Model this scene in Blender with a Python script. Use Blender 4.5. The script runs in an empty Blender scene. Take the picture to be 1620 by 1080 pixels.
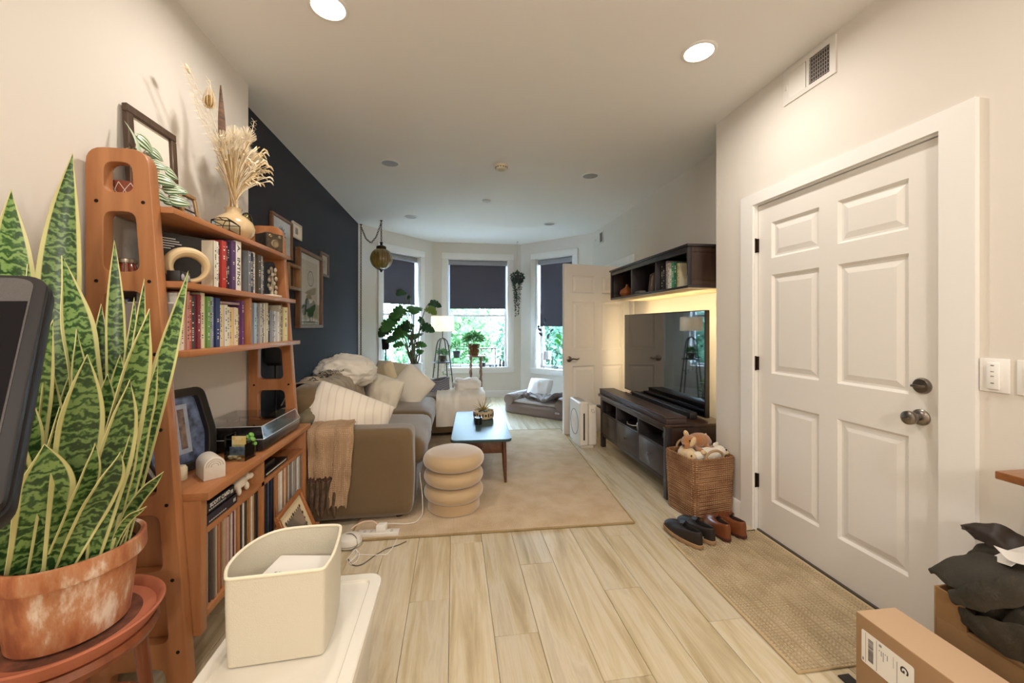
import bpy, bmesh, math, random
from mathutils import Vector, Matrix, noise
random.seed(7)
scene = bpy.context.scene
C = scene.collection
PI = math.pi
# ---------------------------------------------------------------- camera
FPX = 630.0; YAW = math.atan(92 / FPX); CAMH = 1.28; HORIZ = 514.5
cam_d = bpy.data.cameras.new('camera'); cam = bpy.data.objects.new('camera', cam_d); C.objects.link(cam)
cam_d.sensor_width = 36; cam_d.lens = 36 * FPX / 1620; cam_d.clip_start = 0.02; cam_d.clip_end = 200
cam_d.shift_y = -(540 - HORIZ) / 1620
cam.location = (0, 0, CAMH); cam.rotation_euler = (PI / 2, 0, -YAW)
scene.camera = cam
# ---------------------------------------------------------------- world, exposure
w = bpy.data.worlds.new('sky'); scene.world = w; w.use_nodes = True
bg = w.node_tree.nodes['Background']
bg.inputs[0].default_value = (0.64, 0.81, 1.0, 1); bg.inputs[1].default_value = 28.0
scene.view_settings.view_transform = 'Standard'; scene.view_settings.look = 'None'
scene.view_settings.gamma = 1; scene.view_settings.use_curve_mapping = False
scene.view_settings.exposure = 0.86
LAMP_W = 6.0            # each lit recessed downlight
LAMP_COL = (1.0, 0.935, 0.87)
FILL_GLOBE_W = 45.0  # added fill globe behind the camera
LED_E = 34.0

# ---------------------------------------------------------------- helpers
def px(pxx, pyy, x=None, y=None, z=None):
    """direction of a photo pixel met with the plane x=, y= or z= in metres"""
    u = (pxx - 810) / FPX; v = (HORIZ - pyy) / FPX
    a = math.sin(YAW) + u * math.cos(YAW); b = math.cos(YAW) - u * math.sin(YAW)
    t = x / a if x is not None else y / b if y is not None else (z - CAMH) / v
    return Vector((a * t, b * t, CAMH + v * t))

def lin(h):
    h = h.lstrip('#')
    o = []
    for i in (0, 2, 4):
        c = int(h[i:i + 2], 16) / 255
        o.append(c / 12.92 if c <= 0.04045 else ((c + 0.055) / 1.055) ** 2.4)
    return (*o, 1)

MATS = {}
def nt(name):
    m = bpy.data.materials.new(name); m.use_nodes = True
    n = m.node_tree.nodes; b = n['Principled BSDF']
    return m, n, m.node_tree.links, b

def mat(hexc, rough=.6, var=0., vs=8., bump=0., bs=60., metal=0., coat=0., sheen=0., hex2=None, stretch=(1, 1, 1), rnd=0., trans=0., emit=0., spec=.5, sss=0.):
    key = (hexc, rough, var, vs, bump, bs, metal, coat, sheen, hex2, stretch, rnd, trans, emit, spec, sss)
    if key in MATS: return MATS[key]
    m, n, l, b = nt('m_' + hexc.lstrip('#') + '_%d' % len(MATS))
    col = lin(hexc)
    b.inputs['Base Color'].default_value = col
    b.inputs['Roughness'].default_value = rough; b.inputs['Metallic'].default_value = metal
    b.inputs['Coat Weight'].default_value = coat; b.inputs['Sheen Weight'].default_value = sheen
    b.inputs['Transmission Weight'].default_value = trans; b.inputs['Specular IOR Level'].default_value = spec
    if sss:
        b.inputs['Subsurface Weight'].default_value = sss; b.inputs['Subsurface Radius'].default_value = (.02, .02, .01)
    if emit:
        b.inputs['Emission Color'].default_value = col; b.inputs['Emission Strength'].default_value = emit
    if var or bump or rnd:
        tc = n.new('ShaderNodeTexCoord'); mp = n.new('ShaderNodeMapping')
        mp.inputs['Scale'].default_value = stretch
        l.new(tc.outputs['Object'], mp.inputs['Vector'])
    if var or rnd:
        c2 = lin(hex2) if hex2 else tuple(max(0, c * (1 - 1.6 * var)) for c in col[:3]) + (1,)
        no = n.new('ShaderNodeTexNoise'); no.inputs['Scale'].default_value = vs; no.inputs['Detail'].default_value = 5
        l.new(mp.outputs[0], no.inputs['Vector'])
        mx = n.new('ShaderNodeMix'); mx.data_type = 'RGBA'
        mx.inputs[6].default_value = col; mx.inputs[7].default_value = c2
        rp = n.new('ShaderNodeMapRange'); rp.inputs[1].default_value = .3; rp.inputs[2].default_value = .7
        rp.inputs[3].default_value = 0; rp.inputs[4].default_value = min(1, var * 3) if not hex2 else 1
        l.new(no.outputs['Fac'], rp.inputs[0]); l.new(rp.outputs[0], mx.inputs[0])
        out = mx.outputs[2]
        if rnd:
            oi = n.new('ShaderNodeObjectInfo'); hs = n.new('ShaderNodeHueSaturation')
            mr = n.new('ShaderNodeMapRange'); mr.inputs[3].default_value = 1 - rnd; mr.inputs[4].default_value = 1 + rnd
            l.new(oi.outputs['Random'], mr.inputs[0]); l.new(mr.outputs[0], hs.inputs['Value'])
            l.new(out, hs.inputs['Color']); out = hs.outputs[0]
        l.new(out, b.inputs['Base Color'])
    if bump:
        n2 = n.new('ShaderNodeTexNoise'); n2.inputs['Scale'].default_value = bs; n2.inputs['Detail'].default_value = 4
        l.new(mp.outputs[0], n2.inputs['Vector'])
        bp = n.new('ShaderNodeBump'); bp.inputs['Strength'].default_value = bump; bp.inputs['Distance'].default_value = .01
        l.new(n2.outputs['Fac'], bp.inputs['Height']); l.new(bp.outputs[0], b.inputs['Normal'])
    MATS[key] = m
    return m

def wood(h1, h2, axis='Y', rough=.42, scale=9, coat=.1, bump=.05, rnd=0.):
    st = {'X': (.09, 1, 1), 'Y': (1, .09, 1), 'Z': (1, 1, .09)}[axis]
    return mat(h1, rough, var=.3, vs=scale * 4, hex2=h2, stretch=st, bump=bump, bs=scale * 14, coat=coat, rnd=rnd)

def weave(h1, h2, sx=300, rough=.95, bump=.5, kind='BANDS'):
    """woven surface: two crossed wave textures drive colour and relief"""
    key = ('weave', h1, h2, sx, bump)
    if key in MATS: return MATS[key]
    m, n, l, b = nt('m_weave_%d' % len(MATS))
    b.inputs['Roughness'].default_value = rough; b.inputs['Specular IOR Level'].default_value = .2
    tc = n.new('ShaderNodeTexCoord')
    fac = None
    for d in ('X', 'Y', 'Z'):
        wv = n.new('ShaderNodeTexWave'); wv.bands_direction = d; wv.inputs['Scale'].default_value = sx / 15
        wv.inputs['Distortion'].default_value = 1.2; wv.inputs['Detail'].default_value = 1; wv.inputs['Detail Scale'].default_value = 2
        l.new(tc.outputs['Object'], wv.inputs['Vector'])
        if fac is None: fac = wv.outputs['Fac']
        else:
            mm = n.new('ShaderNodeMath'); mm.operation = 'MULTIPLY'
            l.new(fac, mm.inputs[0]); l.new(wv.outputs['Fac'], mm.inputs[1]); fac = mm.outputs[0]
    no = n.new('ShaderNodeTexNoise'); no.inputs['Scale'].default_value = 7; l.new(tc.outputs['Object'], no.inputs['Vector'])
    ad = n.new('ShaderNodeMath'); ad.operation = 'ADD'; l.new(fac, ad.inputs[0]); l.new(no.outputs['Fac'], ad.inputs[1])
    mr = n.new('ShaderNodeMapRange'); mr.inputs[1].default_value = .35; mr.inputs[2].default_value = 1.1
    l.new(ad.outputs[0], mr.inputs[0])
    mx = n.new('ShaderNodeMix'); mx.data_type = 'RGBA'; mx.inputs[6].default_value = lin(h2); mx.inputs[7].default_value = lin(h1)
    l.new(mr.outputs[0], mx.inputs[0]); l.new(mx.outputs[2], b.inputs['Base Color'])
    bp = n.new('ShaderNodeBump'); bp.inputs['Strength'].default_value = bump; bp.inputs['Distance'].default_value = .004
    l.new(fac, bp.inputs['Height']); l.new(bp.outputs[0], b.inputs['Normal'])
    MATS[key] = m
    return m

def clear(tint='#ffffff', rough=.02, fac=1.0, gloss=1.0):
    """thin clear sheet: see-through with a Fresnel reflection"""
    key = ('clear', tint, rough, fac, gloss)
    if key in MATS: return MATS[key]
    m = bpy.data.materials.new('m_clear_%d' % len(MATS)); m.use_nodes = True
    n = m.node_tree.nodes; l = m.node_tree.links; n.clear()
    o = n.new('ShaderNodeOutputMaterial'); t = n.new('ShaderNodeBsdfTransparent'); g = n.new('ShaderNodeBsdfGlossy')
    t.inputs[0].default_value = lin(tint); g.inputs['Roughness'].default_value = rough
    f = n.new('ShaderNodeFresnel'); f.inputs[0].default_value = 1.45
    mu = n.new('ShaderNodeMath'); mu.operation = 'MULTIPLY'; mu.inputs[1].default_value = gloss; l.new(f.outputs[0], mu.inputs[0])
    x = n.new('ShaderNodeMixShader'); l.new(mu.outputs[0], x.inputs[0]); l.new(t.outputs[0], x.inputs[1]); l.new(g.outputs[0], x.inputs[2])
    l.new(x.outputs[0], o.inputs[0])
    MATS[key] = m
    return m

class MB:
    def __init__(s): s.v = []; s.f = []; s.m = []
    def add(s, vs, fs, m=0):
        k = len(s.v); s.v += [Vector(p) for p in vs]
        for f in fs: s.f.append(tuple(i + k for i in f)); s.m.append(m)
        return s
    def box(s, x0, x1, y0, y1, z0, z1, m=0, M=None):
        vs = [Vector((x, y, z)) for z in (z0, z1) for y in (y0, y1) for x in (x0, x1)]
        if M is not None: vs = [M @ p for p in vs]
        return s.add(vs, [(0, 2, 3, 1), (4, 5, 7, 6), (0, 1, 5, 4), (2, 6, 7, 3), (0, 4, 6, 2), (1, 3, 7, 5)], m)
    def cbox(s, c, sz, m=0, M=None):
        c = Vector(c); h = Vector(sz) / 2
        T = Matrix.Translation(c) @ (M.to_4x4() if M is not None else Matrix())
        return s.box(-h.x, h.x, -h.y, h.y, -h.z, h.z, m, T)
    def grid(s, P, cu=False, cv=False, m=0, capu=False, flip=False):
        """P[i][j] points; cu / cv close the loops"""
        nu = len(P); nv = len(P[0]); fs = []
        for i in range(nu - (0 if cu else 1)):
            for j in range(nv - (0 if cv else 1)):
                a, b = i * nv + j, ((i + 1) % nu) * nv + j
                c, d = ((i + 1) % nu) * nv + (j + 1) % nv, i * nv + (j + 1) % nv
                fs.append((a, d, c, b) if flip else (a, b, c, d))
        if capu:
            fs.append(tuple(range(nv)) if flip else tuple(reversed(range(nv))))
            k = (nu - 1) * nv
            fs.append(tuple(reversed(range(k, k + nv))) if flip else tuple(range(k, k + nv)))
        return s.add([p for r in P for p in r], fs, m)
    def lathe(s, prof, n=24, c=(0, 0, 0), m=0, M=None, sx=1, sy=1):
        c = Vector(c); P = []
        for r, z in prof:
            row = []
            for k in range(n):
                a = 2 * PI * k / n; p = Vector((r * math.cos(a) * sx, r * math.sin(a) * sy, z))
                row.append(c + (M @ p if M is not None else p))
            P.append(row)
        return s.grid(P, cv=True, m=m, capu=True, flip=True)
    def cyl(s, a, b, r, n=16, m=0, r2=None):
        return s.tube([a, b], [r, r if r2 is None else r2], n, m)
    def tube(s, pts, r, n=8, m=0, closed=False):
        pts = [Vector(p) for p in pts]; k = len(pts); rr = r if isinstance(r, (list, tuple)) else [r] * k
        P = []; up = Vector((0, 0, 1)); prev = None
        for i in range(k):
            if closed: t = pts[(i + 1) % k] - pts[i - 1]
            else: t = pts[min(i + 1, k - 1)] - pts[max(i - 1, 0)]
            if t.length < 1e-9: t = Vector((0, 0, 1))
            t.normalize()
            if prev is None:
                prev = t.cross(up)
                if prev.length < .05: prev = t.cross(Vector((1, 0, 0)))
            prev = prev - t * prev.dot(t)
            if prev.length < 1e-6: prev = t.cross(Vector((1, 0, 0)))
            prev.normalize(); q = t.cross(prev)
            P.append([pts[i] + (prev * math.cos(2 * PI * j / n) + q * math.sin(2 * PI * j / n)) * rr[i] for j in range(n)])
        return s.grid(P, cu=closed, cv=True, m=m, capu=not closed)
    def ball(s, c, r, n=12, m=0, M=None):
        c = Vector(c); r = Vector((r, r, r)) if not hasattr(r, '__len__') else Vector(r); P = []
        for i in range(n + 1):
            a = -PI / 2 + PI * i / n; row = []
            ca = max(math.cos(a), .002)
            for j in range(2 * n):
                t = PI * j / n; p = Vector((r.x * ca * math.cos(t), r.y * ca * math.sin(t), r.z * math.sin(a)))
                row.append(c + (M @ p if M is not None else p))
            P.append(row)
        return s.grid(P, cv=True, m=m, capu=True, flip=True)
    def prism(s, poly, d0, d1, plane='XY', m=0, M=None):
        k = len(poly); vs = []
        for d in (d0, d1):
            for a, b in poly:
                p = {'XY': (a, b, d), 'XZ': (a, d, b), 'YZ': (d, a, b)}[plane]
                vs.append(M @ Vector(p) if M is not None else Vector(p))
        fs = [tuple(reversed(range(k))), tuple(range(k, 2 * k))] + [(i, (i + 1) % k, k + (i + 1) % k, k + i) for i in range(k)]
        return s.add(vs, fs, m)

ROOTM = {}
def finish(o, parent=None, auto=False):
    C.objects.link(o)
    if parent is not None: o.parent = parent
    return o

def build(mb, name, mats, parent=None, bevel=0, seg=2, smooth=True, angle=38, local=False, sub=0, fixn=False, M=None):
    """link the collected geometry as ONE mesh object. World coordinates unless local."""
    vs = mb.v if M is None else [M @ p for p in mb.v]
    top = parent
    while top is not None and top.parent is not None: top = top.parent
    loc = None
    if not local:
        if top is not None:
            I = ROOTM[top.name].inverted(); vs = [I @ p for p in vs]
        else:
            lo = Vector((min(p.x for p in vs), min(p.y for p in vs), min(p.z for p in vs)))
            hi = Vector((max(p.x for p in vs), max(p.y for p in vs), max(p.z for p in vs)))
            loc = Vector(((lo.x + hi.x) / 2, (lo.y + hi.y) / 2, lo.z)); vs = [p - loc for p in vs]
    me = bpy.data.meshes.new(name); me.from_pydata([tuple(p) for p in vs], [], mb.f)
    if not isinstance(mats, (list, tuple)): mats = [mats]
    for m in mats: me.materials.append(m)
    me.polygons.foreach_set('material_index', [min(i, len(mats) - 1) for i in mb.m])
    if bevel or fixn:
        bm = bmesh.new(); bm.from_mesh(me)
        if fixn: bmesh.ops.recalc_face_normals(bm, faces=bm.faces)
        if bevel:
            es = [e for e in bm.edges if e.is_manifold and e.calc_face_angle(0) > .5]
            bmesh.ops.bevel(bm, geom=es, offset=bevel, segments=seg, affect='EDGES', profile=.5, clamp_overlap=True)
        bm.to_mesh(me); bm.free()
    if smooth:
        me.polygons.foreach_set('use_smooth', [True] * len(me.polygons))
        me.set_sharp_from_angle(angle=math.radians(angle))
    me.update()
    o = bpy.data.objects.new(name, me); finish(o, parent)
    if loc is not None:
        o.location = loc; ROOTM[o.name] = Matrix.Translation(loc)
    if sub:
        md = o.modifiers.new('sub', 'SUBSURF'); md.levels = sub; md.render_levels = sub
    return o

def tag(o, label=None, cat=None, group=None, kind=None):
    if label: o['label'] = label
    if cat: o['category'] = cat
    if group: o['group'] = group
    if kind: o['kind'] = kind
    return o

def thing(name, label, cat, loc=(0, 0, 0), rz=0., group=None, kind=None, rot=None):
    o = bpy.data.objects.new(name, None); C.objects.link(o); o.empty_display_size = .05
    o.location = loc; o.rotation_euler = rot if rot else (0, 0, rz)
    from mathutils import Euler
    ROOTM[o.name] = Matrix.Translation(Vector(loc)) @ Euler(rot if rot else (0, 0, rz)).to_matrix().to_4x4()
    return tag(o, label, cat, group, kind)

def struct(name, loc=(0, 0, 0)):
    return thing(name, None, None, loc, kind='structure')

def copy_tree(o, loc, rz=None, parent=None):
    c = o.copy(); C.objects.link(c); c.parent = parent
    if parent is None:
        c.location = loc
        if rz is not None: c.rotation_euler = (0, 0, rz)
    for ch in list(o.children): copy_tree(ch, ch.location, None, c)
    return c

def panel2d(outer, holes, thick, bev=.002):
    """flat board with cut-outs, in local XY, thickness along Z (curve fill turned into mesh)"""
    cu = bpy.data.curves.new('tmp', 'CURVE'); cu.dimensions = '2D'; cu.fill_mode = 'BOTH'
    cu.extrude = thick / 2 - bev; cu.bevel_depth = bev; cu.bevel_resolution = 1
    for poly in [outer] + holes:
        sp = cu.splines.new('POLY'); sp.points.add(len(poly) - 1); sp.use_cyclic_u = True
        for p, (a, b) in zip(sp.points, poly): p.co = (a, b, 0, 1)
    o = bpy.data.objects.new('tmp', cu); C.objects.link(o)
    dg = bpy.context.evaluated_depsgraph_get(); dg.update()
    me = bpy.data.meshes.new_from_object(o.evaluated_get(dg))
    bpy.data.objects.remove(o); bpy.data.curves.remove(cu)
    mb = MB(); mb.v = [v.co.copy() for v in me.vertices]; mb.f = [tuple(p.vertices) for p in me.polygons]; mb.m = [0] * len(mb.f)
    bpy.data.meshes.remove(me)
    return mb

def text_mb(s, size, bold=0.0):
    cu = bpy.data.curves.new('tmp', 'FONT'); cu.body = s; cu.size = size; cu.offset = bold; cu.extrude = .0002; cu.resolution_u = 3
    cu.align_x = 'CENTER'; cu.align_y = 'CENTER'
    o = bpy.data.objects.new('tmp', cu); C.objects.link(o)
    dg = bpy.context.evaluated_depsgraph_get(); dg.update()
    me = bpy.data.meshes.new_from_object(o.evaluated_get(dg))
    bpy.data.objects.remove(o); bpy.data.curves.remove(cu)
    mb = MB(); mb.v = [v.co.copy() for v in me.vertices]; mb.f = [tuple(p.vertices) for p in me.polygons]; mb.m = [0] * len(mb.f)
    bpy.data.meshes.remove(me)
    return mb

def xf(mb, M):
    mb.v = [M @ p for p in mb.v]; return mb

def frame_M(o, ex, ey):
    """matrix taking local x,y,z to the axes ex, ey, ex x ey at o"""
    ex = Vector(ex).normalized(); ey = Vector(ey); ey = (ey - ex * ey.dot(ex)).normalized(); ez = ex.cross(ey)
    M = Matrix((ex, ey, ez)).transposed().to_4x4(); M.translation = Vector(o); return M

def rrect(x0, x1, y0, y1, r, n=5):
    out = []
    for cx, cy, a0 in ((x1 - r, y1 - r, 0), (x0 + r, y1 - r, 90), (x0 + r, y0 + r, 180), (x1 - r, y0 + r, 270)):
        for k in range(n + 1):
            a = math.radians(a0 + 90 * k / n); out.append((cx + r * math.cos(a), cy + r * math.sin(a)))
    return out

def rpoly(pts, r, n=5):
    """polygon with rounded corners (r single or list)"""
    out = []; k = len(pts)
    for i in range(k):
        p = Vector(pts[i]); a = Vector(pts[i - 1]); b = Vector(pts[(i + 1) % k]); rr = r[i] if hasattr(r, '__len__') else r
        da = (a - p).normalized(); db = (b - p).normalized()
        A = p + da * min(rr, (a - p).length * .49); B = p + db * min(rr, (b - p).length * .49)
        for j in range(n + 1):
            t = j / n; q = A * (1 - t) ** 2 + p * 2 * t * (1 - t) + B * t * t; out.append((q.x, q.y))
    return out

def nz(x, y, z=0): return noise.noise(Vector((x, y, z)))

def cushion(sx, sy, sz, r, puff=.03, n=14, wr=.004, ws=5., seed=0, puffy=True):
    """soft rounded block centred at the origin: clamped-box rounding, crowned faces, slight wrinkles"""
    mb = MB(); H = Vector((sx, sy, sz)) / 2; idx = {}
    def vert(p):
        k = tuple(round(c, 5) for c in p)
        if k in idx: return idx[k]
        q = Vector((p.x * H.x, p.y * H.y, p.z * H.z)); inn = Vector([max(-(H[i] - r), min(H[i] - r, q[i])) for i in range(3)])
        dlt = q - inn
        if dlt.length > 1e-9: q = inn + dlt.normalized() * r
        b = Vector(p)
        q.z += puff * b.z * (1 - b.x ** 4) * (1 - b.y ** 4)
        if puffy:
            q.x += puff * .5 * b.x * (1 - b.y ** 4) * (1 - b.z ** 2); q.y += puff * .5 * b.y * (1 - b.x ** 4) * (1 - b.z ** 2)
        d = nz(q.x * ws + seed, q.y * ws, q.z * ws) * wr * 3
        nn = q.normalized() if q.length > 0 else Vector((0, 0, 1))
        q += nn * d
        idx[k] = len(mb.v); mb.v.append(q); return idx[k]
    # rounded corners need samples close to the edges
    ts = [-1 + 2 * i / n for i in range(n + 1)]
    ts = [math.copysign(1 - (1 - abs(t)) ** 1.35, t) for t in ts]
    for ax in range(3):
        for sg in (-1, 1):
            for i in range(n):
                for j in range(n):
                    q = []
                    for a, b in ((i, j), (i + 1, j), (i + 1, j + 1), (i, j + 1)):
                        p = Vector((0, 0, 0)); p[ax] = sg; p[(ax + 1) % 3] = ts[a]; p[(ax + 2) % 3] = ts[b]; q.append(vert(p))
                    mb.f.append(tuple(q) if sg > 0 else tuple(reversed(q))); mb.m.append(0)
    return mb

def pillow(w_, h_, t_, n=22, wr=.012, seed=0, corner=.05, sag=0.):
    """throw pillow in local XY, thickness along Z, pointed corners and seams"""
    mb = MB(); top = []; bot = []
    for i in range(n + 1):
        ra = []; rb = []
        for j in range(n + 1):
            u = -1 + 2 * i / n; v = -1 + 2 * j / n
            u = math.sin(u * PI / 2) * .55 + u * .45; v = math.sin(v * PI / 2) * .55 + v * .45
            th = (max(0, 1 - u * u) * max(0, 1 - v * v)) ** .56
            pin = 1 - corner * (1 - (abs(u * v)) ** 1.5) * (max(abs(u), abs(v)) ** 6) - .075 * (abs(u * v)) ** 2.5
            X = u * w_ / 2 * pin; Y = v * h_ / 2 * pin
            fold = nz(X * 7 + seed, Y * 7, seed) * wr * 1.3 - abs(nz(X * 13 + seed, Y * 6 + X * 5, seed + 4)) * wr * 1.3 + wr * .3
            z = t_ / 2 * th
            ra.append(Vector((X, Y - sag * th * (1 - v) * .5, z + fold * th ** .5 * 1.4)))
            fold2 = nz(X * 9 + seed + 30, Y * 9, seed) * wr
            rb.append(Vector((X, Y - sag * th * (1 - v) * .5, -z + fold2 * th ** .5 if 0 < th else z)))
        top.append(ra); bot.append(rb)
    mb.grid(top); mb.grid(bot, flip=True)
    bm = bmesh.new(); me = bpy.data.meshes.new('t'); me.from_pydata([tuple(p) for p in mb.v], [], mb.f); bm.from_mesh(me)
    bmesh.ops.remove_doubles(bm, verts=bm.verts, dist=.0008)
    bm.verts.ensure_lookup_table()
    out = MB(); out.v = [v.co.copy() for v in bm.verts]; out.f = [tuple(v.index for v in f.verts) for f in bm.faces]; out.m = [0] * len(out.f)
    bm.free(); bpy.data.meshes.remove(me)
    return out

def sheet(P, thick=.008, m=0):
    """closed cloth of some thickness from a grid of points"""
    nu, nv = len(P), len(P[0]); N = []
    for i in range(nu):
        r = []
        for j in range(nv):
            du = P[min(i + 1, nu - 1)][j] - P[max(i - 1, 0)][j]; dv = P[i][min(j + 1, nv - 1)] - P[i][max(j - 1, 0)]
            q = du.cross(dv); r.append(q.normalized() if q.length > 1e-9 else Vector((0, 0, 1)))
        N.append(r)
    Q = [[P[i][j] - N[i][j] * thick for j in range(nv)] for i in range(nu)]
    mb = MB(); mb.grid(P, m=m); mb.grid(Q, m=m, flip=True)
    o = nu * nv; fs = []
    for i in range(nu - 1):
        fs.append((i * nv, o + i * nv, o + (i + 1) * nv, (i + 1) * nv))
        a = i * nv + nv - 1; b = (i + 1) * nv + nv - 1; fs.append((a, b, o + b, o + a))
    for j in range(nv - 1):
        fs.append((j, j + 1, o + j + 1, o + j)); a = (nu - 1) * nv + j; fs.append((a, o + a, o + a + 1, a + 1))
    for f in fs: mb.f.append(f); mb.m.append(m)
    return mb

def resample(pts, n):
    pts = [Vector(p) for p in pts]; L = [0]
    for a, b in zip(pts, pts[1:]): L.append(L[-1] + (b - a).length)
    out = []
    for k in range(n):
        s = L[-1] * k / (n - 1); i = 0
        while i < len(L) - 2 and L[i + 1] < s: i += 1
        t = (s - L[i]) / max(L[i + 1] - L[i], 1e-9); out.append(pts[i].lerp(pts[i + 1], t))
    return out

def smooth_path(pts, n, it=3):
    q = resample(pts, n)
    for _ in range(it):
        q = [q[0]] + [(q[i - 1] + q[i] * 2 + q[i + 1]) / 4 for i in range(1, len(q) - 1)] + [q[-1]]
    return q

def drape(prof, wdir, width, nu=30, nw=26, amp=.012, fs=9., thick=.008, seed=0, taper=None, rough_end=0., sm=4):
    """cloth that follows a profile (list of points) and is `width` wide along wdir, with folds running down it"""
    pr = smooth_path(prof, nu, sm); wd = Vector(wdir).normalized(); P = []
    for i, p in enumerate(pr):
        t = (pr[min(i + 1, nu - 1)] - pr[max(i - 1, 0)]).normalized(); nrm = wd.cross(t).normalized() * -1
        if nrm.z < -.2: nrm = -nrm
        row = []
        wsc = taper(i / (nu - 1)) if taper else 1
        for j in range(nw):
            s = (j / (nw - 1) - .5); fall = min(1, i / 6) * .6 + .4
            f = nz(s * width * fs + seed, i * .05, seed) * amp * 2 * fall + nz(s * width * fs * 2.7 + seed, i * .16, seed + 3) * amp * .8
            e = 0
            if rough_end and i > nu - 4: e = nz(s * 25 + seed, 3, 1) * rough_end * (i - nu + 4) / 3
            row.append(p + wd * (s * width * wsc + nz(i * .2, s * 3, seed) * amp * .8) + nrm * (abs(f)) + t * e)
        P.append(row)
    return sheet(P, thick)

def blob(name, balls, m, parent=None, voxel=.012, smooth_it=6, tubes=(), fur=0.):
    """one continuous skin around overlapping ellipsoids (voxel remesh). balls: (centre, radii[, matrix])"""
    mb = MB()
    for b in balls: mb.ball(b[0], b[1], 8, 0, b[2] if len(b) > 2 else None)
    for pts, r in tubes: mb.tube(pts, r, 8)
    o = build(mb, name, m, parent, smooth=False, fixn=True)
    md = o.modifiers.new('skin', 'REMESH'); md.mode = 'VOXEL'; md.voxel_size = voxel; md.use_smooth_shade = True
    ms = o.modifiers.new('soft', 'SMOOTH'); ms.iterations = smooth_it; ms.factor = .6
    return o

def bez(a, b, c, d, n):
    a, b, c, d = map(Vector, (a, b, c, d)); out = []
    for i in range(n):
        t = i / (n - 1); out.append(a * (1 - t) ** 3 + b * 3 * t * (1 - t) ** 2 + c * 3 * t * t * (1 - t) + d * t ** 3)
    return out
# ================================================================ SETTING
WALL = mat('#dcd5cb', .9, bump=.04, bs=220, var=.02, vs=2)
CEIL = mat('#ebe7e1', .92, bump=.03, bs=200)
NAVY = mat('#26272f', .8, bump=.04, bs=220)
TRIM = mat('#eae7e2', .45, bump=.015, bs=40)
DOORM = mat('#e6e1da', .42, bump=.015, bs=30)
BLACK = mat('#141314', .45); CHROME = mat('#b9b4ae', .22, metal=1.); NICKEL = mat('#8d857c', .28, metal=1.)
IRON = mat('#231c17', .5, metal=.7)
HC = 2.74
P1, P2, P3, P4 = Vector((-1.36, 5.98, 0)), Vector((-.37, 7.1, 0)), Vector((1.2, 7.1, 0)), Vector((2.18, 6.05, 0))
XL, XD, XR, XT = -1.238, -1.36, 1.88, 2.18      # white wall, navy wall, entry-door wall, television wall
YB = -2.6

def plank_mat():
    m, n, l, b = nt('m_plank')
    tc = n.new('ShaderNodeTexCoord'); oi = n.new('ShaderNodeObjectInfo'); mp = n.new('ShaderNodeMapping'); mp.inputs['Scale'].default_value = (11, .9, 1)
    cx = n.new('ShaderNodeCombineXYZ'); mu = n.new('ShaderNodeMath'); mu.operation = 'MULTIPLY'; mu.inputs[1].default_value = 60
    l.new(oi.outputs['Random'], mu.inputs[0]); l.new(mu.outputs[0], cx.inputs[0]); l.new(mu.outputs[0], cx.inputs[1])
    va = n.new('ShaderNodeVectorMath'); l.new(tc.outputs['Object'], mp.inputs[0]); l.new(mp.outputs[0], va.inputs[0]); l.new(cx.outputs[0], va.inputs[1])
    no = n.new('ShaderNodeTexNoise'); no.inputs['Scale'].default_value = 1.3; no.inputs['Detail'].default_value = 7; no.inputs['Roughness'].default_value = .62
    no.inputs['Distortion'].default_value = .5
    l.new(va.outputs[0], no.inputs['Vector'])
    cr = n.new('ShaderNodeValToRGB'); e = cr.color_ramp.elements
    e[0].position = .27; e[0].color = lin('#a8997a'); e[1].position = .74; e[1].color = lin('#ded4c4')
    for p, h in ((.39, '#bfae90'), (.48, '#cfc0a2'), (.55, '#d8ccb5'), (.63, '#c9bba2')):
        k = e.new(p); k.color = lin(h)
    l.new(no.outputs['Fac'], cr.inputs[0])
    hs = n.new('ShaderNodeHueSaturation'); mr = n.new('ShaderNodeMapRange'); mr.inputs[3].default_value = .86; mr.inputs[4].default_value = .98
    hs.inputs['Saturation'].default_value = 1.12
    l.new(oi.outputs['Random'], mr.inputs[0]); l.new(mr.outputs[0], hs.inputs['Value']); l.new(cr.outputs[0], hs.inputs['Color'])
    l.new(hs.outputs[0], b.inputs['Base Color'])
    b.inputs['Roughness'].default_value = .36; b.inputs['Specular IOR Level'].default_value = .45
    bp = n.new('ShaderNodeBump'); bp.inputs['Strength'].default_value = .06; bp.inputs['Distance'].default_value = .004
    l.new(no.outputs['Fac'], bp.inputs['Height']); l.new(bp.outputs[0], b.inputs['Normal'])
    return m
PLANK = plank_mat()

fl = MB(); fl.prism([(-2.0, YB - .3), (2.8, YB - .3), (2.8, 6.2), (1.3, 7.45), (-.5, 7.45), (-1.9, 6.2)], -.12, -.0125)
floor = build(fl, 'floor', mat('#5d5140', .8)); tag(floor, kind='structure')
def ymax(x):
    if x < P2.x: return P1.y + (x - P1.x) / (P2.x - P1.x) * (P2.y - P1.y)
    if x > P3.x: return P3.y + (x - P3.x) / (P4.x - P3.x) * (P4.y - P3.y)
    return 7.1
W_ = .185
k = 0
for i in range(-10, 11):
    x0 = .35 + i * W_; x1 = x0 + W_
    if x1 < XD - .02 or x0 > XT + .1: continue
    ye = min(7.12, max(ymax(x0), ymax(x1)) + .03); y = -.9 + (i * .47) % 1.2 - .6
    while y < ye:
        y1 = min(y + 1.2, ye)
        if y1 - y > .05 and y1 > .35:
            mb = MB(); mb.box(x0 + .0007, x1 - .0007, y + .0007, y1 - .0007, -.0122, 0)
            build(mb, 'plank', PLANK, floor, bevel=.0012, seg=1)
        y = y1
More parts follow.
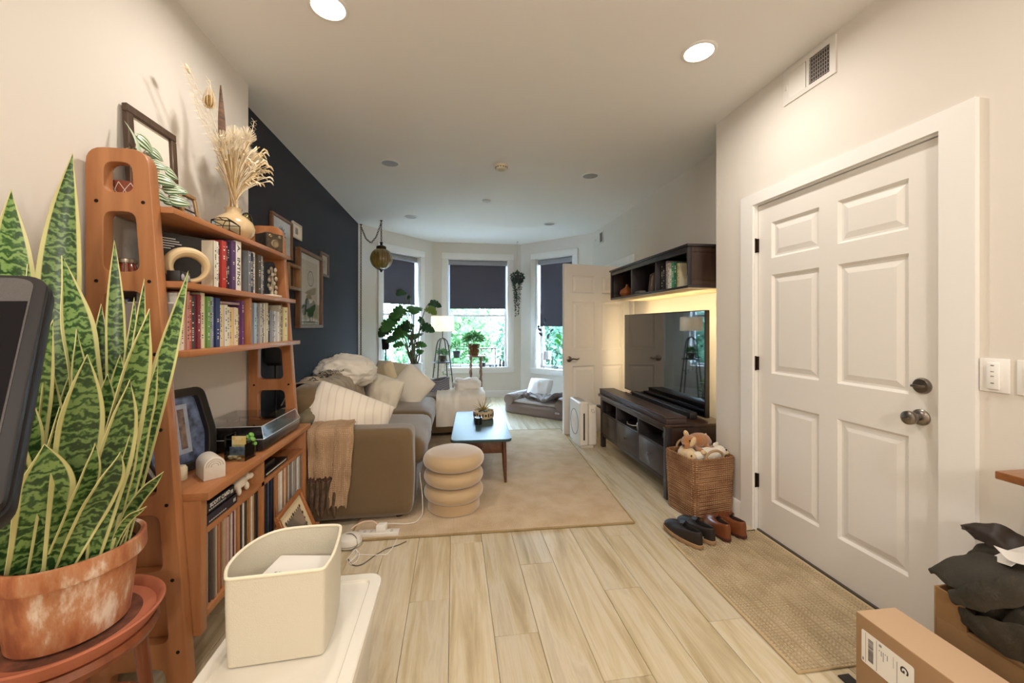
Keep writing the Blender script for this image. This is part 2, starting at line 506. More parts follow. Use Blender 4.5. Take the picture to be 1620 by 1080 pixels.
mb = MB(); mb.box(-2.0, 2.4, YB, -.2, -.0122, -.0005); build(mb, 'rear_floor', PLANK, floor)

cl = MB(); cl.prism([(-2.0, YB - .3), (2.8, YB - .3), (2.8, 6.2), (1.4, 7.5), (-.6, 7.5), (-2.0, 6.2)], HC, HC + .12)
ceiling = build(cl, 'ceiling', CEIL); tag(ceiling, kind='structure')

def wall_mb(A, B, holes, th=.25, z1=HC):
    """wall from A to B (thickness to the left of the direction A->B) around rectangular openings (s0,s1,z0,z1)"""
    A = Vector(A); B = Vector(B); dr = (B - A); L = dr.length; ex = dr.normalized(); ey = Vector((-ex.y, ex.x, 0))
    M = frame_M(A, ex, ey); mb = MB(); s = 0
    for (a, b, c, d) in sorted(holes):
        mb.box(s, a, 0, th, 0, z1, 0, M)
        if c > 0: mb.box(a, b, 0, th, 0, c, 0, M)
        mb.box(a, b, 0, th, d, z1, 0, M); s = b
    mb.box(s, L, 0, th, 0, z1, 0, M)
    return mb, M
def wall(name, A, B, m, holes=(), th=.25):
    mb, M = wall_mb((*A, 0), (*B, 0), holes, th); o = build(mb, name, m); tag(o, kind='structure'); return M

wall('wall_left', (XL, YB), (XL, 2.63), WALL)
wall('wall_navy', (XD, 2.63), (XD, 5.98), NAVY)
WIN = {1: (P1, P2, (.437, 1.193, .53, 2.435), 1.634), 2: (P2, P3, (.26, 1.338, .53, 2.455), 1.589), 3: (P3, P4, (.333, 1.068, .53, 2.44), 1.275)}
MW = {}
for k, nm in ((1, 'wall_bay_left'), (2, 'wall_bay_back'), (3, 'wall_bay_right')):
    A, B, h, _ = WIN[k]
    MW[k] = wall(nm, A.xy, B.xy, WALL, [h])
DY0, DY1 = 4.69, 5.52                                    # opening of the second doorway in the television wall
mtv = wall('wall_television', (XT, 6.05), (XT, 2.64), WALL, [(6.05 - DY1, 6.05 - DY0, 0, 2.05)], th=.14)
mb = MB(); mb.box(XR, XT + .14, 2.54, 2.64, 0, HC); tag(build(mb, 'wall_step', WALL), kind='structure')
wall('wall_right', (XR, 2.54), (XR, YB), WALL, [(2.54 - 2.262, 2.54 - 1.29, 0, 2.035)], th=.14)
mb = MB(); mb.box(XL - .25, XR + .14, YB - .15, YB, 0, HC); tag(build(mb, 'wall_rear', WALL), kind='structure')
# cupboard behind the second doorway
mb = MB(); mb.box(XT + .9, XT + 1.0, 4.4, 5.8, 0, HC); mb.box(XT + .14, XT + .9, 4.4, 4.5, 0, HC); mb.box(XT + .14, XT + .9, 5.7, 5.8, 0, HC)
mb.box(XT + .14, XT + 1.0, 4.4, 5.8, -.05, -.001); mb.box(XT + .14, XT + 1.0, 4.4, 5.8, HC - .02, HC)
tag(build(mb, 'wall_closet', WALL), kind='structure')

# ---- baseboards
def skirting(name, A, B, skip=()):
    A = Vector((*A, 0)); B = Vector((*B, 0)); ex = (B - A).normalized(); ey = Vector((-ex.y, ex.x, 0)); L = (B - A).length
    M = frame_M(A, ex, ey); mb = MB(); s = 0
    for a, b in list(skip) + [(L, L)]:
        if a - s > .01: mb.prism([(0, 0), (-.016, 0), (-.016, .095), (-.009, .112), (0, .115)], s, a, 'YZ', 0, M)
        s = b
    o = build(mb, name, TRIM, fixn=True); tag(o, kind='structure')
skirting('baseboard_left', (XL, YB), (XL, 2.63)); skirting('baseboard_navy', (XD, 2.63), (XD, 5.98))
skirting('baseboard_bay_left', P1.xy, P2.xy); skirting('baseboard_bay_back', P2.xy, P3.xy); skirting('baseboard_bay_right', P3.xy, P4.xy)
skirting('baseboard_television', (XT, 6.05), (XT, 2.64), [(6.05 - DY1 - .1, 6.05 - DY0 + .1)])
skirting('baseboard_right', (XR, 2.64), (XR, YB), [(2.64 - 2.366, 2.64 - 1.18)])

# ---- windows
PANE = clear('#f4fbff', .01, gloss=.6)
SASH = mat('#eef0f2', .4)
BLIND = mat('#4b4852', .8, bump=.15, bs=900, var=.05, vs=3)
CASS = mat('#8c8a8e', .5)
for k in (1, 2, 3):
    A, B, (s0, s1, z0, z1), zb = WIN[k]; M = MW[k]
    wn = struct('window_%d' % k, A + (B - A) * ((s0 + s1) / 2 / (B - A).length) + Vector((0, 0, z0)))
    c = .1
    mb = MB()                                                       # casing: head, two legs, apron
    mb.box(s0 - c, s1 + c, -.02, 0, z1, z1 + c, 0, M); mb.box(s0 - c, s0, -.02, 0, z0, z1, 0, M); mb.box(s1, s1 + c, -.02, 0, z0, z1, 0, M)
    build(mb, 'casing', TRIM, wn, bevel=.003)
    mb = MB(); mb.box(s0 - c, s1 + c, -.022, 0, z0 - .095, z0 - .02, 0, M); build(mb, 'apron', TRIM, wn, bevel=.003)
    mb = MB(); mb.box(s0 - c - .005, s1 + c + .005, -.035, 0, z0 - .022, z0 + .004, 0, M); mb.box(s0, s1, 0, .21, z0 - .022, z0 + .004, 0, M)
    build(mb, 'window_sill', TRIM, wn)
    mb = MB()
    mb.box(s0, s0 + .012, 0, .25, z0, z1, 0, M); mb.box(s1 - .012, s1, 0, .25, z0, z1, 0, M); mb.box(s0, s1, 0, .25, z1 - .012, z1, 0, M)
    build(mb, 'jamb', TRIM, wn)
    zm = 1.455
    for nm, a, b, dy in (('lower_sash', z0 + .004, zm + .02, .13), ('upper_sash', zm - .02, z1 - .012, .165)):
        t = .045; x0, x1 = s0 + .012, s1 - .012
        mb = MB(); mb.box(x0, x0 + t, dy, dy + .035, a, b, 0, M); mb.box(x1 - t, x1, dy, dy + .035, a, b, 0, M)
        mb.box(x0 + t, x1 - t, dy, dy + .035, a, a + t, 0, M); mb.box(x0 + t, x1 - t, dy, dy + .035, b - .04, b, 0, M)
        so = build(mb, nm, SASH, wn, bevel=.002, seg=1)
        mb = MB(); mb.box(x0 + t, x1 - t, dy + .015, dy + .019, a + t, b - .04, 0, M); build(mb, 'pane', PANE, so, smooth=False)
    # roller blind
    lab = {1: 'dark grey roller blind half drawn in the bay window beside the navy wall', 2: 'dark grey roller blind half drawn in the middle bay window',
           3: 'dark grey roller blind drawn lowest, in the bay window beside the open panelled door'}[k]
    bl = thing('roller_blind', lab, 'blind', M @ Vector(((s0 + s1) / 2, .08, zb)), group='roller blinds in the bay')
    g = .028
    mb = MB(); mb.prism(rrect(.045, .115, z1 - .1, z1 - .015, .02), s0 + .016, s1 - .016, 'YZ', 0, M); build(mb, 'cassette', CASS, bl, fixn=True)
    mb = MB(); mb.box(s0 + g + .012, s1 - g - .012, .078, .0795, zb, z1 - .09, 0, M); build(mb, 'blind_fabric', BLIND, bl)
    mb = MB(); mb.box(s0 + g + .012, s1 - g - .012, .072, .086, zb - .012, zb + .012, 0, M); build(mb, 'bottom_bar', BLIND, bl, bevel=.003)
    mb = MB(); mb.tube([M @ Vector((s0 + .02, .06, z1 - .08)), M @ Vector((s0 + .02, .058, z1 - .75))], .002, 6); build(mb, 'pull_chain', CASS, bl)

# ---- six-panel doors
PANEL_ROWS = [(.22, .814), (.99, 1.584), (1.685, 1.90)]
def six_panel(parent, W, Hh, cols, rows, M, th=.04, m=DOORM):
    """door slab in local x (width), y (thickness 0..th, face at y=0), z"""
    xs = [0] + [v for c in cols for v in c] + [W]; mb = MB()
    for a in range(0, len(xs), 2): mb.box(xs[a], xs[a + 1], 0, th, .008, Hh, 0, M)
    zs = [.008] + [v for r in rows for v in r] + [Hh]
    for c in cols:
        for a in range(0, len(zs), 2): mb.box(c[0], c[1], 0, th, zs[a], zs[a + 1], 0, M)
    slab = build(mb, 'slab', m, parent, smooth=False)
    for c in cols:
        for r in rows:
            mb = MB()
            for sg in (0, 1):                                       # both faces carry the moulded panel
                def L(inset, dep): 
                    y = dep if sg == 0 else th - dep
                    return [M @ Vector((x, y, z)) for x, z in ((c[0] + inset, r[0] + inset), (c[1] - inset, r[0] + inset), (c[1] - inset, r[1] - inset), (c[0] + inset, r[1] - inset))]
                P = [L(0, 0), L(.012, .013), L(.022, .013), L(.05, .005)]
                mb.grid(P, cv=True, flip=(sg == 1)); k0 = len(mb.v) - 4
                mb.f.append((k0, k0 + 1, k0 + 2, k0 + 3) if sg == 0 else (k0 + 3, k0 + 2, k0 + 1, k0)); mb.m.append(0)
            build(mb, 'panel', m, parent, smooth=False, fixn=False)
    return slab

d1 = struct('door_1', (XR + .02, 1.775, 0))
MD = frame_M((XR + .014, 2.25, 0), (0, -1, 0), (1, 0, 0))           # local x runs from the hinges towards the camera, y into the wall
MD = Matrix(((0, 1, 0, XR + .014), (-1, 0, 0, 2.252), (0, 0, 1, 0), (0, 0, 0, 1)))
six_panel(d1, .945, 2.025, [(.103, .419), (.52, .835)], PANEL_ROWS, MD)
for z in (.31, 1.043, 1.78):
    mb = MB(); mb.cyl((XR - .004, 2.258, z - .045), (XR - .004, 2.258, z + .045), .008, 10); mb.box(XR + .0, XR + .014, 2.246, 2.27, z - .042, z + .042)
    build(mb, 'hinge', mat('#3a2d24', .4, metal=.9), d1)
yk, zk = 1.371, .904
mb = MB(); R90 = Matrix.Rotation(-PI / 2, 3, 'Y')
mb.lathe([(.033, 0), (.033, .006), (.026, .013), (.014, .016), (.013, .035), (.024, .045), (.0285, .058), (.027, .068), (.018, .074), (.002, .075)], 24, (XR + .014, yk, zk), 0, R90)
kn = build(mb, 'door_knob', NICKEL, d1); 
mb = MB(); mb.box(XR - .068, XR - .058, yk - .012, yk + .012, zk - .003, zk + .003); build(mb, 'knob_turn_button', NICKEL, kn, bevel=.001)
mb = MB(); mb.lathe([(.033, 0), (.033, .006), (.028, .014), (.002, .016)], 24, (XR + .014, yk - .005, 1.033), 0, R90); db = build(mb, 'deadbolt', NICKEL, d1)
mb = MB(); mb.box(XR - .024, XR, yk - .024, yk + .014, 1.033 - .005, 1.033 + .005); build(mb, 'thumb_turn', NICKEL, db, bevel=.003)
mb = MB(); mb.box(XR, XR + .1, 1.305, 2.25, .0, .008); mb.box(XR + .06, XR + .1, 1.28, 2.27, 0, 2.04); build(mb, 'threshold', mat('#4b4037', .5), d1)
tr = MB(); tr.box(XR - .02, XR, 2.262, 2.366, 0, 2.105); tr.box(XR - .02, XR, 1.18, 1.29, 0, 2.105); tr.box(XR - .02, XR, 1.29, 2.262, 2.035, 2.105)
tr.box(XR - .012, XR + .014, 2.254, 2.262, 0, 2.035); tr.box(XR, XR + .1, 1.282, 1.3, 0, 2.035); tr.box(XR, XR + .1, 1.3, 2.254, 2.028, 2.035)
tag(build(tr, 'trim_1', TRIM), kind='structure')
tr = MB(); tr.box(XT - .02, XT, DY0 - .1, DY0, 0, 2.15); tr.box(XT - .02, XT, DY1, DY1 + .1, 0, 2.15); tr.box(XT - .02, XT, DY0, DY1, 2.05, 2.15)
tag(build(tr, 'trim_2', TRIM, bevel=.002), kind='structure')
# second door, standing open into the room
hx, hy = XT - .005, 4.695; fx, fy = 1.27, 4.5
d2 = struct('door_2', (1.7, 4.58, 0)); ex = Vector((hx - fx, hy - fy, 0)); Wd = ex.length; ex.normalize()
M2 = frame_M((fx, fy, 0), ex, (-ex.y, ex.x, 0))
six_panel(d2, Wd, 2.0, [(.11, .11 + (Wd - .32) / 2), (Wd / 2 + .05, Wd - .11)], [(.22, .80), (.98, 1.56), (1.66, 1.87)], M2)
for sg in (-1, 1):
    y0 = 0 if sg < 0 else .04; mb = MB(); Rm = M2.to_3x3() @ Matrix.Rotation(PI / 2 if sg < 0 else -PI / 2, 3, 'X'); zl = .885
    mb.lathe([(.034, 0), (.034, .008), (.026, .012), (.011, .014), (.011, .05), (.002, .052)], 20, M2 @ Vector((.065, y0, zl)), 0, Rm)
    pts = [(.065, y0 + sg * .045, zl), (.095, y0 + sg * .05, zl + .006), (.14, y0 + sg * .05, zl - .002), (.175, y0 + sg * .047, zl + .008)]
    mb.tube([M2 @ Vector(p) for p in pts], [.011, .010, .009, .006], 10); build(mb, 'lever_handle', NICKEL, d2)

# ---- ceiling fixtures
RING = mat('#e9e6e1', .5)
def downlight(x, y, lit, label, r=.078):
    t = thing('recessed_light', label, 'ceiling light', (x, y, HC), group='recessed lights in the ceiling')
    mb = MB(); prof = [(r + .012, HC), (r + .012, HC - .003), (r + .004, HC - .007), (r - .004, HC - .006), (r - .008, HC - .0005)]
    P = [[Vector((x + q * math.cos(a), y + q * math.sin(a), z)) for a in [2 * PI * j / 40 for j in range(40)]] for q, z in prof]
    mb.grid(P, cv=True, flip=False); build(mb, 'trim_ring', RING, t, fixn=True)
    mb = MB()
    if lit:
        mb.lathe([(r - .006, HC - .001), (r - .006, HC - .003), (r * .6, HC - .0045), (.001, HC - .005)], 40, (x, y, 0))
        build(mb, 'lens', mat('#fff3e0', .5, emit=9.), t, fixn=True)
        ld = bpy.data.lights.new('downlight', 'AREA'); ld.shape = 'DISK'; ld.size = .13; ld.energy = LAMP_W; ld.color = LAMP_COL; ld.spread = math.radians(172)
        lo = bpy.data.objects.new('bulb', ld); C.objects.link(lo); lo.location = (0, 0, -.012); lo.parent = t
    else:
        mb.lathe([(r - .006, HC - .0008), (r - .006, HC - .002), (r * .55, HC - .0035), (.001, HC - .005)], 40, (x, y, 0))
        build(mb, 'lens', mat('#9a958e', .35), t, fixn=True)
    return t
LX = (-.57, 1.31)
downlight(LX[0], 1.93, True, 'glowing round ceiling light above the wooden shelf unit')
downlight(1.295, 1.96, True, 'glowing round ceiling light in front of the wall vent above the white door')
downlight(LX[0], 3.71, False, 'unlit round ceiling light beside the navy wall between smoke alarm and lit lamp')
downlight(1.32, 3.74, False, 'unlit round ceiling light on the television side of the smoke alarm')
downlight(LX[0], 5.5, False, 'unlit round ceiling light close to the hanging amber globe')
downlight(1.36, 5.59, False, 'unlit round ceiling light in the bay above the dog bed')
for x in LX: downlight(x, .15, True, 'glowing round ceiling light in the rear part of the room')
t = thing('fill_globe', 'white glass globe lamp hanging in the rear part of the room', 'pendant lamp', (.3, -1.5, 2.0))  # invented fill light out of view, added to brighten the ceiling
mb = MB(); mb.ball((.3, -1.5, 2.12), .13, 14); build(mb, 'globe', mat('#fff3e0', .4, emit=2.5), t, fixn=True)
mb = MB(); mb.tube([(.3, -1.5, 2.24), (.3, -1.5, HC)], .004, 6); build(mb, 'cord', BLACK, t)
mb = MB(); mb.lathe([(.05, HC), (.05, HC - .02), (.001, HC - .022)], 20, (.3, -1.5, 0)); build(mb, 'canopy', CHROME, t, fixn=True)
ld = bpy.data.lights.new('globe', 'POINT'); ld.energy = FILL_GLOBE_W; ld.color = LAMP_COL; ld.shadow_soft_size = .14  # omnidirectional fill inside the added globe
lo = bpy.data.objects.new('bulb', ld); C.objects.link(lo); lo.location = (0, 0, -.16); lo.parent = t
t = thing('smoke_alarm', 'round cream smoke alarm in the middle of the ceiling', 'smoke alarm', (.43, 3.62, HC))
mb = MB(); mb.lathe([(.062, HC), (.062, HC - .012), (.056, HC - .016), (.055, HC - .03), (.046, HC - .038), (.001, HC - .039)], 32, (.43, 3.62, 0)); build(mb, 'body', mat('#e2d8be', .5), t, fixn=True)
mb = MB(); mb.lathe([(.03, HC - .0385), (.028, HC - .043), (.001, HC - .044)], 24, (.43, 3.62, 0)); build(mb, 'test_button', mat('#cfc4a6', .5), t, fixn=True)
for j in range(14):
    a = 2 * PI * j / 14; mb = MB(); mb.cbox((.43 + .0555 * math.cos(a), 3.62 + .0555 * math.sin(a), HC - .023), (.004, .014, .009), 0, Matrix.Rotation(a, 3, 'Z'))
    build(mb, 'slot', mat('#6d6552', .7), t)
mb = MB(); mb.lathe([(.05, HC), (.05, HC - .006), (.044, HC - .01), (.001, HC - .011)], 32, (.38, 4.65, 0))
tag(build(mb, 'ceiling_cover_plate', mat('#c9c5c0', .6), fixn=True), 'plain round cover plate on the ceiling behind the smoke alarm', 'cover plate')

def vent(label, x, y0, y1, z0, z1, ns):
    t = thing('air_vent', label, 'vent', (x, (y0 + y1) / 2, z0))
    DK = mat('#2b2724', .8); VW = mat('#ded9d1', .5)
    f = .024
    mb = MB(); mb.box(x - .008, x, y0, y1, z0, z0 + f); mb.box(x - .008, x, y0, y1, z1 - f, z1); mb.box(x - .008, x, y0, y0 + f * 1.3, z0 + f, z1 - f)
    mb.box(x - .008, x, y1 - f * 1.5, y1, z0 + f, z1 - f); ym = (y0 + y1) / 2; mb.box(x - .008, x, ym - .008, ym + .008, z0 + f, z1 - f)
    build(mb, 'frame', VW, t)
    mb = MB(); mb.box(x - .0012, x - .0002, y0 + .01, y1 - .01, z0 + .01, z1 - .01); build(mb, 'duct', DK, t)
    for k in range(ns):                                             # closed louvres on the far half
        y = ym + .016 + (y1 - f * 1.5 - ym - .016) * (k + .5) / ns
        mb = MB(); mb.cbox((x - .004, y, (z0 + z1) / 2), (.003, (y1 - ym) / ns * .7, z1 - z0 - 2 * f), 0, Matrix.Rotation(.25, 3, 'Z')); build(mb, 'louvre', VW, t)
    G = mat('#8f8780', .5)
    for k in range(ns):                                             # open grille on the near half
        y = y0 + f * 1.3 + (ym - .008 - y0 - f * 1.3) * (k + .5) / ns
        mb = MB(); mb.box(x - .0035, x - .0015, y - .0022, y + .0022, z0 + f, z1 - f); build(mb, 'grille_bar', G, t)
    for k in range(7):
        z = z0 + f + (z1 - z0 - 2 * f) * (k + .5) / 7
        mb = MB(); mb.box(x - .005, x - .003, y0 + f * 1.3, ym - .008, z - .002, z + .002); build(mb, 'grille_bar', G, t)
    mb = MB(); mb.box(x - .02, x - .008, y1 - .024, y1 - .018, (z0 + z1) / 2 - .015, (z0 + z1) / 2 + .015); build(mb, 'damper_lever', VW, t)
vent('white metal air vent high on the wall above the white door', XR, 1.722, 2.038, 2.535, 2.725, 9)
vent('white metal air vent high on the wall near the bay corner', XT, 5.6, 5.92, 2.5, 2.69, 7)

def plate(label, y0, y1, z0, z1):
    t = thing('wall_switch', label, 'switch', (XR, (y0 + y1) / 2, z0)); WP = mat('#eeebe6', .4)
    mb = MB(); mb.box(XR - .007, XR, y0, y1, z0, z1); build(mb, 'cover_plate', WP, t, bevel=.002); return t, WP
t, WP = plate('white wall plate with a four-button dimmer remote beside the white door', 1.098, 1.176, 1.046, 1.164)
mb = MB(); mb.box(XR - .017, XR - .007, 1.118, 1.153, 1.056, 1.15); rm = build(mb, 'dimmer_remote', WP, t, bevel=.004)
for z, h in ((1.14, .0016), (1.118, .0012), (1.102, .0012), (1.078, .0016)):
    mb = MB(); mb.box(XR - .0176, XR - .0168, 1.131, 1.140, z - h, z + h); build(mb, 'button_mark', mat('#6a655f', .6), rm)
t, WP = plate('plain white wall plate next to the one with the dimmer remote', .96, 1.08, 1.046, 1.164)
mb = MB(); mb.box(XR - .011, XR - .007, 1.03, 1.062, 1.07, 1.14); build(mb, 'rocker', WP, t, bevel=.002)

# ---- outside the bay
mb = MB(); mb.prism([(-30, 7.6), (40, 7.6), (40, 60), (-30, 60)], -1.3, -1.2)
tag(build(mb, 'ground_outside', mat('#8f8c84', .95, var=.3, vs=2.)), kind='structure')
def leaf_mat(h, h2, tr=.35):
    key = ('leafm', h, h2, tr)
    if key in MATS: return MATS[key]
    m, n, l, b = nt('m_leaf_%d' % len(MATS)); o = n['Material Output']
    tc = n.new('ShaderNodeTexCoord'); no = n.new('ShaderNodeTexNoise'); no.inputs['Scale'].default_value = 2.2; l.new(tc.outputs['Object'], no.inputs['Vector'])
    mx = n.new('ShaderNodeMix'); mx.data_type = 'RGBA'; mx.inputs[6].default_value = lin(h); mx.inputs[7].default_value = lin(h2)
    mr = n.new('ShaderNodeMapRange'); mr.inputs[1].default_value = .35; mr.inputs[2].default_value = .65; l.new(no.outputs['Fac'], mr.inputs[0]); l.new(mr.outputs[0], mx.inputs[0])
    l.new(mx.outputs[2], b.inputs['Base Color']); b.inputs['Roughness'].default_value = .5
    t = n.new('ShaderNodeBsdfTranslucent'); l.new(mx.outputs[2], t.inputs[0])
    s = n.new('ShaderNodeMixShader'); s.inputs[0].default_value = tr; l.new(b.outputs[0], s.inputs[1]); l.new(t.outputs[0], s.inputs[2]); l.new(s.outputs[0], o.inputs[0])
    MATS[key] = m; return m
def quad_leaf(mb, p, d, up, L, W, m=0):
    """pointed leaf: six-vertex blade from p along d"""
    d = d.normalized(); s = d.cross(up)
    s = s.normalized() if s.length > 1e-4 else Vector((1, 0, 0)); nrm = s.cross(d)
    mb.add([p, p + d * L * .4 + s * W / 2 + nrm * L * .04, p + d * L - nrm * L * .08, p + d * L * .4 - s * W / 2 + nrm * L * .04, p + d * L * .45], [(0, 1, 4), (1, 2, 4), (2, 3, 4), (3, 0, 4)], m)
def rv(s=1.0):
    while True:
        v = Vector((random.uniform(-1, 1), random.uniform(-1, 1), random.uniform(-1, 1)))
        if .01 < v.length < 1: return v.normalized() * s
TREES = [(-9.8, 12.6, .6, 1.42, 0), (-6.6, 12.2, .7, 1.42, 1), (-3.4, 12.5, .5, 1.42, 0), (-.3, 12.3, .65, 1.42, 1), (2.8, 12.6, .55, 1.42, 0), (5.9, 12.2, .7, 1.42, 1), (9.1, 12.5, .6, 1.42, 0), (12.3, 12.3, .65, 1.42, 1),
         (-5.2, 17.0, 1.1, 2.35, 0), (-.4, 17.4, 1.0, 2.35, 1), (4.4, 17.0, 1.2, 2.35, 0), (9.2, 17.3, 1.1, 2.35, 1), (-10, 17.2, 1.1, 2.35, 1), (14, 17.2, 1.1, 2.35, 0)]
TL = {0: 'dense mint green bush-like tree standing outside the bay windows', 1: 'dense yellowish green bush-like tree standing outside the bay windows'}
for (x, y, zc, R, kd) in TREES:
    t = thing('garden_tree', TL[kd], 'tree', (x, y, -1.2), group='trees outside the bay windows, colour %d' % (kd + 1))
    mb = MB()
    for q in range(5200):
        v = rv(); rr = R * random.uniform(.6, 1.02); p = Vector((x + v.x * rr, y + v.y * rr, zc + v.z * rr * 1.2))
        if p.z < -1.0: continue
        quad_leaf(mb, p, rv(), rv(), random.uniform(.14, .24), random.uniform(.08, .13))
    build(mb, 'crown', leaf_mat('#2f4f3a', '#4d7256') if kd == 0 else leaf_mat('#3c5b35', '#618052'), t, smooth=False)
    mb = MB(); mb.tube([(x, y, -1.2), (x + .1, y, -.5), (x, y + .1, zc), (x + .2, y, zc + R * .6)], [.16, .13, .09, .03], 10)
    for q in range(5):
        v = rv(); v.z = abs(v.z) * .6; mb.tube([(x + .05, y, zc - .6 + q * .25), Vector((x, y, zc - .2 + q * .2)) + v * R * .4, Vector((x, y, zc + q * .2)) + v * R * .75], [.06, .04, .015], 6)
    build(mb, 'trunk', mat('#6b5a48', .9, bump=.5, bs=20), t)
# ================================================================ LADDER SHELF UNIT
CHER = wood('#b57c50', '#9f643a', 'Z', .4, 6, .15); CHERY = wood('#b67b4f', '#a0663c', 'Y', .4, 6, .15); CHEREDGE = wood('#cf9766', '#b97f4c', 'Z', .45, 8, .1)
YN0, YN1, YF0, YF1 = 1.53, 1.57, 2.60, 2.64
XBK = -1.222
def xfront(z): return -.91 - z / 1.88 * .13
shelf = thing('ladder_shelf', 'tall orange-brown wooden shelf unit with rounded cut-out side panels', 'shelf unit', (-1.06, 2.08, 0))
out = [(XBK, 0), (XBK + .055, 0), (XBK + .07, .1), (xfront(.1) - .07, .1), (xfront(0) - .06, 0), (xfront(0), 0), (xfront(1.88), 1.88), (XBK, 1.88)]
outer = rpoly(out, [.004, .01, .03, .03, .01, .004, .06, .05])
bars = [.15, .40, .66, .92, 1.18, 1.43, 1.70]
holes = []
for a, b in list(zip(bars, bars[1:])) + [(1.70, 1.868)]:
    z0, z1 = a + .03, b - .03; mg = .048
    holes.append(rpoly([(XBK + mg, z0), (xfront(z0) - mg, z0), (xfront(z1) - mg, z1), (XBK + mg, z1)], .034))
side = panel2d(outer, holes, .04, .003)
for ya in ((YN0 + YN1) / 2, (YF0 + YF1) / 2):
    mb = MB(); mb.v = list(side.v); mb.f = side.f; mb.m = side.m
    sp = build(xf(mb, frame_M((0, ya, 0), (1, 0, 0), (0, 0, 1))), 'side_panel', CHER, shelf, angle=30)
    for zb in bars:
        for xx in (xfront(zb) - .024, XBK + .03):
            mb = MB(); mb.cyl((xx, ya - .0212, zb), (xx, ya - .0195, zb), .006, 12); build(mb, 'bolt', mat('#2a2320', .4, metal=.8), sp)
def board(name, x0, x1, y0, y1, z0, z1, m=CHERY, bev=.002):
    mb = MB(); mb.box(x0, x1, y0, y1, z0, z1); return build(mb, name, m, shelf, bevel=bev)
SH = {1: (1.70, -.985), 2: (1.437, -.955), 3: (1.188, -.93)}
for k in (1, 2, 3): board('shelf_board', XBK, SH[k][1], YN1 + .0005, YF0 - .0005, SH[k][0] - .022, SH[k][0])
board('divider', XBK + .01, -1.0, 2.04, 2.062, 1.437, 1.678, CHER); board('divider', XBK + .01, -.975, 2.085, 2.107, 1.188, 1.415, CHER)
board('desk_board', XBK, -.87, YN1 + .0005, YF0 - .0005, .652, .68)
board('cabinet_side', XBK + .005, -.895, YN1 + .0005, YN1 + .036, .17, .652, CHER); board('cabinet_side', XBK + .005, -.895, YF0 - .03, YF0 - .0005, .17, .652, CHER)
board('middle_shelf', XBK + .005, -.9, YN1 + .036, YF0 - .03, .513, .535); board('bottom_shelf', XBK + .005, -.9, YN1 + .036, YF0 - .03, .21, .235)
board('plinth', XBK + .02, -.93, YN1 + .036, YF0 - .03, .17, .21)
board('divider', XBK + .01, -.9, 2.035, 2.065, .235, .652, CHER)
for y in (1.705, 1.85, 2.2, 2.34): board('divider', XBK + .01, -.91, y, y + .016, .235, .513, CHER)
mb = MB(); mb.box(XBK, XBK + .006, YN1 + .036, YF0 - .03, .17, .652); build(mb, 'cabinet_back', CHER, shelf)
board('foot_bar', -.91, -.83, YF0, YF1, .0, .055, CHER, .004)

# ---------------------------------------------------------------- books
PAGE = mat('#e6dcc4', .9, var=.08, vs=300, stretch=(1, 30, 1))
def book(y0, y1, z0, h, xs, depth, col, label, group=None, marks=None, tilt=0., name='book', rough=.55):
    """upright book, spine towards the room at x = xs"""
    g = .0006; y0 += g; y1 -= g; c = min(.0022, (y1 - y0) * .2)
    t = thing(name, label, 'book', ((xs - depth / 2), (y0 + y1) / 2, z0), group=group)
    mb = MB(); mb.box(xs - depth, xs, y0, y0 + c, z0, z0 + h); mb.box(xs - depth, xs, y1 - c, y1, z0, z0 + h); mb.box(xs - c * 1.2, xs + .0008, y0, y1, z0, z0 + h)
    cv = build(mb, 'cover', mat(col, rough, var=.06, vs=30), t, bevel=.0006, seg=1)
    mb = MB(); mb.box(xs - depth + .003, xs - c * 1.2, y0 + c, y1 - c, z0 + .003, z0 + h - .004); build(mb, 'pages', PAGE, t, smooth=False)
    if marks:
        mb = MB(); w = (y1 - y0) * .3; ym = (y0 + y1) / 2
        for a, b in marks: mb.box(xs + .0008, xs + .0014, ym - w / 2, ym + w / 2, z0 + h * a, z0 + h * b)
        build(mb, 'spine_lettering', mat('#1d1a1c' if sum(lin(col)[:3]) > .9 else '#e8dfcf', .6), cv, smooth=False)['kind'] = 'stuff'
    return t
def marks(seed, dens):
    r = random.Random(seed); o = []; z = .1 + r.random() * .1
    while z < .9:
        d = .008 + r.random() * .022
        if r.random() < dens: o.append((z, z + d))
        z += d + .008 + r.random() * .02 + (.12 if r.random() < .12 else 0)
    return o
def row(lst, xs, z0, depth, where):
    for i, (a, b, top, col, desc) in enumerate(lst):
        y0 = max(px(a, 500, x=xs).y, YN1 + .002); y1 = px(b, 500, x=xs).y; h = px((a + b) / 2, top, x=xs).z - z0
        g = None
        if desc.startswith('='): g = desc[1:] + ' ' + where; lab = desc[1:] + ' ' + where
        else: lab = desc + ' ' + where
        book(y0, y1, z0, h, xs - (i % 3) * .004, depth - (i % 4) * .006, col, lab, g or ('books ' + where), marks(i + int(a), .75 if i % 3 else .4))
W3 = 'on the lowest open shelf'
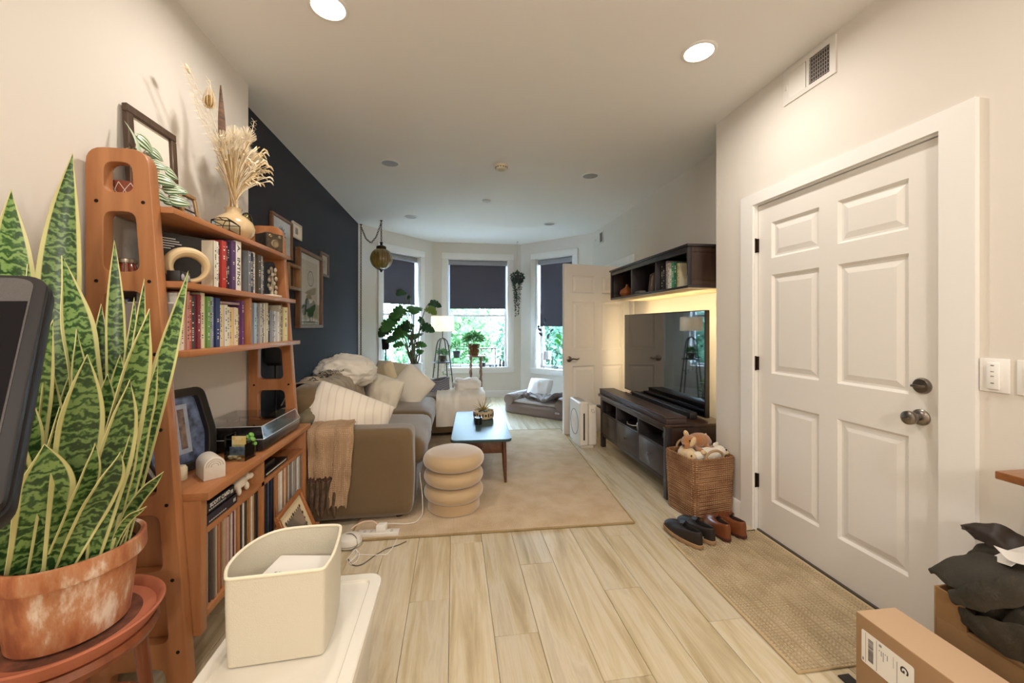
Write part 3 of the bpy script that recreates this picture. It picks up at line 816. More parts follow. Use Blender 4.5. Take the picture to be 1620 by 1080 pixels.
row([(272.3, 275, 480, '#8d8580', 'taupe book beside the side panel'), (275, 278, 478, '#e8e3da', 'thin white book at the side panel end'), (278, 281.5, 487, '#5a5c60', 'short slate grey book'),
     (281.5, 286.5, 463, '#cfcac2', 'pale grey book with dense black spine print'), (286.5, 289, 477, '#e5e0d6', 'slim off-white book left of the banded cream one'), (289, 295, 464, '#e9dfc8', 'cream book with dark bands on its spine'),
     (295, 300, 461, '#c08b7c', 'dusty pink book'), (300, 305, 467, '#b5574a', 'brick red paperback'), (305, 312, 468, '#4a4a4e', 'charcoal book with white blocks on its spine'), (312, 317, 466, '#7e2c38', 'burgundy book'),
     (317, 320, 467, '#c7765f', 'slim salmon book next to the burgundy one'), (320, 327, 463, '#e3dbbd', 'tall pale cream book with black specks'), (327, 333, 469, '#6f9a4e', 'grass green book'), (333, 338, 469, '#9aa0a6', 'silver grey book beside the green one'),
     (338, 341, 470, '#7d8aa0', 'slim steel blue book'), (341, 348, 471, '#2b3a6b', 'royal blue book with white spine letters'), (348, 351, 482, '#e9dfc0', '=low ivory paperback'), (351, 355, 482, '#e3c98d', '=low straw-yellow paperback'),
     (355, 360, 482, '#e2dfd2', '=low ivory paperback'), (360, 365, 485, '#dfe0cc', '=low ivory paperback'), (365, 370, 486, '#e2c690', '=low straw-yellow paperback'), (370, 374, 486, '#e6d3b0', '=low ivory paperback'), (374, 378, 487, '#e6dcc0', '=low ivory paperback'),
     (378, 382, 490, '#6b4a4a', 'brown book before the purple one'), (382, 386, 476, '#6f3f76', 'purple book beside the divider')], -.99, 1.188, .15, W3)
y0, y1 = px(350, 480, x=-1.0).y, px(377, 480, x=-1.0).y
t = thing('book', 'mauve-edged book lying flat on the low ivory paperbacks', 'book', (-1.03, (y0 + y1) / 2, 1.30), group='books on the lowest open shelf')
zt = 1.188 + (px(353, 482, x=-.99).z - 1.188) + .003
mb = MB(); mb.box(-1.11, -.995, y0, y1, zt, zt + .002); mb.box(-1.11, -.995, y0, y1, zt + .012, zt + .014); mb.box(-.997, -.995, y0, y1, zt, zt + .014); build(mb, 'cover', mat('#a58a86', .6), t)
mb = MB(); mb.box(-1.108, -.997, y0 + .002, y1 - .002, zt + .002, zt + .012); build(mb, 'pages', PAGE, t)
t = thing('book', 'navy book with blue picture cover facing out behind the side panel', 'book', (-1.13, 1.62, 1.188))
mb = MB(); mb.box(-1.218, -1.15, 1.585, 1.589, 1.189, 1.375); mb.box(-1.218, -1.15, 1.606, 1.61, 1.189, 1.375); mb.box(-1.218, -1.214, 1.585, 1.61, 1.189, 1.375); build(mb, 'cover', mat('#23264d', .5, var=.5, vs=25, hex2='#5b6ea8'), t)
mb = MB(); mb.box(-1.214, -1.153, 1.589, 1.606, 1.192, 1.371); build(mb, 'pages', PAGE, t)
W3b = 'on the lowest open shelf past the divider'
row([(402, 406, 479, '#a9bccb', 'ice blue book'), (406, 409, 480, '#7f97ad', 'denim blue slim book'), (409, 411, 482, '#3c3d45', 'thin charcoal book'), (411, 415, 480, '#b9b6ab', 'stone grey book'), (415, 418, 480, '#55648a', 'slim indigo book'),
     (418, 421, 480, '#d6d2bd', 'pale sand book'), (421, 424, 479, '#cfc8b0', 'tall oatmeal book'), (424, 428, 491, '#33363d', 'low black book'), (428, 430, 491, '#8aa0b5', 'thin grey-blue booklet'), (430, 434, 492, '#9e9fa6', 'low mid-grey book'),
     (434, 437, 492, '#e8e6de', '=low white slim book'), (437, 439, 493, '#6f7f92', 'thin slate blue booklet'), (439, 442, 493, '#e2e0d6', '=low white slim book'), (442, 446, 483, '#c2b8a2', 'tan book with dark lower spine'), (446, 449, 481, '#6c5f57', 'slim brown book'),
     (449, 455, 486, '#e5d9a6', 'butter yellow book at the far end')], -.99, 1.188, .15, W3b)
W2 = 'on the middle open shelf'
row([(338, 343, 381, '#e0d6c0', 'cream book'), (343, 347, 382, '#efece4', 'white book beside the cream one'), (347, 350.5, 382, '#3a2a26', 'slim dark brown book'), (350.5, 358, 381, '#b5342a', 'bright red book'), (358, 362, 382, '#3d1f2c', 'maroon-black book'),
     (362, 366, 382, '#241a26', 'black-violet book'), (366, 373, 381, '#5a3a63', 'plum purple book')], -.995, 1.437, .16, W2)
yA, yB = px(373, 500, x=-.995).y, px(381, 500, x=-.995).y
hb = px(377, 382, x=-.995).z - 1.437
t = book(yA, yB, 1.437, hb, -.995, .16, '#e9e3d6', 'white book with large black spine letters beside the divider on the middle open shelf', 'books ' + W2)
tm = text_mb('A.  INTING', .034, .0004)
wdt = max(p.x for p in tm.v) - min(p.x for p in tm.v)
tm.v = [Vector((p.x * hb * .8 / wdt, p.y, p.z)) for p in tm.v]
xf(tm, frame_M((-.9938, (yA + yB) / 2, 1.437 + hb * .52), (0, 0, -1), (0, 1, 0))); build(tm, 'spine_lettering', mat('#1a1718', .6), t.children[0], smooth=False)
row([(392, 397, 397, '#777b80', 'mid grey book'), (397, 402, 400, '#1d2240', 'midnight blue book'), (402, 406, 399, '#d8d0c4', 'pale beige book'), (408, 413, 403, '#4a4136', 'dark olive book'), (413, 417, 405, '#8b8a86', 'worn grey book'), (417, 420, 412, '#3b4048', 'slim graphite book')],
    -1.0, 1.437, .15, 'on the middle open shelf past the divider')
# big black book facing the room behind the ring
bk = thing('book', 'large black book with small white text on its front cover, behind the cream ring', 'book', (-1.085, 1.77, 1.4375), rot=(0, 0, -.62))
mb = MB(); mb.box(-.003, 0, -.105, .105, 0, .205); mb.box(-.028, -.025, -.105, .105, 0, .205); mb.box(-.028, 0, .1025, .105, 0, .205); build(mb, 'cover', mat('#131011', .5), bk, local=True)
mb = MB(); mb.box(-.025, -.003, -.102, .1025, .002, .203); build(mb, 'pages', PAGE, bk, local=True)
mb = MB()
for q, wd in enumerate((.07, .082, .09, .066, .054, .02)): mb.box(.0002, .0008, -.085, -.085 + wd, .182 - q * .0095, .1855 - q * .0095)
mb.box(.0002, .0008, -.075, -.042, .1, .1025)
build(mb, 'cover_text', mat('#d9d5d0', .6), bk, local=True, smooth=False)
# cream ring sculpture
rg = MB(); P = []
for i in range(48):
    a = 2 * PI * i / 48; th = .021 + .007 * math.sin(a - .3); R = .062
    c = Vector((0, R * math.cos(a) * 1.08, R * math.sin(a) + .076)); rad = Vector((0, math.cos(a), math.sin(a)))
    P.append([c + rad * th * .75 * math.cos(b) + Vector((1, 0, 0)) * th * 1.25 * math.sin(b) for b in [2 * PI * j / 14 for j in range(14)]])
rg.grid(P, cu=True, cv=True)
rm_ = Matrix.Translation((-1.015, 1.70, 1.4375)) @ Matrix.Rotation(-.75, 4, 'Z') @ Matrix.Scale(.9, 4)
o = build(rg, 'ring_sculpture', mat('#d9bf94', .6, var=.05, vs=12), fixn=True, M=rm_); tag(o, 'cream ring-shaped sculpture in front of the large black book', 'sculpture')
# jar of honey coloured preserves, small black tin
jx, jy = -1.165, 1.618
t = thing('glass_jar', 'small jar of dark amber preserve with a metal lid on the middle open shelf', 'jar', (jx, jy, 1.437))
mb = MB(); mb.lathe([(.028, 1.4375), (.031, 1.443), (.031, 1.485), (.026, 1.497), (.026, 1.503)], 24, (jx, jy, 0)); build(mb, 'jar_body', mat('#5c1f0d', .08, coat=1., var=.3, vs=20, hex2='#8a3a14'), t, fixn=True)
mb = MB(); mb.lathe([(.029, 1.503), (.0295, 1.505), (.0295, 1.516), (.027, 1.518), (.001, 1.518)], 24, (jx, jy, 0)); build(mb, 'lid', mat('#9b8f7f', .35, metal=.8), t, fixn=True)
t = thing('trinket_box', 'small black box with two silver roses on its front beside the cream ring', 'box', (-1.0, 1.625, 1.437), rz=.15)
mb = MB(); mb.box(-.02, .02, -.04, .04, .0, .04); build(mb, 'body', mat('#191617', .4), t, bevel=.002, local=True)
for yy in (-.019, .02):
    mb = MB()
    for r_, xx in ((.013, .0205), (.009, .022), (.005, .0235)): mb.lathe([(r_, 0), (r_ * .8, .002), (.0005, .0025)], 7, (xx, yy, .019), 0, Matrix.Rotation(PI / 2, 3, 'Y'))
    build(mb, 'rose', mat('#a9a6a6', .4, metal=.4), t, local=True, fixn=True)
# dark arch ornament and floral figurine
ax = -1.12
mb = MB(); poly = [(2.33, 1.437)] + [(2.42 - .09 * math.cos(a), 1.53 + .09 * math.sin(a)) for a in [PI * k / 20 for k in range(21)]] + [(2.51, 1.437)]
mb.prism(poly, -1.16, -1.14, 'YZ'); o = build(mb, 'arched_plaque', mat('#22293a', .4, var=.3, vs=10), fixn=True, bevel=.003); tag(o, 'dark arched plaque standing behind the pale floral figurine', 'plaque')
t = thing('figurine', 'pale stone figurine of a flower cluster on a white base', 'figurine', (-1.03, 2.46, 1.437))
mb = MB(); mb.box(-1.055, -1.0, 2.40, 2.515, 1.437, 1.455); build(mb, 'base', mat('#ddd2c0', .6), t, bevel=.003)
mb = MB(); mb.tube([(-1.03, 2.45, 1.455), (-1.03, 2.46, 1.52), (-1.03, 2.455, 1.6)], [.01, .008, .005], 8)
for i in range(15):
    z = 1.468 + i * .0098; a = i * 2.4; r_ = .03 - i * .0012
    mb.ball((-1.03 + .018 * math.cos(a), 2.458 + r_ * math.sin(a), z), (.008, .012, .014), 6, 0, Matrix.Rotation(a, 3, 'X'))
build(mb, 'flowers', mat('#bfb199', .7, var=.3, vs=60), t)

# ---------------------------------------------------------------- records
recs = [(1.610, 1.70, 11, 'nearest the side panel facing the plant', ['#a9998a', '#6e5f55', '#d9cfc0', '#3a3230', '#b7a693', '#e0d8ca', '#514741']),
        (1.725, 1.846, 13, 'between the first two thin dividers', ['#d8cfbf', '#b79f6e', '#3c6e7e', '#2c4e62', '#7a3136', '#c9a59a', '#e3dccd']),
        (1.870, 2.030, 17, 'on the bin side of the thick divider', ['#191617', '#2a2422', '#e5ddcf', '#b7864f', '#d9d3c7', '#3d3836', '#8f8a86']),
        (2.070, 2.196, 13, 'directly beyond the thick divider', ['#17151a', '#22283c', '#3f4660', '#151515', '#8b8fa5', '#2c2f38']),
        (2.220, 2.336, 12, 'behind the leaning framed mirror', ['#d8c6ae', '#e9e2d6', '#bb7f55', '#efe9df', '#cbb79c']),
        (2.360, 2.565, 18, 'at the sofa end of the unit', ['#e4ded4', '#c9c3ba', '#9e9892', '#dad2c6', '#7d7772', '#f0ece5'])]
RC = {'#a9998a': 'taupe', '#6e5f55': 'brown', '#d9cfc0': 'cream', '#3a3230': 'dark brown', '#b7a693': 'tan', '#e0d8ca': 'ivory', '#514741': 'umber', '#d8cfbf': 'cream', '#b79f6e': 'mustard', '#3c6e7e': 'teal', '#2c4e62': 'deep blue', '#7a3136': 'maroon', '#c9a59a': 'dusty pink', '#e3dccd': 'ivory', '#191617': 'black', '#2a2422': 'blackish brown', '#e5ddcf': 'ivory', '#b7864f': 'caramel', '#d9d3c7': 'pale grey', '#3d3836': 'charcoal', '#8f8a86': 'mid grey', '#17151a': 'black', '#22283c': 'midnight blue', '#3f4660': 'slate blue', '#151515': 'jet black', '#8b8fa5': 'lavender grey', '#2c2f38': 'graphite', '#d8c6ae': 'sand', '#e9e2d6': 'off-white', '#bb7f55': 'rust', '#efe9df': 'white', '#cbb79c': 'beige', '#e4ded4': 'pale ivory', '#c9c3ba': 'light grey', '#9e9892': 'mid grey', '#dad2c6': 'cream', '#7d7772': 'dark grey', '#f0ece5': 'white'}
for y0, y1, n, wh, cols in recs:
    r = random.Random(n * 7 + 1); y = y0
    for i in range(n):
        w = (y1 - y0) / n; h = .268 + r.random() * .006; dx = r.random() * .014; col = cols[r.randrange(len(cols))]
        mb = MB(); mb.box(-1.205, -.905 - dx, y + .0006, y + w * r.uniform(.62, .86), .2355, .2355 + h)
        o = build(mb, 'record_sleeve', mat(col, .55, var=.15, vs=40), bevel=.0008, seg=1)
        tag(o, RC[col] + ' record sleeve in the low compartment ' + wh, 'record', RC[col] + ' records ' + wh); y += w
# ---------------------------------------------------------------- inside the middle shelf
bcols = ['#232030', '#1b191c']
for i, (zz, txt) in enumerate(((.5355, ''), (.5755, 'SCOTT CARD'))):
    t = thing('book', ['thick dark violet book lying at the bottom of the pair in the low shelf', 'thick black book with white capital letters lying on another in the low shelf'][i], 'book', (-.99, 1.71, zz))
    a0, a1 = 1.615 + .006 * i, 1.83 - .012 * i
    mb = MB(); mb.box(-1.06, -.905 - .004 * i, a0, a1, zz, zz + .003); mb.box(-1.06, -.905 - .004 * i, a0, a1, zz + .036, zz + .039); mb.box(-.91 - .004 * i, -.905 - .004 * i, a0, a1, zz, zz + .039)
    cv = build(mb, 'cover', mat(bcols[i], .45), t, bevel=.001, seg=1)
    mb = MB(); mb.box(-1.058, -.91 - .004 * i, a0 + .004, a1 - .004, zz + .003, zz + .036); build(mb, 'pages', PAGE, t)
    if txt:
        tm = text_mb(txt, .02, .0006); wdt = max(p.x for p in tm.v) - min(p.x for p in tm.v); tm.v = [Vector((p.x * .135 / wdt, p.y, p.z)) for p in tm.v]
        xf(tm, frame_M((-.9082, 1.715, zz + .025), (0, 1, 0), (0, 0, 1))); build(tm, 'spine_lettering', mat('#e8e4de', .6), cv, smooth=False)
    mb = MB()
    for q in range(9): mb.box(-.9046 - .004 * i, -.904 - .004 * i, a0 + .02 + q * .013, a0 + .029 + q * .013, zz + .008, zz + .013)
    mb.box(-.9046 - .004 * i, -.904 - .004 * i, a1 - .03, a1 - .012, zz + .012, zz + .026); tag(build(mb, 'spine_print', mat('#b9b4ae', .6), cv, smooth=False), kind='stuff')
M0 = Vector((-.945, 1.925, .536))
def rel(*p): return M0 + Vector(p)
o = blob('hippo_figurine', [(rel(0, 0, .045), (.026, .05, .026)), (rel(.002, .055, .052), (.02, .026, .019)), (rel(.004, .082, .046), (.019, .02, .016))] + [(rel(a, b, .018), (.011, .012, .02)) for a in (-.016, .016) for b in (-.032, .035)] +
         [(rel(-.012, .045, .072), (.005, .004, .007)), (rel(.014, .045, .072), (.005, .004, .007))], mat('#e4d8c3', .6), voxel=.004, smooth_it=3)
tag(o, 'small cream hippo figurine in the low shelf beside the two dark books', 'figurine')
t = thing('cassette', 'black cassette with white teeth lying in the low shelf beyond the thick divider', 'cassette', (-.96, 2.19, .5355))
mb = MB(); mb.box(-1.03, -.91, 2.085, 2.36, .5355, .557); build(mb, 'body', BLACK, t, bevel=.002)
mb = MB(); mb.box(-.911, -.909, 2.10, 2.34, .545, .553); strip = build(mb, 'tooth_strip', mat('#2d2a2a', .5), t)
for q in range(16):
    mb = MB(); mb.box(-.909, -.908, 2.105 + q * .0147, 2.114 + q * .0147, .5455, .5525); build(mb, 'tooth', mat('#e2ddd3', .5), strip, smooth=False)
mb = MB(); mb.box(-1.03, -.93, 2.09, 2.25, .5575, .585); o = build(mb, 'game_case', mat('#1a1819', .4, var=.3, vs=30), bevel=.002); tag(o, 'small black case stacked on the toothed cassette', 'case')

# ---------------------------------------------------------------- top of the unit
t = thing('potted_plant', 'striped-leaf trailing plant in a terracotta pot with crossed white lines', 'potted plant', (-1.165, 1.635, 1.70))
mb = MB(); mb.lathe([(.04, 1.7005), (.043, 1.703), (.051, 1.78), (.052, 1.79), (.047, 1.79), (.044, 1.775), (.001, 1.772)], 28, (-1.165, 1.635, 0)); pot = build(mb, 'pot', mat('#8f4a33', .7, var=.2, vs=15), t, fixn=True)
for i in range(10):
    for sg in (-1, 1):
        a0 = 2 * PI * i / 10; pts = []
        for k in range(9):
            f = k / 8; a = a0 + sg * f * .95; r_ = .0432 + .0088 * f; pts.append((-1.165 + r_ * math.cos(a), 1.635 + r_ * math.sin(a), 1.705 + .08 * f))
        mb = MB(); mb.tube(pts, .0011, 5); build(mb, 'white_line', mat('#e7ddd2', .7), pot)
def stripe_leaf_mat(g1, g2, freq):
    key = ('stripe', g1, g2, freq)
    if key in MATS: return MATS[key]
    m, n, l, b = nt('m_striped_leaf_%d' % len(MATS)); at_ = n.new('ShaderNodeAttribute'); at_.attribute_name = 'across'
    mu = n.new('ShaderNodeMath'); mu.operation = 'MULTIPLY'; mu.inputs[1].default_value = freq; l.new(at_.outputs['Fac'], mu.inputs[0])
    s = n.new('ShaderNodeMath'); s.operation = 'SINE'; l.new(mu.outputs[0], s.inputs[0])
    mr = n.new('ShaderNodeMapRange'); mr.inputs[1].default_value = -.3; mr.inputs[2].default_value = .5; l.new(s.outputs[0], mr.inputs[0])
    mx = n.new('ShaderNodeMix'); mx.data_type = 'RGBA'; mx.inputs[6].default_value = lin(g1); mx.inputs[7].default_value = lin(g2); l.new(mr.outputs[0], mx.inputs[0])
    l.new(mx.outputs[2], b.inputs['Base Color']); b.inputs['Roughness'].default_value = .4; MATS[key] = m; return m
def round_leaf(base, tip, w, m, parent, up=Vector((0, 0, 1)), cup=.12, name='leaf', n=9, shape=.6):
    """broad leaf with an 'across' attribute for stripes"""
    base = Vector(base); tip = Vector(tip); d = tip - base; L = d.length; d.normalize(); s = d.cross(up).normalized(); nr = s.cross(d)
    P = []; acr = []
    for i in range(n + 1):
        f = i / n; ww = w / 2 * math.sin(PI * min(1, f ** shape * .97 + .03)) ** .75; row = []
        for j in range(7):
            q = -1 + j / 3; row.append(base + d * L * f + s * ww * q + nr * (cup * L * (math.sin(PI * f) * .8 - .5 * f * f) - .22 * ww * q * q)); acr.append(q)
        P.append(row)
    mb = MB(); mb.grid(P); o = build(mb, name, m, parent, smooth=True, angle=80)
    a = o.data.attributes.new('across', 'FLOAT', 'POINT'); a.data.foreach_set('value', acr); return o
SL = stripe_leaf_mat('#33592c', '#d3dcc0', 13)
r = random.Random(3)
spots = [(200, 240), (230, 228), (215, 262), (252, 262), (262, 285), (240, 292), (275, 300), (285, 318), (255, 310), (248, 245), (232, 268), (272, 275), (190, 250), (266, 318), (285, 300)]
for i, (a, b) in enumerate(spots):
    c = px(a, b, y=1.66 + .012 * i + (.03 if i % 2 else 0)); c.x = max(min(c.x, -1.02), -1.2)
    d = Vector((c.x + 1.165, c.y - 1.635, 0)); d = d.normalized() if d.length > .01 else Vector((.6, -.6, 0)); d += Vector((r.uniform(-.3, .5), r.uniform(-.4, .4), r.uniform(-.5, .1)))
    d.normalize(); L = r.uniform(.05, .068); mb = MB()
    mb.tube(bez((-1.165, 1.635, 1.775), (-1.165, 1.635, 1.85), c + Vector((0, 0, .03)) - d * .03, c - d * L / 2, 8), .0016, 5); build(mb, 'stem', mat('#7b5a3d', .6), t)
    round_leaf(c - d * L * .6, c + d * L * .6, L * .95, SL, t, up=Vector((.6, -.6, .45)))
o_ = px(205, 205, y=1.7); round_leaf((-1.15, 1.66, 1.86), (o_.x + .02, 1.66, o_.z + .02), .022, mat('#aab89a', .5), t)
def framed(name, label, cat, M, w, h, fw, d, fm, mm=None, matw=0., pic=None, art=None, glass=False, group=None, backed=True):
    """picture frame standing in local XY (x right, y up), face towards +z"""
    t = thing(name, label, cat, M @ Vector((w / 2, 0, 0)), group=group)
    for (x0, x1, y0, y1) in ((0, w, 0, fw), (0, w, h - fw, h), (0, fw, fw, h - fw), (w - fw, w, fw, h - fw)):
        mb = MB(); mb.box(x0, x1, y0, y1, 0, d, 0, M); build(mb, 'frame_rail', fm, t, bevel=min(.003, fw * .2), seg=1)
    mb = MB(); mb.box(fw, w - fw, fw, h - fw, .001, d * .35, 0, M); bk_ = build(mb, 'mount' if mm else 'print', mm or pic, t, smooth=False)
    if mm and pic is not None:
        mb = MB(); mb.box(fw + matw, w - fw - matw, fw + matw, h - fw - matw, d * .35, d * .35 + .0008, 0, M); build(mb, 'print', pic, t, smooth=False)
    if art:
        for nm, amb, am in art(w, h, d * .35 + .0012):
            build(xf(amb, M), nm, am, bk_, smooth=False)
    if glass:
        mb = MB(); mb.box(fw, w - fw, fw, h - fw, d * .7, d * .7 + .001, 0, M); build(mb, 'glazing', clear('#ffffff', .03, gloss=.5), t, smooth=False)
    return t
def disc(mb, c, r, z, n=24, ri=0.):
    if ri: mb.grid([[Vector((c[0] + q * math.cos(a), c[1] + q * math.sin(a), z)) for a in [2 * PI * j / n for j in range(n)]] for q in (ri, r)], cv=True, flip=True)
    else: mb.add([(c[0] + r * math.cos(2 * PI * j / n), c[1] + r * math.sin(2 * PI * j / n), z) for j in range(n)], [tuple(range(n))])
    return mb
PAPER = mat('#e6ddcf', .8, var=.04, vs=6); INK = mat('#2b2826', .8); OLDP = mat('#cdbb9b', .8, var=.12, vs=10)
DKW = wood('#57412f', '#3a2a1f', 'Z', .5, 14); GREYW = wood('#7a6652', '#57483b', 'Z', .6, 14); BRW = wood('#7d5636', '#5c3c24', 'Z', .5, 14)
def onX(x, y, z, lean=0.):        # frame on a wall facing +x: local x -> +Y, local y -> up (leaning back by lean), z -> +X
    return frame_M((x, y, z), (0, 1, 0), (-math.sin(lean), 0, math.cos(lean)))
def art_sketch(w, h, z):
    mb = MB()
    for q in range(9): mb.box(w * .4 + q * w * .022, w * .41 + q * w * .022, h * (.42 + .03 * math.sin(q)), h * (.58 + .03 * math.cos(q * 2)), z, z + .0003)
    f = MB(); f.box(w * .36, w * .64, h * .38, h * .62, z - .0008, z - .0002)
    return [('sketch_ground', f, mat('#b9a88d', .8, var=.3, vs=40)), ('sketch', mb, INK)]
framed('picture_frame', 'dark weathered wood frame with a small sketch, on top of the shelf unit', 'picture', onX(-1.212, 1.685, 1.701, .05), .27, .415, .032, .02, DKW, PAPER, art=art_sketch)
def art_photos(w, h, z):
    o = []
    for q, yy in ((0, .52), (1, .12)):
        mb = MB(); mb.box(w * .2, w * .8, h * yy, h * (yy + .34), z, z + .0004); o.append(('photograph', mb, mat('#4a4744', .5, var=.6, vs=45, hex2='#c9c2ba')))
    return o
framed('picture_frame', 'small pale wood frame holding two black and white photographs', 'picture', onX(-1.13, 1.86, 1.701, .18), .115, .155, .017, .012, wood('#b08d5e', '#8d6c42', 'Z'), mat('#2d2926', .6), art=art_photos)
# vase with dried stems
vx, vy = -1.09, 2.17
t = thing('vase', 'round cream glazed vase full of dried grasses and a teasel head', 'vase', (vx, vy, 1.70))
mb = MB(); mb.lathe([(.04, 1.7005), (.06, 1.704), (.088, 1.735), (.094, 1.762), (.085, 1.795), (.06, 1.82), (.037, 1.834), (.033, 1.85), (.038, 1.862), (.034, 1.862), (.029, 1.848), (.03, 1.80), (.001, 1.79)], 36, (vx, vy, 0))
build(mb, 'body', mat('#cdb287', .22, coat=.6, var=.12, vs=14), t, fixn=True)
top = Vector((vx, vy, 1.85)); r = random.Random(11)
def stem_to(q, ctrl=.35, a=.0012): 
    q = Vector(q); mid = top + Vector((0, 0, (q.z - top.z) * ctrl)); b0 = top + Vector((r.uniform(-.02, .02), r.uniform(-.02, .02), -.03))
    return bez(b0, mid, q - (q - mid) * .3, q, 9)
STRAW = mat('#d3b98d', .8, var=.2, vs=40); STRAW2 = mat('#b9955f', .8, var=.2, vs=40); PALE = mat('#e6d8bd', .85)
for i in range(95):                                                  # sheaf of straw stems
    a = r.uniform(338, 412); b = 205 + abs(a - 362) * .55 + r.uniform(0, 50); q = px(a, b, x=vx + r.uniform(-.05, .09)); q.x = max(q.x, XL + .02)
    mb = MB(); pts = stem_to(q, .62); pts.append(pts[-1] + Vector((r.uniform(-.01, .012), r.uniform(-.006, .016), r.uniform(-.012, .012)))); mb.tube(pts, [.0019] * 8 + [.0032, .0008], 5); build(mb, 'dry_stem', (STRAW, STRAW2, PALE)[i % 3], t)
for i in range(44):                                                  # drooping oat heads on the right
    q = px(r.uniform(388, 427), r.uniform(236, 290), x=vx + r.uniform(0, .1)); pts = stem_to(q, .5); pts += [pts[-1] + Vector((.008, .008, -.004)), pts[-1] + Vector((.016, .012, -.018))]
    mb = MB(); mb.tube(pts, [.0016] * 8 + [.005, .0055, .001], 6); build(mb, 'oat_head', STRAW if i % 3 else PALE, t)
for i, (a, b, rx, rz_) in enumerate(((385, 250, .03, .06), (370, 225, .028, .065), (400, 258, .026, .05), (352, 232, .022, .055), (390, 222, .024, .05))):   # feathery grass plumes
    c = px(a, b, x=vx + .02); mb = MB()
    for q in range(330):
        v = rv(); s_ = c + Vector((v.x * rx * .6, v.y * rx * .6, v.z * rz_ * .7)); e = s_ + Vector((v.x * .03, v.y * .03 + .004, abs(v.z) * .02 + .02)); mb.tube([s_, e], [.0010, .0004], 3)
    pl = build(mb, 'grass_plume', PALE, t); tag(pl, kind='stuff'); mb = MB(); mb.tube(stem_to(c), .0016, 5); build(mb, 'dry_stem', STRAW2, t)
c = px(331, 160, x=vx)                                               # teasel
mb = MB(); mb.ball(c, (.016, .016, .028), 10); th = build(mb, 'teasel_head', mat('#a8864f', .9, bump=.8, bs=400), t)
for j in range(9):
    a = 2 * PI * j / 9; v = Vector((math.cos(a), math.sin(a), 0)); mb = MB(); mb.tube(bez(c - Vector((0, 0, .03)), c + v * .035 - Vector((0, 0, .03)), c + v * .026 + Vector((0, 0, .01)), c + v * .008 + Vector((0, 0, .06)), 8), [.0016] * 7 + [.0004], 5); build(mb, 'bract', STRAW, th)
mb = MB(); mb.tube(stem_to(c - Vector((0, 0, .025))), .002, 6); build(mb, 'dry_stem', PALE, t)
c = px(349, 135, x=vx + .02); b0 = px(352, 235, x=vx + .02); P = []   # pheasant feather
for i in range(14):
    f = i / 13; p = b0.lerp(c, f); w = .02 * math.sin(PI * (f * .85 + .12)) ** .6 * (1 - f * .6); P.append([p - Vector((.7, .7, 0)) * w, p + Vector((.002, -.002, 0)), p + Vector((.7, .7, 0)) * w])
build(sheet(P, .0006), 'feather', mat('#6d4a2c', .7, var=.6, vs=70, hex2='#2a1a12', stretch=(.2, .2, 1)), t); mb = MB(); mb.tube(stem_to(b0), .0015, 5); build(mb, 'feather_shaft', PALE, t)
for (a, b, c1) in ((292, 105, (310, 165)), (306, 152, (318, 205)), (332, 128, (338, 170)), (402, 192, (396, 230)), (300, 108, (330, 190))):   # fine arching wisps
    q = px(a, b, x=vx - .02); q2 = px(*c1, x=vx - .02)
    pts = bez(top, top + Vector((0, 0, .2)), q2, q, 16); mb = MB(); mb.tube(pts, [.0018] * 10 + [.0014] * 6, 5)
    for k in range(7, 16):
        for s in (-1, 1):
            for e in (0, 1):
                mb.tube([pts[k], pts[k] + Vector((s * .012, s * .028, .02 - e * .035)) * (1.35 - k / 20)], [.0010, .0006], 3)
    build(mb, 'wisp', PALE, t)
q = px(292, 104, x=vx - .03); mb = MB(); mb.ball(q + Vector((0, .02, 0)), (.006, .02, .011), 8, 0, Matrix.Rotation(-.6, 3, 'X')); build(mb, 'seed_head', PALE, t)
# leaded glass box
gx, gy = -1.025, 1.98
t = thing('glass_box', 'small clear glass trinket box with dark metal edges in front of the vase', 'box', (gx, gy, 1.70), rz=.1)
a, b, h = .035, .055, .045
mb = MB(); cs = [(-a, -b), (a, -b), (a, b), (-a, b)]
for z in (.002, h):
    for i in range(4): mb.tube([(*cs[i], z), (*cs[(i + 1) % 4], z)], .002, 6)
for p in cs: mb.tube([(*p, .002), (*p, h)], .002, 6); mb.tube([(*p, h), (p[0] * .45, p[1] * .6, h + .016)], .0018, 6)
cs2 = [(p[0] * .45, p[1] * .6, h + .016) for p in cs]
for i in range(4): mb.tube([cs2[i], cs2[(i + 1) % 4]], .0018, 6)
build(mb, 'metal_edges', IRON, t, local=True)
for i in range(4):
    mb = MB(); p, q = cs[i], cs[(i + 1) % 4]; mb.add([(*p, .002), (*q, .002), (*q, h), (*p, h)], [(0, 1, 2, 3)]); build(mb, 'pane', clear('#eef4f0', .02), t, local=True, smooth=False)
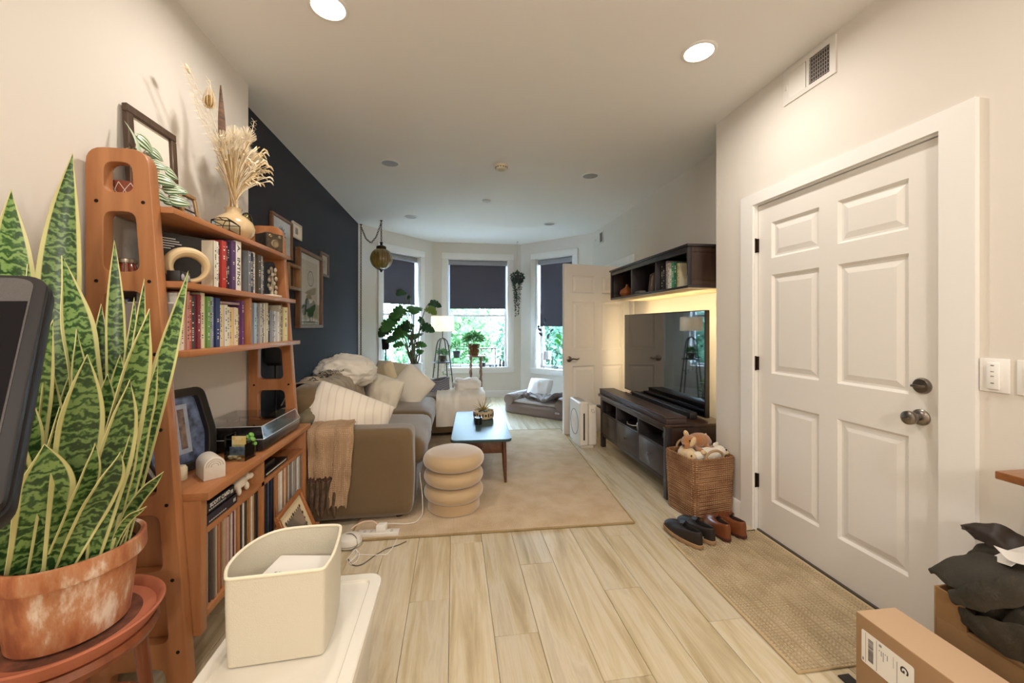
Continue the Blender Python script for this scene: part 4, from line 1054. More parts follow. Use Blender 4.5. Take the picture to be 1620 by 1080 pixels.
# box camera and bulb
t = thing('box_camera', 'vintage black and silver box camera on top of the shelf unit', 'camera', (-1.04, 2.455, 1.70))
mb = MB(); mb.box(-1.10, -1.0, 2.405, 2.505, 1.7005, 1.80); build(mb, 'body', mat('#1d1a18', .5), t, bevel=.003)
mb = MB(); mb.box(-.9995, -.997, 2.409, 2.501, 1.7045, 1.796); fc = build(mb, 'front_plate', mat('#5a4a36', .45, var=.4, vs=60, metal=.4), t)
for (yy, zz, r0) in ((2.455, 1.742, .024), (2.428, 1.783, .010), (2.482, 1.783, .010)):
    mb = MB(); mb.lathe([(r0, 0), (r0, .004), (r0 * .75, .006), (r0 * .7, .003), (.001, .002)], 24, (-.997, yy, zz), 0, Matrix.Rotation(PI / 2, 3, 'Y')); build(mb, 'lens', [mat('#8a7a5e', .35, metal=.6)], fc, fixn=True)
mb = MB(); mb.tube(bez((-1.05, 2.42, 1.80), (-1.05, 2.42, 1.815), (-1.05, 2.49, 1.815), (-1.05, 2.49, 1.80), 8), .003, 6); build(mb, 'handle', BLACK, t); t.rotation_euler = (0, 0, -.6)
bx_, by_ = -1.125, 2.37
t = thing('light_bulb', 'large capsule-shaped filament bulb standing behind the box camera', 'light bulb', (bx_, by_, 1.70))
mb = MB(); mb.lathe([(.014, 1.7005), (.014, 1.735), (.02, 1.745)], 20, (bx_, by_, 0)); build(mb, 'socket', mat('#8a7a52', .3, metal=1), t, fixn=True)
mb = MB(); mb.lathe([(.02, 1.745), (.027, 1.775), (.029, 1.82), (.029, 1.86), (.022, 1.885), (.008, 1.897), (.001, 1.898)], 24, (bx_, by_, 0)); build(mb, 'glass', clear('#e9dfb8', .03, gloss=1.5), t, fixn=True)
for k in range(6):
    a = 2 * PI * k / 6; mb = MB(); mb.tube([(bx_ + .008 * math.cos(a), by_ + .008 * math.sin(a), 1.76), (bx_ + .015 * math.cos(a + .3), by_ + .015 * math.sin(a + .3), 1.87)], .0012, 5); build(mb, 'filament', mat('#c9b27a', .3, metal=.9), t)

# ---------------------------------------------------------------- desk level
zD = .68
t = thing('record_player', 'black record player under a clear dust cover on the shelf unit', 'record player', (-1.06, 2.255, zD))
x0, x1, y0, y1 = -1.22, -.89, 2.035, 2.48
mb = MB(); mb.box(x0, x1, y0, y1, zD + .012, zD + .06); pl = build(mb, 'plinth', mat('#191617', .35, coat=.4), t, bevel=.004)
for a in (x0 + .04, x1 - .04):
    for b in (y0 + .04, y1 - .04): mb = MB(); mb.cyl((a, b, zD + .0005), (a, b, zD + .012), .018, 16); build(mb, 'foot', BLACK, t)
mb = MB(); mb.lathe([(.145, zD + .06), (.145, zD + .072), (.14, zD + .075), (.001, zD + .0755)], 48, (-1.065, 2.22, 0)); build(mb, 'platter', mat('#35302e', .4), t, fixn=True)
mb = MB(); mb.tube([(-1.19, 2.43, zD + .06), (-1.19, 2.43, zD + .085), (-.99, 2.40, zD + .086), (-.955, 2.33, zD + .083)], .004, 8); build(mb, 'tonearm', CHROME, t)
LID = clear('#dfe2e6', .04, gloss=1.6)
mb = MB(); za, zb = zD + .061, zD + .118; e = .018
mb.add([(x0, y0, za), (x1, y0, za), (x1, y1, za), (x0, y1, za), (x0, y0 + e, zb), (x1 - e, y0 + e, zb), (x1 - e, y1 - e, zb), (x0, y1 - e, zb)], [(4, 5, 6, 7), (0, 1, 5, 4), (1, 2, 6, 5), (2, 3, 7, 6), (3, 0, 4, 7)])
lid = build(mb, 'dust_cover', LID, t, smooth=False)
mb = MB()
for a, b in (((x1, y0, za), (x1, y1, za)), ((x0, y0, za), (x1, y0, za)), ((x1 - e, y0 + e, zb), (x1 - e, y1 - e, zb)), ((x0, y0 + e, zb), (x1 - e, y0 + e, zb)), ((x1, y0, za), (x1 - e, y0 + e, zb)), ((x1, y1, za), (x1 - e, y1 - e, zb))): mb.tube([a, b], .0016, 5)
build(mb, 'cover_edges', mat('#c9ccd0', .2), lid)
# blue picture in a dark curved frame
MP = Matrix.Translation((-1.15, 1.665, zD + .001)) @ Matrix.Rotation(-.30, 4, 'Z') @ frame_M((0, 0, 0), (0, 1, 0), (-.16, 0, .985)) @ Matrix.Scale(1.35, 4)
t = thing('framed_artwork', 'dark tray-shaped frame with a blue and silver picture leaning on the wall', 'picture', (-1.12, 1.80, zD))
out2 = rpoly([(0, 0), (.21, 0), (.225, .1), (.2, .245), (.02, .245), (-.01, .1)], [.035, .035, .02, .03, .03, .02])
inn = rpoly([(.02, .02), (.19, .02), (.203, .1), (.182, .225), (.038, .225), (.01, .1)], .02)
build(xf(panel2d(out2, [inn], .022, .003), MP @ Matrix.Translation((0, 0, .012))), 'frame', mat('#1b1716', .35, coat=.3), t)
mb = MB(); mb.prism(inn, .001, .006, 'XY'); bp_ = build(xf(mb, MP), 'print', mat('#7f93bd', .5, var=.6, vs=22, hex2='#23273a'), t, smooth=False, fixn=True)
mb = MB(); fr = [(.105, .05), (.15, .05), (.15, .2), (.105, .2)]
mb.grid([[Vector((a, b, .0075)) for a, b in fr], [Vector((a + (.012 if a < .12 else -.012), b + (.014 if b < .1 else -.014), .0075)) for a, b in fr]], cv=True); build(xf(mb, MP), 'silver_border', mat('#bcc9e0', .35, metal=.3, var=.2, vs=50), bp_, smooth=False, fixn=True)
mb = MB(); mb.box(.117, .138, .064, .186, .0068, .0074); build(xf(mb, MP), 'dark_window', mat('#3a3140', .4, var=.8, vs=30, hex2='#a58d80'), bp_, smooth=False)
mb = MB()
for q in range(5): mb.box(.04 + q * .011, .046 + q * .011, .05 + q * .008, .19, .0068, .0074)
build(xf(mb, MP), 'silver_streaks', mat('#a9b9dc', .4), bp_, smooth=False)
MP2 = Matrix.Translation((-1.06, 1.60, zD + .001)) @ Matrix.Rotation(.45, 4, 'Z') @ frame_M((0, -.01, 0), (0, 1, 0), (-.42, 0, .9))
framed('picture_frame', 'small dark frame with a grey photograph leaning behind the side panel', 'picture', MP2, .10, .15, .012, .014, mat('#2b2523', .4), mat('#8b8881', .6, var=.7, vs=25, hex2='#d5d0c4'))
mb = MB(); w_ = .036; poly = [(-w_, 0), (w_, 0), (w_, .05)] + [(w_ * math.cos(a), .05 + w_ * math.sin(a)) for a in [PI * k / 16 for k in range(1, 16)]] + [(-w_, .05)]
mb.prism(poly, -.055, .055, 'XZ'); 
t = thing('marble_arch', 'pale marble arch block with engraved curves on the shelf unit', 'ornament', (-.96, 1.745, zD + .0005), rz=.75)
build(mb, 'block', mat('#ddd3c6', .45, var=.12, vs=18), t, local=True, bevel=.003, fixn=True)
for r_ in (.012, .02, .028):
    mb = MB(); mb.tube([(r_ * math.cos(a), -.0555, .05 + r_ * math.sin(a)) for a in [PI * k / 14 for k in range(15)]], .0012, 5); build(mb, 'engraved_curve', mat('#b3a797', .6), t, local=True)
mb = MB(); mb.lathe([(.02, 0), (.022, .005), (.022, .045), (.016, .055), (.001, .057)], 20, (-1.05, 1.715, zD + .0005)); o = build(mb, 'candle', mat('#ece0c4', .5, sss=.2), fixn=True); tag(o, 'short cream pillar candle beside the marble arch', 'candle')
t = thing('acrylic_planter', 'clear acrylic holder with pebbles, yellow print and a small green cutting beside the record player', 'planter', (-.95, 1.95, zD), rz=-.1)
mb = MB()
for (a, b, c, d) in ((-.045, -.043, -.04, .04), (.043, .045, -.04, .04), (-.045, .045, -.04, -.038), (-.045, .045, .038, .04)): mb.box(a, b, c, d, .001, .075 + (.035 if a < -.04 and b < 0 else 0))
build(mb, 'acrylic_walls', clear('#f2f6f4', .02), t, local=True, smooth=False)
for q in range(16): mb = MB(); mb.ball((random.uniform(-.034, .034), random.uniform(-.03, .03), .009 + random.uniform(0, .01)), (.01, .009, .006), 6); build(mb, 'pebble', mat(['#d9c9a0', '#bda87a', '#e3dac0'][q % 3], .7), t, local=True)
mb = MB(); mb.box(-.03, .03, -.012, -.01, .05, .105); build(mb, 'yellow_print', mat('#d9b04a', .5, var=.5, vs=50, hex2='#e8dcae'), t, local=True)
mb = MB(); mb.box(-.035, .035, -.02, -.018, .022, .06); build(mb, 'blue_print', mat('#8fa4bf', .5, var=.5, vs=50, hex2='#39405a'), t, local=True)
for (a, b, c) in ((.03, .03, .1), (.045, .015, .085), (.04, .035, .06), (.015, .034, .088)):
    mb = MB(); mb.tube(bez((.02, .02, .015), (.02, .02, .05), (a, b, c - .02), (a, b, c), 6), .001, 5); build(mb, 'stem', mat('#6d8a3e', .5), t, local=True)
    mb = MB(); mb.ball((a, b, c), (.013, .013, .007), 7, 0, Matrix.Rotation(.8, 3, 'Y')); build(mb, 'leaf', mat('#6fa344', .45), t, local=True)
# framed mirror leaning at the foot of the unit
MP3 = frame_M((-.74, 2.09, .001), (-.06, 1, 0), (-.36, 0, .93))
def art_mirror(w, h, z):
    m1 = MB(); m1.box(.075, w - .075, .07, h - .075, z, z + .0006); o = [('mirror_glass', m1, mat('#c9cfd6', .12, metal=.9))]
    pts = [(.075 + (w - .15) * k / 8, h - .07) for k in range(9)] + [(.07, .09 + (h - .17) * k / 6) for k in range(6)] + [(w - .07, .09 + (h - .17) * k / 6) for k in range(6)]
    for k, (a, b) in enumerate(pts):
        s = .011 if k % 4 == 0 else .007; q = MB(); q.add([(a - s, b, z + .001), (a, b - s, z + .001), (a + s, b, z + .001), (a, b + s, z + .001)], [(0, 1, 2, 3)]); o.append(('diamond', q, INK))
    return o
framed('framed_mirror', 'wood-framed mirror with a black diamond border leaning against the low shelves', 'mirror', MP3, .36, .36, .02, .022, wood('#a56a3c', '#8a5228', 'Y'), mat('#d9c7a3', .7), art=art_mirror)
# ================================================================ RUG, SOFA, TABLE
RUGM = weave('#d3bfa3', '#b49b7b', 520, bump=.6)
zR = .012
mb = MB(); q = [(-.62, 2.467), (1.151, 2.431), (1.30, 4.757), (-.5, 4.81)]
mb.prism(q, .0008, zR, 'XY'); t = thing('area_rug', 'large beige woven rug under the coffee table and pouf', 'rug', (.35, 3.6, 0))
build(mb, 'woven_field', RUGM, t, bevel=.003)
mb = MB()
for a, b in zip(q, q[1:] + q[:1]): mb.tube([(*a, .0072), (*b, .0072)], .0072, 8)
build(mb, 'bound_edge', weave('#b59f7a', '#8d764f', 500), t)

SOFA = mat('#6b5536', .88, var=.14, vs=6, bump=.12, bs=160, sheen=.5)
sofa = thing('sectional_sofa', 'taupe velvet sectional sofa along the navy wall', 'sofa', (-.6, 3.9, 0))
def soft(name, x0, x1, y0, y1, z0, z1, r, puff=.02, m=SOFA, parent=None, wr=.003, seed=0, n=16, ws=5):
    mb = cushion(x1 - x0, y1 - y0, z1 - z0, r, puff, n, wr, ws, seed)
    xf(mb, Matrix.Translation(((x0 + x1) / 2, (y0 + y1) / 2, (z0 + z1) / 2))); return build(mb, name, m, parent or sofa, angle=60)
soft('arm', -1.21, -.268, 2.668, 2.865, .035, .60, .045, .008, seed=1, wr=.002)
soft('base', -1.21, -.265, 2.868, 4.6, .05, .285, .03, .004, seed=2, wr=.002)
soft('backrest', -1.215, -1.11, 2.87, 5.36, .05, .70, .05, .01, seed=3, wr=.002)
soft('seat_cushion', -1.09, -.205, 2.872, 3.735, .288, .475, .06, .022, seed=4); soft('seat_cushion', -1.09, -.205, 3.745, 4.60, .288, .475, .06, .022, seed=5)
soft('chaise_base', -1.1, .335, 4.605, 5.20, .05, .285, .03, .004, seed=6, wr=.002); soft('chaise_cushion', -1.09, .34, 4.612, 5.19, .288, .455, .055, .02, seed=7)
soft('chaise_back', -1.1, -.08, 5.2, 5.37, .05, .585, .04, .008, seed=8, wr=.002)
soft('back_cushion', -1.14, -.90, 2.885, 3.72, .47, .83, .09, .03, seed=9, wr=.008); soft('back_cushion', -1.14, -.90, 3.74, 4.6, .47, .82, .09, .03, seed=10, wr=.008)
LEG = wood('#3f2a1c', '#2b1b12', 'Z', .5, 10)
for a, b in ((-1.16, 2.74), (-.36, 2.74), (-1.16, 5.25), (-.34, 4.5), (.26, 4.68), (.26, 5.12)):
    mb = MB(); z0 = zR if (a > -.5 and b < 4.75) else .0
    mb.cyl((a, b, z0 + .0005), (a, b, .06), .022, 14, 0, .03); build(mb, 'leg', LEG, sofa)
# ---------------------------------------------------------------- soft things on the sofa
CREAM = mat('#ebe0cb', .9, bump=.18, bs=260, sheen=.3); IVORY = mat('#efe6d6', .9, bump=.15, bs=300, sheen=.3)
def put_pillow(label, c, ex, ey, w, h, t_, m, seed, group=None, wr=.012, sag=0., name='throw_pillow'):
    mb = pillow(w, h, t_, 24, wr, seed, sag=sag); xf(mb, frame_M(c, ex, ey)); o = build(mb, name, m, angle=70, fixn=True); return tag(o, label, 'pillow', group or 'pillows on the sofa')
def stripe_fabric(h1, h2, sc, axis='X'):
    key = ('stripef', h1, h2, sc, axis)
    if key in MATS: return MATS[key]
    m, n, l, b = nt('m_striped_fabric_%d' % len(MATS)); tc = n.new('ShaderNodeTexCoord'); wv = n.new('ShaderNodeTexWave'); wv.bands_direction = axis
    wv.inputs['Scale'].default_value = sc; wv.inputs['Distortion'].default_value = .6; wv.inputs['Detail Scale'].default_value = .6; l.new(tc.outputs['Object'], wv.inputs['Vector'])
    mr = n.new('ShaderNodeMapRange'); mr.inputs[1].default_value = .86; mr.inputs[2].default_value = .97; l.new(wv.outputs['Fac'], mr.inputs[0])
    mx = n.new('ShaderNodeMix'); mx.data_type = 'RGBA'; mx.inputs[6].default_value = lin(h1); mx.inputs[7].default_value = lin(h2); l.new(mr.outputs[0], mx.inputs[0]); l.new(mx.outputs[2], b.inputs['Base Color'])
    b.inputs['Roughness'].default_value = .9; b.inputs['Sheen Weight'].default_value = .2
    no = n.new('ShaderNodeTexNoise'); no.inputs['Scale'].default_value = 280; l.new(tc.outputs['Object'], no.inputs['Vector']); bp = n.new('ShaderNodeBump'); bp.inputs['Strength'].default_value = .15; bp.inputs['Distance'].default_value = .005
    l.new(no.outputs['Fac'], bp.inputs['Height']); l.new(bp.outputs[0], b.inputs['Normal']); MATS[key] = m; return m
put_pillow('cream pillow with faint stripes lying over the near sofa arm', px(553, 655, y=2.96), (.9, .12, -.40), (.36, .5, .8), .58, .34, .20, stripe_fabric('#e8ddcd', '#dbcfbe', 6.5), 3, wr=.016)
put_pillow('crinkled cream pillow in front of the white comforter', px(605, 624, y=4.02), (.75, -.55, -.16), (.1, .35, .9), .43, .38, .21, CREAM, 8, wr=.02)
put_pillow('smooth ivory pillow tilted on its corner on the far seat cushion', px(650, 612, y=4.3), (.72, -.35, -.55), (.62, .2, .75), .40, .40, .18, IVORY, 14, wr=.008)
put_pillow('beige pillow in the back corner of the sofa', px(617, 593, y=4.95), (.9, -.3, -.12), (.1, .5, .85), .46, .36, .17, mat('#cdbd9f', .9, bump=.15, bs=260, sheen=.3), 20)
put_pillow('small pointed beige cushion between the crinkled and the beige pillow', px(611, 592, y=4.45), (.7, -.4, .35), (-.4, .2, .85), .26, .26, .11, mat('#dcc9a4', .9, bump=.15, bs=260, sheen=.3), 26)
def checker_fabric():
    m, n, l, b = nt('m_checker_fabric'); tc = n.new('ShaderNodeTexCoord'); mp = n.new('ShaderNodeMapping'); mp.inputs['Rotation'].default_value = (.5, .3, .8); l.new(tc.outputs['Object'], mp.inputs[0])
    ck = n.new('ShaderNodeTexChecker'); ck.inputs['Scale'].default_value = 90; ck.inputs[1].default_value = lin('#2f3138'); ck.inputs[2].default_value = lin('#a7a9b4'); l.new(mp.outputs[0], ck.inputs['Vector']); l.new(ck.outputs[0], b.inputs['Base Color']); b.inputs['Roughness'].default_value = .9; return m
put_pillow('small black and grey woven cushion on the chaise beside the white blanket', px(691, 612, y=4.98), (.95, -.2, .2), (-.1, .5, .8), .34, .24, .12, checker_fabric(), 32, wr=.006)
# comforter: rolled bundle, one mesh with coiled folds
cc = px(548, 588, y=3.92); mb = MB(); P = []
for i in range(61):
    v = i / 60; row = []
    for j in range(96):
        a = 2 * PI * j / 96; el = -PI / 2 + PI * v; d = Vector((math.cos(el) * math.cos(a), math.cos(el) * math.sin(a), math.sin(el)))
        rr = math.hypot(d.x - .1, d.z + .05); sp = math.sin(rr * 17 + math.atan2(d.z + .05, d.x - .1) * 1.0) if d.y < .3 else 0
        f = 1 + .055 * sp * max(0, -d.y + .3) + .10 * nz(d.x * 2.2, d.y * 2.2, d.z * 2.2 + 5) - .16 * abs(nz(d.x * 3.1 + 7, d.y * 3.1, d.z * 4.5)) - .07 * abs(nz(d.x * 7, d.y * 7 + 3, d.z * 9)) + .06
        p = Vector((d.x * .27 * f, d.y * .24 * f, d.z * .165 * f)); p.z = max(p.z, -.12 + .02 * nz(p.x * 8, p.y * 8)); row.append(cc + p)
    P.append(row)
mb.grid(P, cv=True, capu=True, flip=True); tag(build(mb, 'comforter', mat('#f0e8da', .92, bump=.2, bs=60, sheen=.3), angle=80), 'rumpled off-white comforter bundled on top of the sofa back', 'blanket')
# patterned throw over the back cushions
def speckle(h1, h2, sc=26):
    return mat(h1, .95, var=.9, vs=sc, hex2=h2, bump=.3, bs=200)
mb = drape([(-1.232, 3.55, .70), (-1.15, 3.52, .862), (-1.02, 3.5, .872), (-.885, 3.48, .80), (-.855, 3.46, .66), (-.80, 3.44, .515), (-.68, 3.42, .50)], (0, 1, .0), .95, 34, 44, .022, 7, .008, 5, rough_end=.03)
tp = build(mb, 'patterned_throw', speckle('#c2b5a2', '#94846f', 9), angle=70); tag(tp, 'grey-beige fringed throw with black specks over the sofa back', 'blanket')
mb = MB(); r = random.Random(4)
for i in range(46):
    y = 2.98 + .92 * i / 45; x = -.69 + .02 * nz(y * 9, 2); z = .505; mb.tube([(x, y, z), (x + .03, y + r.uniform(-.012, .012), z - .004), (x + .045, y + r.uniform(-.02, .02), z - .012)], [.0028, .0024, .001], 5)
f_ = build(mb, 'fringe', mat('#3a352f', .95), tp); tag(f_, kind='stuff')
mb = MB()
for i in range(120):
    y = 3.0 + r.random() * .9; x = -1.2 + r.random() * .25; z = .78 + max(0, min(1, (x + 1.22) / .1)) * .09; p = Vector((x, y, z + .016)); e = p + Vector((r.uniform(-.03, .03), r.uniform(-.03, .03), .004)); mb.tube([p, e], [.003, .002], 5)
s_ = build(mb, 'speckles', mat('#2e2b2a', .95), tp); tag(s_, kind='stuff')
# olive blanket crumpled at the arm end
mb = cushion(.34, .30, .2, .08, .03, 18, .02, 9, 44); xf(mb, frame_M((-1.04, 3.0, .62), (1, .1, -.1), (0, 1, .1))); tag(build(mb, 'olive_blanket', mat('#7f735a', .95, var=.2, vs=9, bump=.3, bs=120), angle=70), 'crumpled olive blanket tucked behind the near sofa arm', 'blanket')
# throw hanging over the arm
GAUZE = weave('#c7a988', '#9c7d60', 420, bump=.9)
mb = drape([(-.80, 3.0, .605), (-.80, 2.90, .634), (-.79, 2.76, .634), (-.785, 2.655, .626), (-.78, 2.646, .55), (-.775, 2.648, .42), (-.77, 2.646, .325)], (1, 0, 0), .25, 30, 26, .010, 10, .007, 7, rough_end=.02)
t = thing('gauze_throw', 'tan gauze throw with frayed edge hanging over the near sofa arm', 'blanket', (-.78, 2.7, .13)); build(mb, 'cloth', GAUZE, t, angle=70)
mb = drape([(-.70, 2.78, .640), (-.69, 2.655, .636), (-.685, 2.642, .56), (-.69, 2.643, .40), (-.715, 2.643, .25), (-.735, 2.643, .135)], (1, 0, 0), .11, 30, 16, .012, 14, .007, 12, rough_end=.03)
build(mb, 'front_fold', GAUZE, t, angle=70)
mb = drape([(-.84, 2.70, .615), (-.84, 2.657, .58), (-.835, 2.656, .40), (-.83, 2.655, .285)], (1, 0, 0), .16, 16, 18, .006, 14, .006, 17, rough_end=.02)
t = thing('mauve_throw', 'mauve-brown throw with long ragged tassels under the tan gauze throw', 'blanket', (-.83, 2.66, .06)); build(mb, 'cloth', weave('#6f5347', '#4d392f', 300), t, angle=70)
for i in range(5):
    x = -.885 + i * .034; mb = MB(); mb.tube([(x, 2.654, .30), (x + .004, 2.652, .22), (x + r.uniform(-.01, .012), 2.650, .14), (x + r.uniform(-.01, .02), 2.65, .065 + .02 * (i % 2))], [.008, .015, .014, .007], 8); build(mb, 'tassel', mat('#735a45', .95, var=.4, vs=30, bump=.5, bs=80), t)
# white blanket over the chaise
mb = drape([(.08, 5.17, .478), (.08, 5.0, .492), (.08, 4.8, .488), (.08, 4.66, .482), (.08, 4.60, .455), (.08, 4.592, .34), (.08, 4.588, .13)], (1, 0, 0), .56, 36, 40, .012, 7, .01, 22)
tag(build(mb, 'white_blanket', mat('#f3ece0', .92, bump=.2, bs=160, sheen=.3), angle=70), 'smooth white blanket spread over the end of the chaise', 'blanket')
mb = cushion(.30, .3, .1, .045, .03, 18, .018, 10, 71); xf(mb, Matrix.Translation((.16, 4.98, .545))); tag(build(mb, 'folded_white_blanket', mat('#f0ebe4', .92, bump=.2, bs=160, sheen=.3), angle=70), 'puffy white bundle of bedding on the chaise end', 'blanket')

# ---------------------------------------------------------------- pouf
pcx, pcy = .0, 2.825
t = thing('pouf', 'round tan velvet pouf of three stacked rings', 'pouf', (pcx, pcy, zR)); PV = mat('#bb9f79', .85, var=.06, vs=5, bump=.08, bs=220, sheen=.8)
mb = MB(); mb.lathe([(.172, zR + .0005), (.18, zR + .01), (.178, zR + .075), (.16, zR + .08)], 48, (pcx, pcy, 0)); build(mb, 'base', PV, t, fixn=True)
for k in range(3):
    z0 = zR + .07 + k * .108; hh = .108; R = .205 + (.006 if k == 2 else 0); prof = [(.12, z0 + .002)]
    for i in range(13):
        a = -PI / 2 + PI * i / 12; prof.append((R - .055 + .055 * math.cos(a), z0 + hh / 2 + (hh / 2 - .001) * math.sin(a)))
    if k == 2: prof += [(.1, z0 + hh + .006), (.05, z0 + hh + .010), (.001, z0 + hh + .011)]
    mb = MB(); mb.lathe(prof, 56, (pcx, pcy, 0)); build(mb, 'seat' if k == 2 else 'cushion_ring', PV, t, fixn=True, angle=60)

# ---------------------------------------------------------------- coffee table
WAL = wood('#6b3f26', '#4a2918', 'Y', .38, 8, .3); TOPM = mat('#3d5254', .36, var=.15, vs=8, coat=0., spec=.22)
tt = thing('coffee_table', 'low walnut coffee table with a glossy dark teal top', 'table', (.237, 3.62, zR), rz=-.048); zt = .378
mb = MB(); mb.prism(rrect(-.24, .24, -.525, .525, .05, 7), zt - .022, zt, 'XY'); build(mb, 'tabletop', [TOPM], tt, local=True, bevel=.005, fixn=True, angle=18)
mb = MB(); mb.box(-.165, .165, -.46, .46, zt - .022 - .105, zt - .0225); build(mb, 'drawer_case', WAL, tt, local=True, bevel=.002)
for yy in (-.462, .462):
    mb = MB(); s = -1 if yy < 0 else 1; mb.box(-.15, .15, min(yy, yy + s * .014), max(yy, yy + s * .014), zt - .12, zt - .03); dr = build(mb, 'drawer_front', WAL, tt, local=True, bevel=.003)
    mb = MB(); mb.lathe([(.006, 0), (.006, .012), (.011, .018), (.009, .024), (.001, .025)], 16, (0, yy + s * .014, zt - .075), 0, Matrix.Rotation(-s * PI / 2, 3, 'X')); build(mb, 'knob', mat('#3a2518', .4), dr, local=True, fixn=True)
for a in (-1, 1):
    for b in (-1, 1):
        mb = MB(); mb.tube([(a * .182, b * .40, zt - .03), (a * .19, b * .412, .15), (a * .196, b * .42, .0006)], [.021, .018, .011], 14); build(mb, 'leg', WAL, tt, local=True)
zT = zR + zt + .0004
c = px(765, 660, z=zT + .0); c = Vector((.19, 3.78, zT)); c = px(765, 661, z=zT)
t = thing('succulent_bowl', 'patterned cream and black bowl with rocks and a spiky yellow-green plant', 'potted plant', c); R = .098
mb = MB(); prof = [(R * .8, 0), (R * .97, .008), (R, .02), (R, .062), (R * 1.02, .066), (R * 1.02, .074), (R * .95, .074), (R * .93, .055), (.001, .05)]
mb.lathe([(a, b + zT + .0005) for a, b in prof], 44, (c.x, c.y, 0)); bw = build(mb, 'bowl', mat('#d3bd93', .6, var=.06, vs=20), t, fixn=True)
for k in range(22):
    a = 2 * PI * k / 22; Rm = Matrix.Rotation(a, 3, 'Z'); mb = MB()
    if k % 2: mb.lathe([(.011, 0), (.011, .0012), (.007, .0014), (.006, .0008), (.001, .0008)], 12, c + Rm @ Vector((R, 0, .041)), 0, Rm @ Matrix.Rotation(PI / 2, 3, 'Y'))
    else: mb.box(R - .001, R + .0012, -.006, .006, .025, .058, 0, Matrix.Translation(c) @ Matrix.Rotation(a, 4, 'Z') @ Matrix.Shear('XZ', 4, (0, 0)))
    build(mb, 'black_motif', mat('#2c2320', .6), bw, fixn=True)
r = random.Random(9)
for k in range(15):
    a = r.random() * 6.28; q = r.uniform(.03, .075); s = r.uniform(.012, .022); mb = cushion(s * 2, s * 1.6, s * 1.3, s * .5, .001, 4, .003, 30, k); xf(mb, Matrix.Translation(c + Vector((q * math.cos(a), q * math.sin(a), .055 + s * .4))) @ Matrix.Rotation(a, 4, 'Z')); build(mb, 'rock', mat(['#8b8273', '#3a3a36', '#b9aa8c', '#5b6350'][k % 4], .8, bump=.3, bs=80), t)
def blade(base, d, L, w, m, parent, droop=.3, n=8, name='leaf', curl=0.):
    """pointed arching blade leaf"""
    base = Vector(base); d = Vector(d).normalized(); P = []; p = base.copy(); dd = d.copy(); s = d.cross(Vector((0, 0, 1))); s = s.normalized() if s.length > .02 else Vector((1, 0, 0))
    for i in range(n + 1):
        f = i / n; ww = w / 2 * (1 - f) ** .55 * (.55 + .45 * math.sin(PI * min(1, f * 1.3 + .2))); nr = s.cross(dd)
        P.append([p - s * ww + nr * ww * .25, p.copy(), p + s * ww + nr * ww * .25]); p = p + dd * L / n; dd = (dd + Vector((0, 0, -droop / n))).normalized()
    return build(sheet(P, .0012), name, m, parent, angle=70)
for k in range(26):
    a = k * 2.4; el = .35 + .9 * (k / 26); d = Vector((math.cos(a) * math.cos(el), math.sin(a) * math.cos(el), math.sin(el))); blade(c + Vector((.005 * math.cos(a), .005 * math.sin(a) + .02, .06)), d, r.uniform(.10, .15), .018, mat(['#a98f45', '#8f8a48', '#c2a860'][k % 3], .5), t, .5)
c2 = px(757, 671, z=zT); t = thing('candle_jar', 'small black glass candle jar beside the patterned bowl', 'candle', c2)
mb = MB(); mb.lathe([(.028, zT + .0005), (.031, zT + .004), (.031, zT + .064), (.027, zT + .064), (.027, zT + .05), (.001, zT + .05)], 28, (c2.x, c2.y, 0)); build(mb, 'jar', mat('#0e0c0d', .12, coat=.6), t, fixn=True)
mb = MB(); mb.cyl((c2.x, c2.y, zT + .05), (c2.x, c2.y, zT + .058), .0012, 6); build(mb, 'wick', mat('#d8cbb0', .8), t)

# ---------------------------------------------------------------- dog bed
A = Vector((.73, 5.82, 0)); ex = Vector((1.46 - .73, 5.13 - 5.82, 0)).normalized(); ey = Vector((-ex.y, ex.x, 0)); Lb, Db = 1.02, .74
MBd = frame_M(A, ex, ey); BED = mat('#7e6a5e', .95, var=.12, vs=8, bump=.3, bs=200, sheen=.5); BED2 = mat('#b1a59f', .95, bump=.3, bs=160, sheen=.5)
t = thing('dog_bed', 'brown plush dog bed with rolled bolster ends in the bay', 'pet bed', A + ex * Lb / 2 + ey * Db / 2)
mb = cushion(Lb, Db, .155, .04, .012, 16, .004, 5, 3); build(xf(mb, MBd @ Matrix.Translation((Lb / 2, Db / 2, .0785))), 'mattress', BED, t, angle=60)
mb = cushion(Lb - .3, Db - .04, .03, .014, .015, 14, .006, 7, 5); build(xf(mb, MBd @ Matrix.Translation((Lb / 2, Db / 2, .178))), 'sleeping_surface', BED2, t, angle=60)
for xx in (.085, Lb - .085):
    mb = MB(); P = []
    for i in range(19):
        f = i / 18; y = -.005 + (Db - .01) * f; rr = .088 * (1 if 0 < i < 18 else .9)
        P.append([MBd @ Vector((xx + rr * math.cos(b) * 1.02, y, .2 + rr * .95 * math.sin(b) + .004 * nz(i * .6, b))) for b in [2 * PI * j / 22 for j in range(22)]])
    mb.grid(P, cv=True, capu=True); build(mb, 'bolster', BED, t, fixn=True, angle=50)
mb = MB(); mb.box(Lb - .16, Lb - .10, -.008, -.004, .085, .105, 0, MBd); build(mb, 'white_label', mat('#e6e0d8', .6), t)
mb = MB(); mb.box(Lb - .155, Lb - .105, -.0086, -.0078, .091, .099, 0, MBd); build(mb, 'label_print', mat('#5b5148', .6), t)
put_pillow('puffy white pillow resting on the brown dog bed', MBd @ Vector((.34, .46, .335)), ex, (ey * .45 + Vector((0, 0, .9))), .42, .30, .17, mat('#f0ece8', .92, bump=.15, bs=200), 51, group='pillow on the dog bed', wr=.02)
P = []
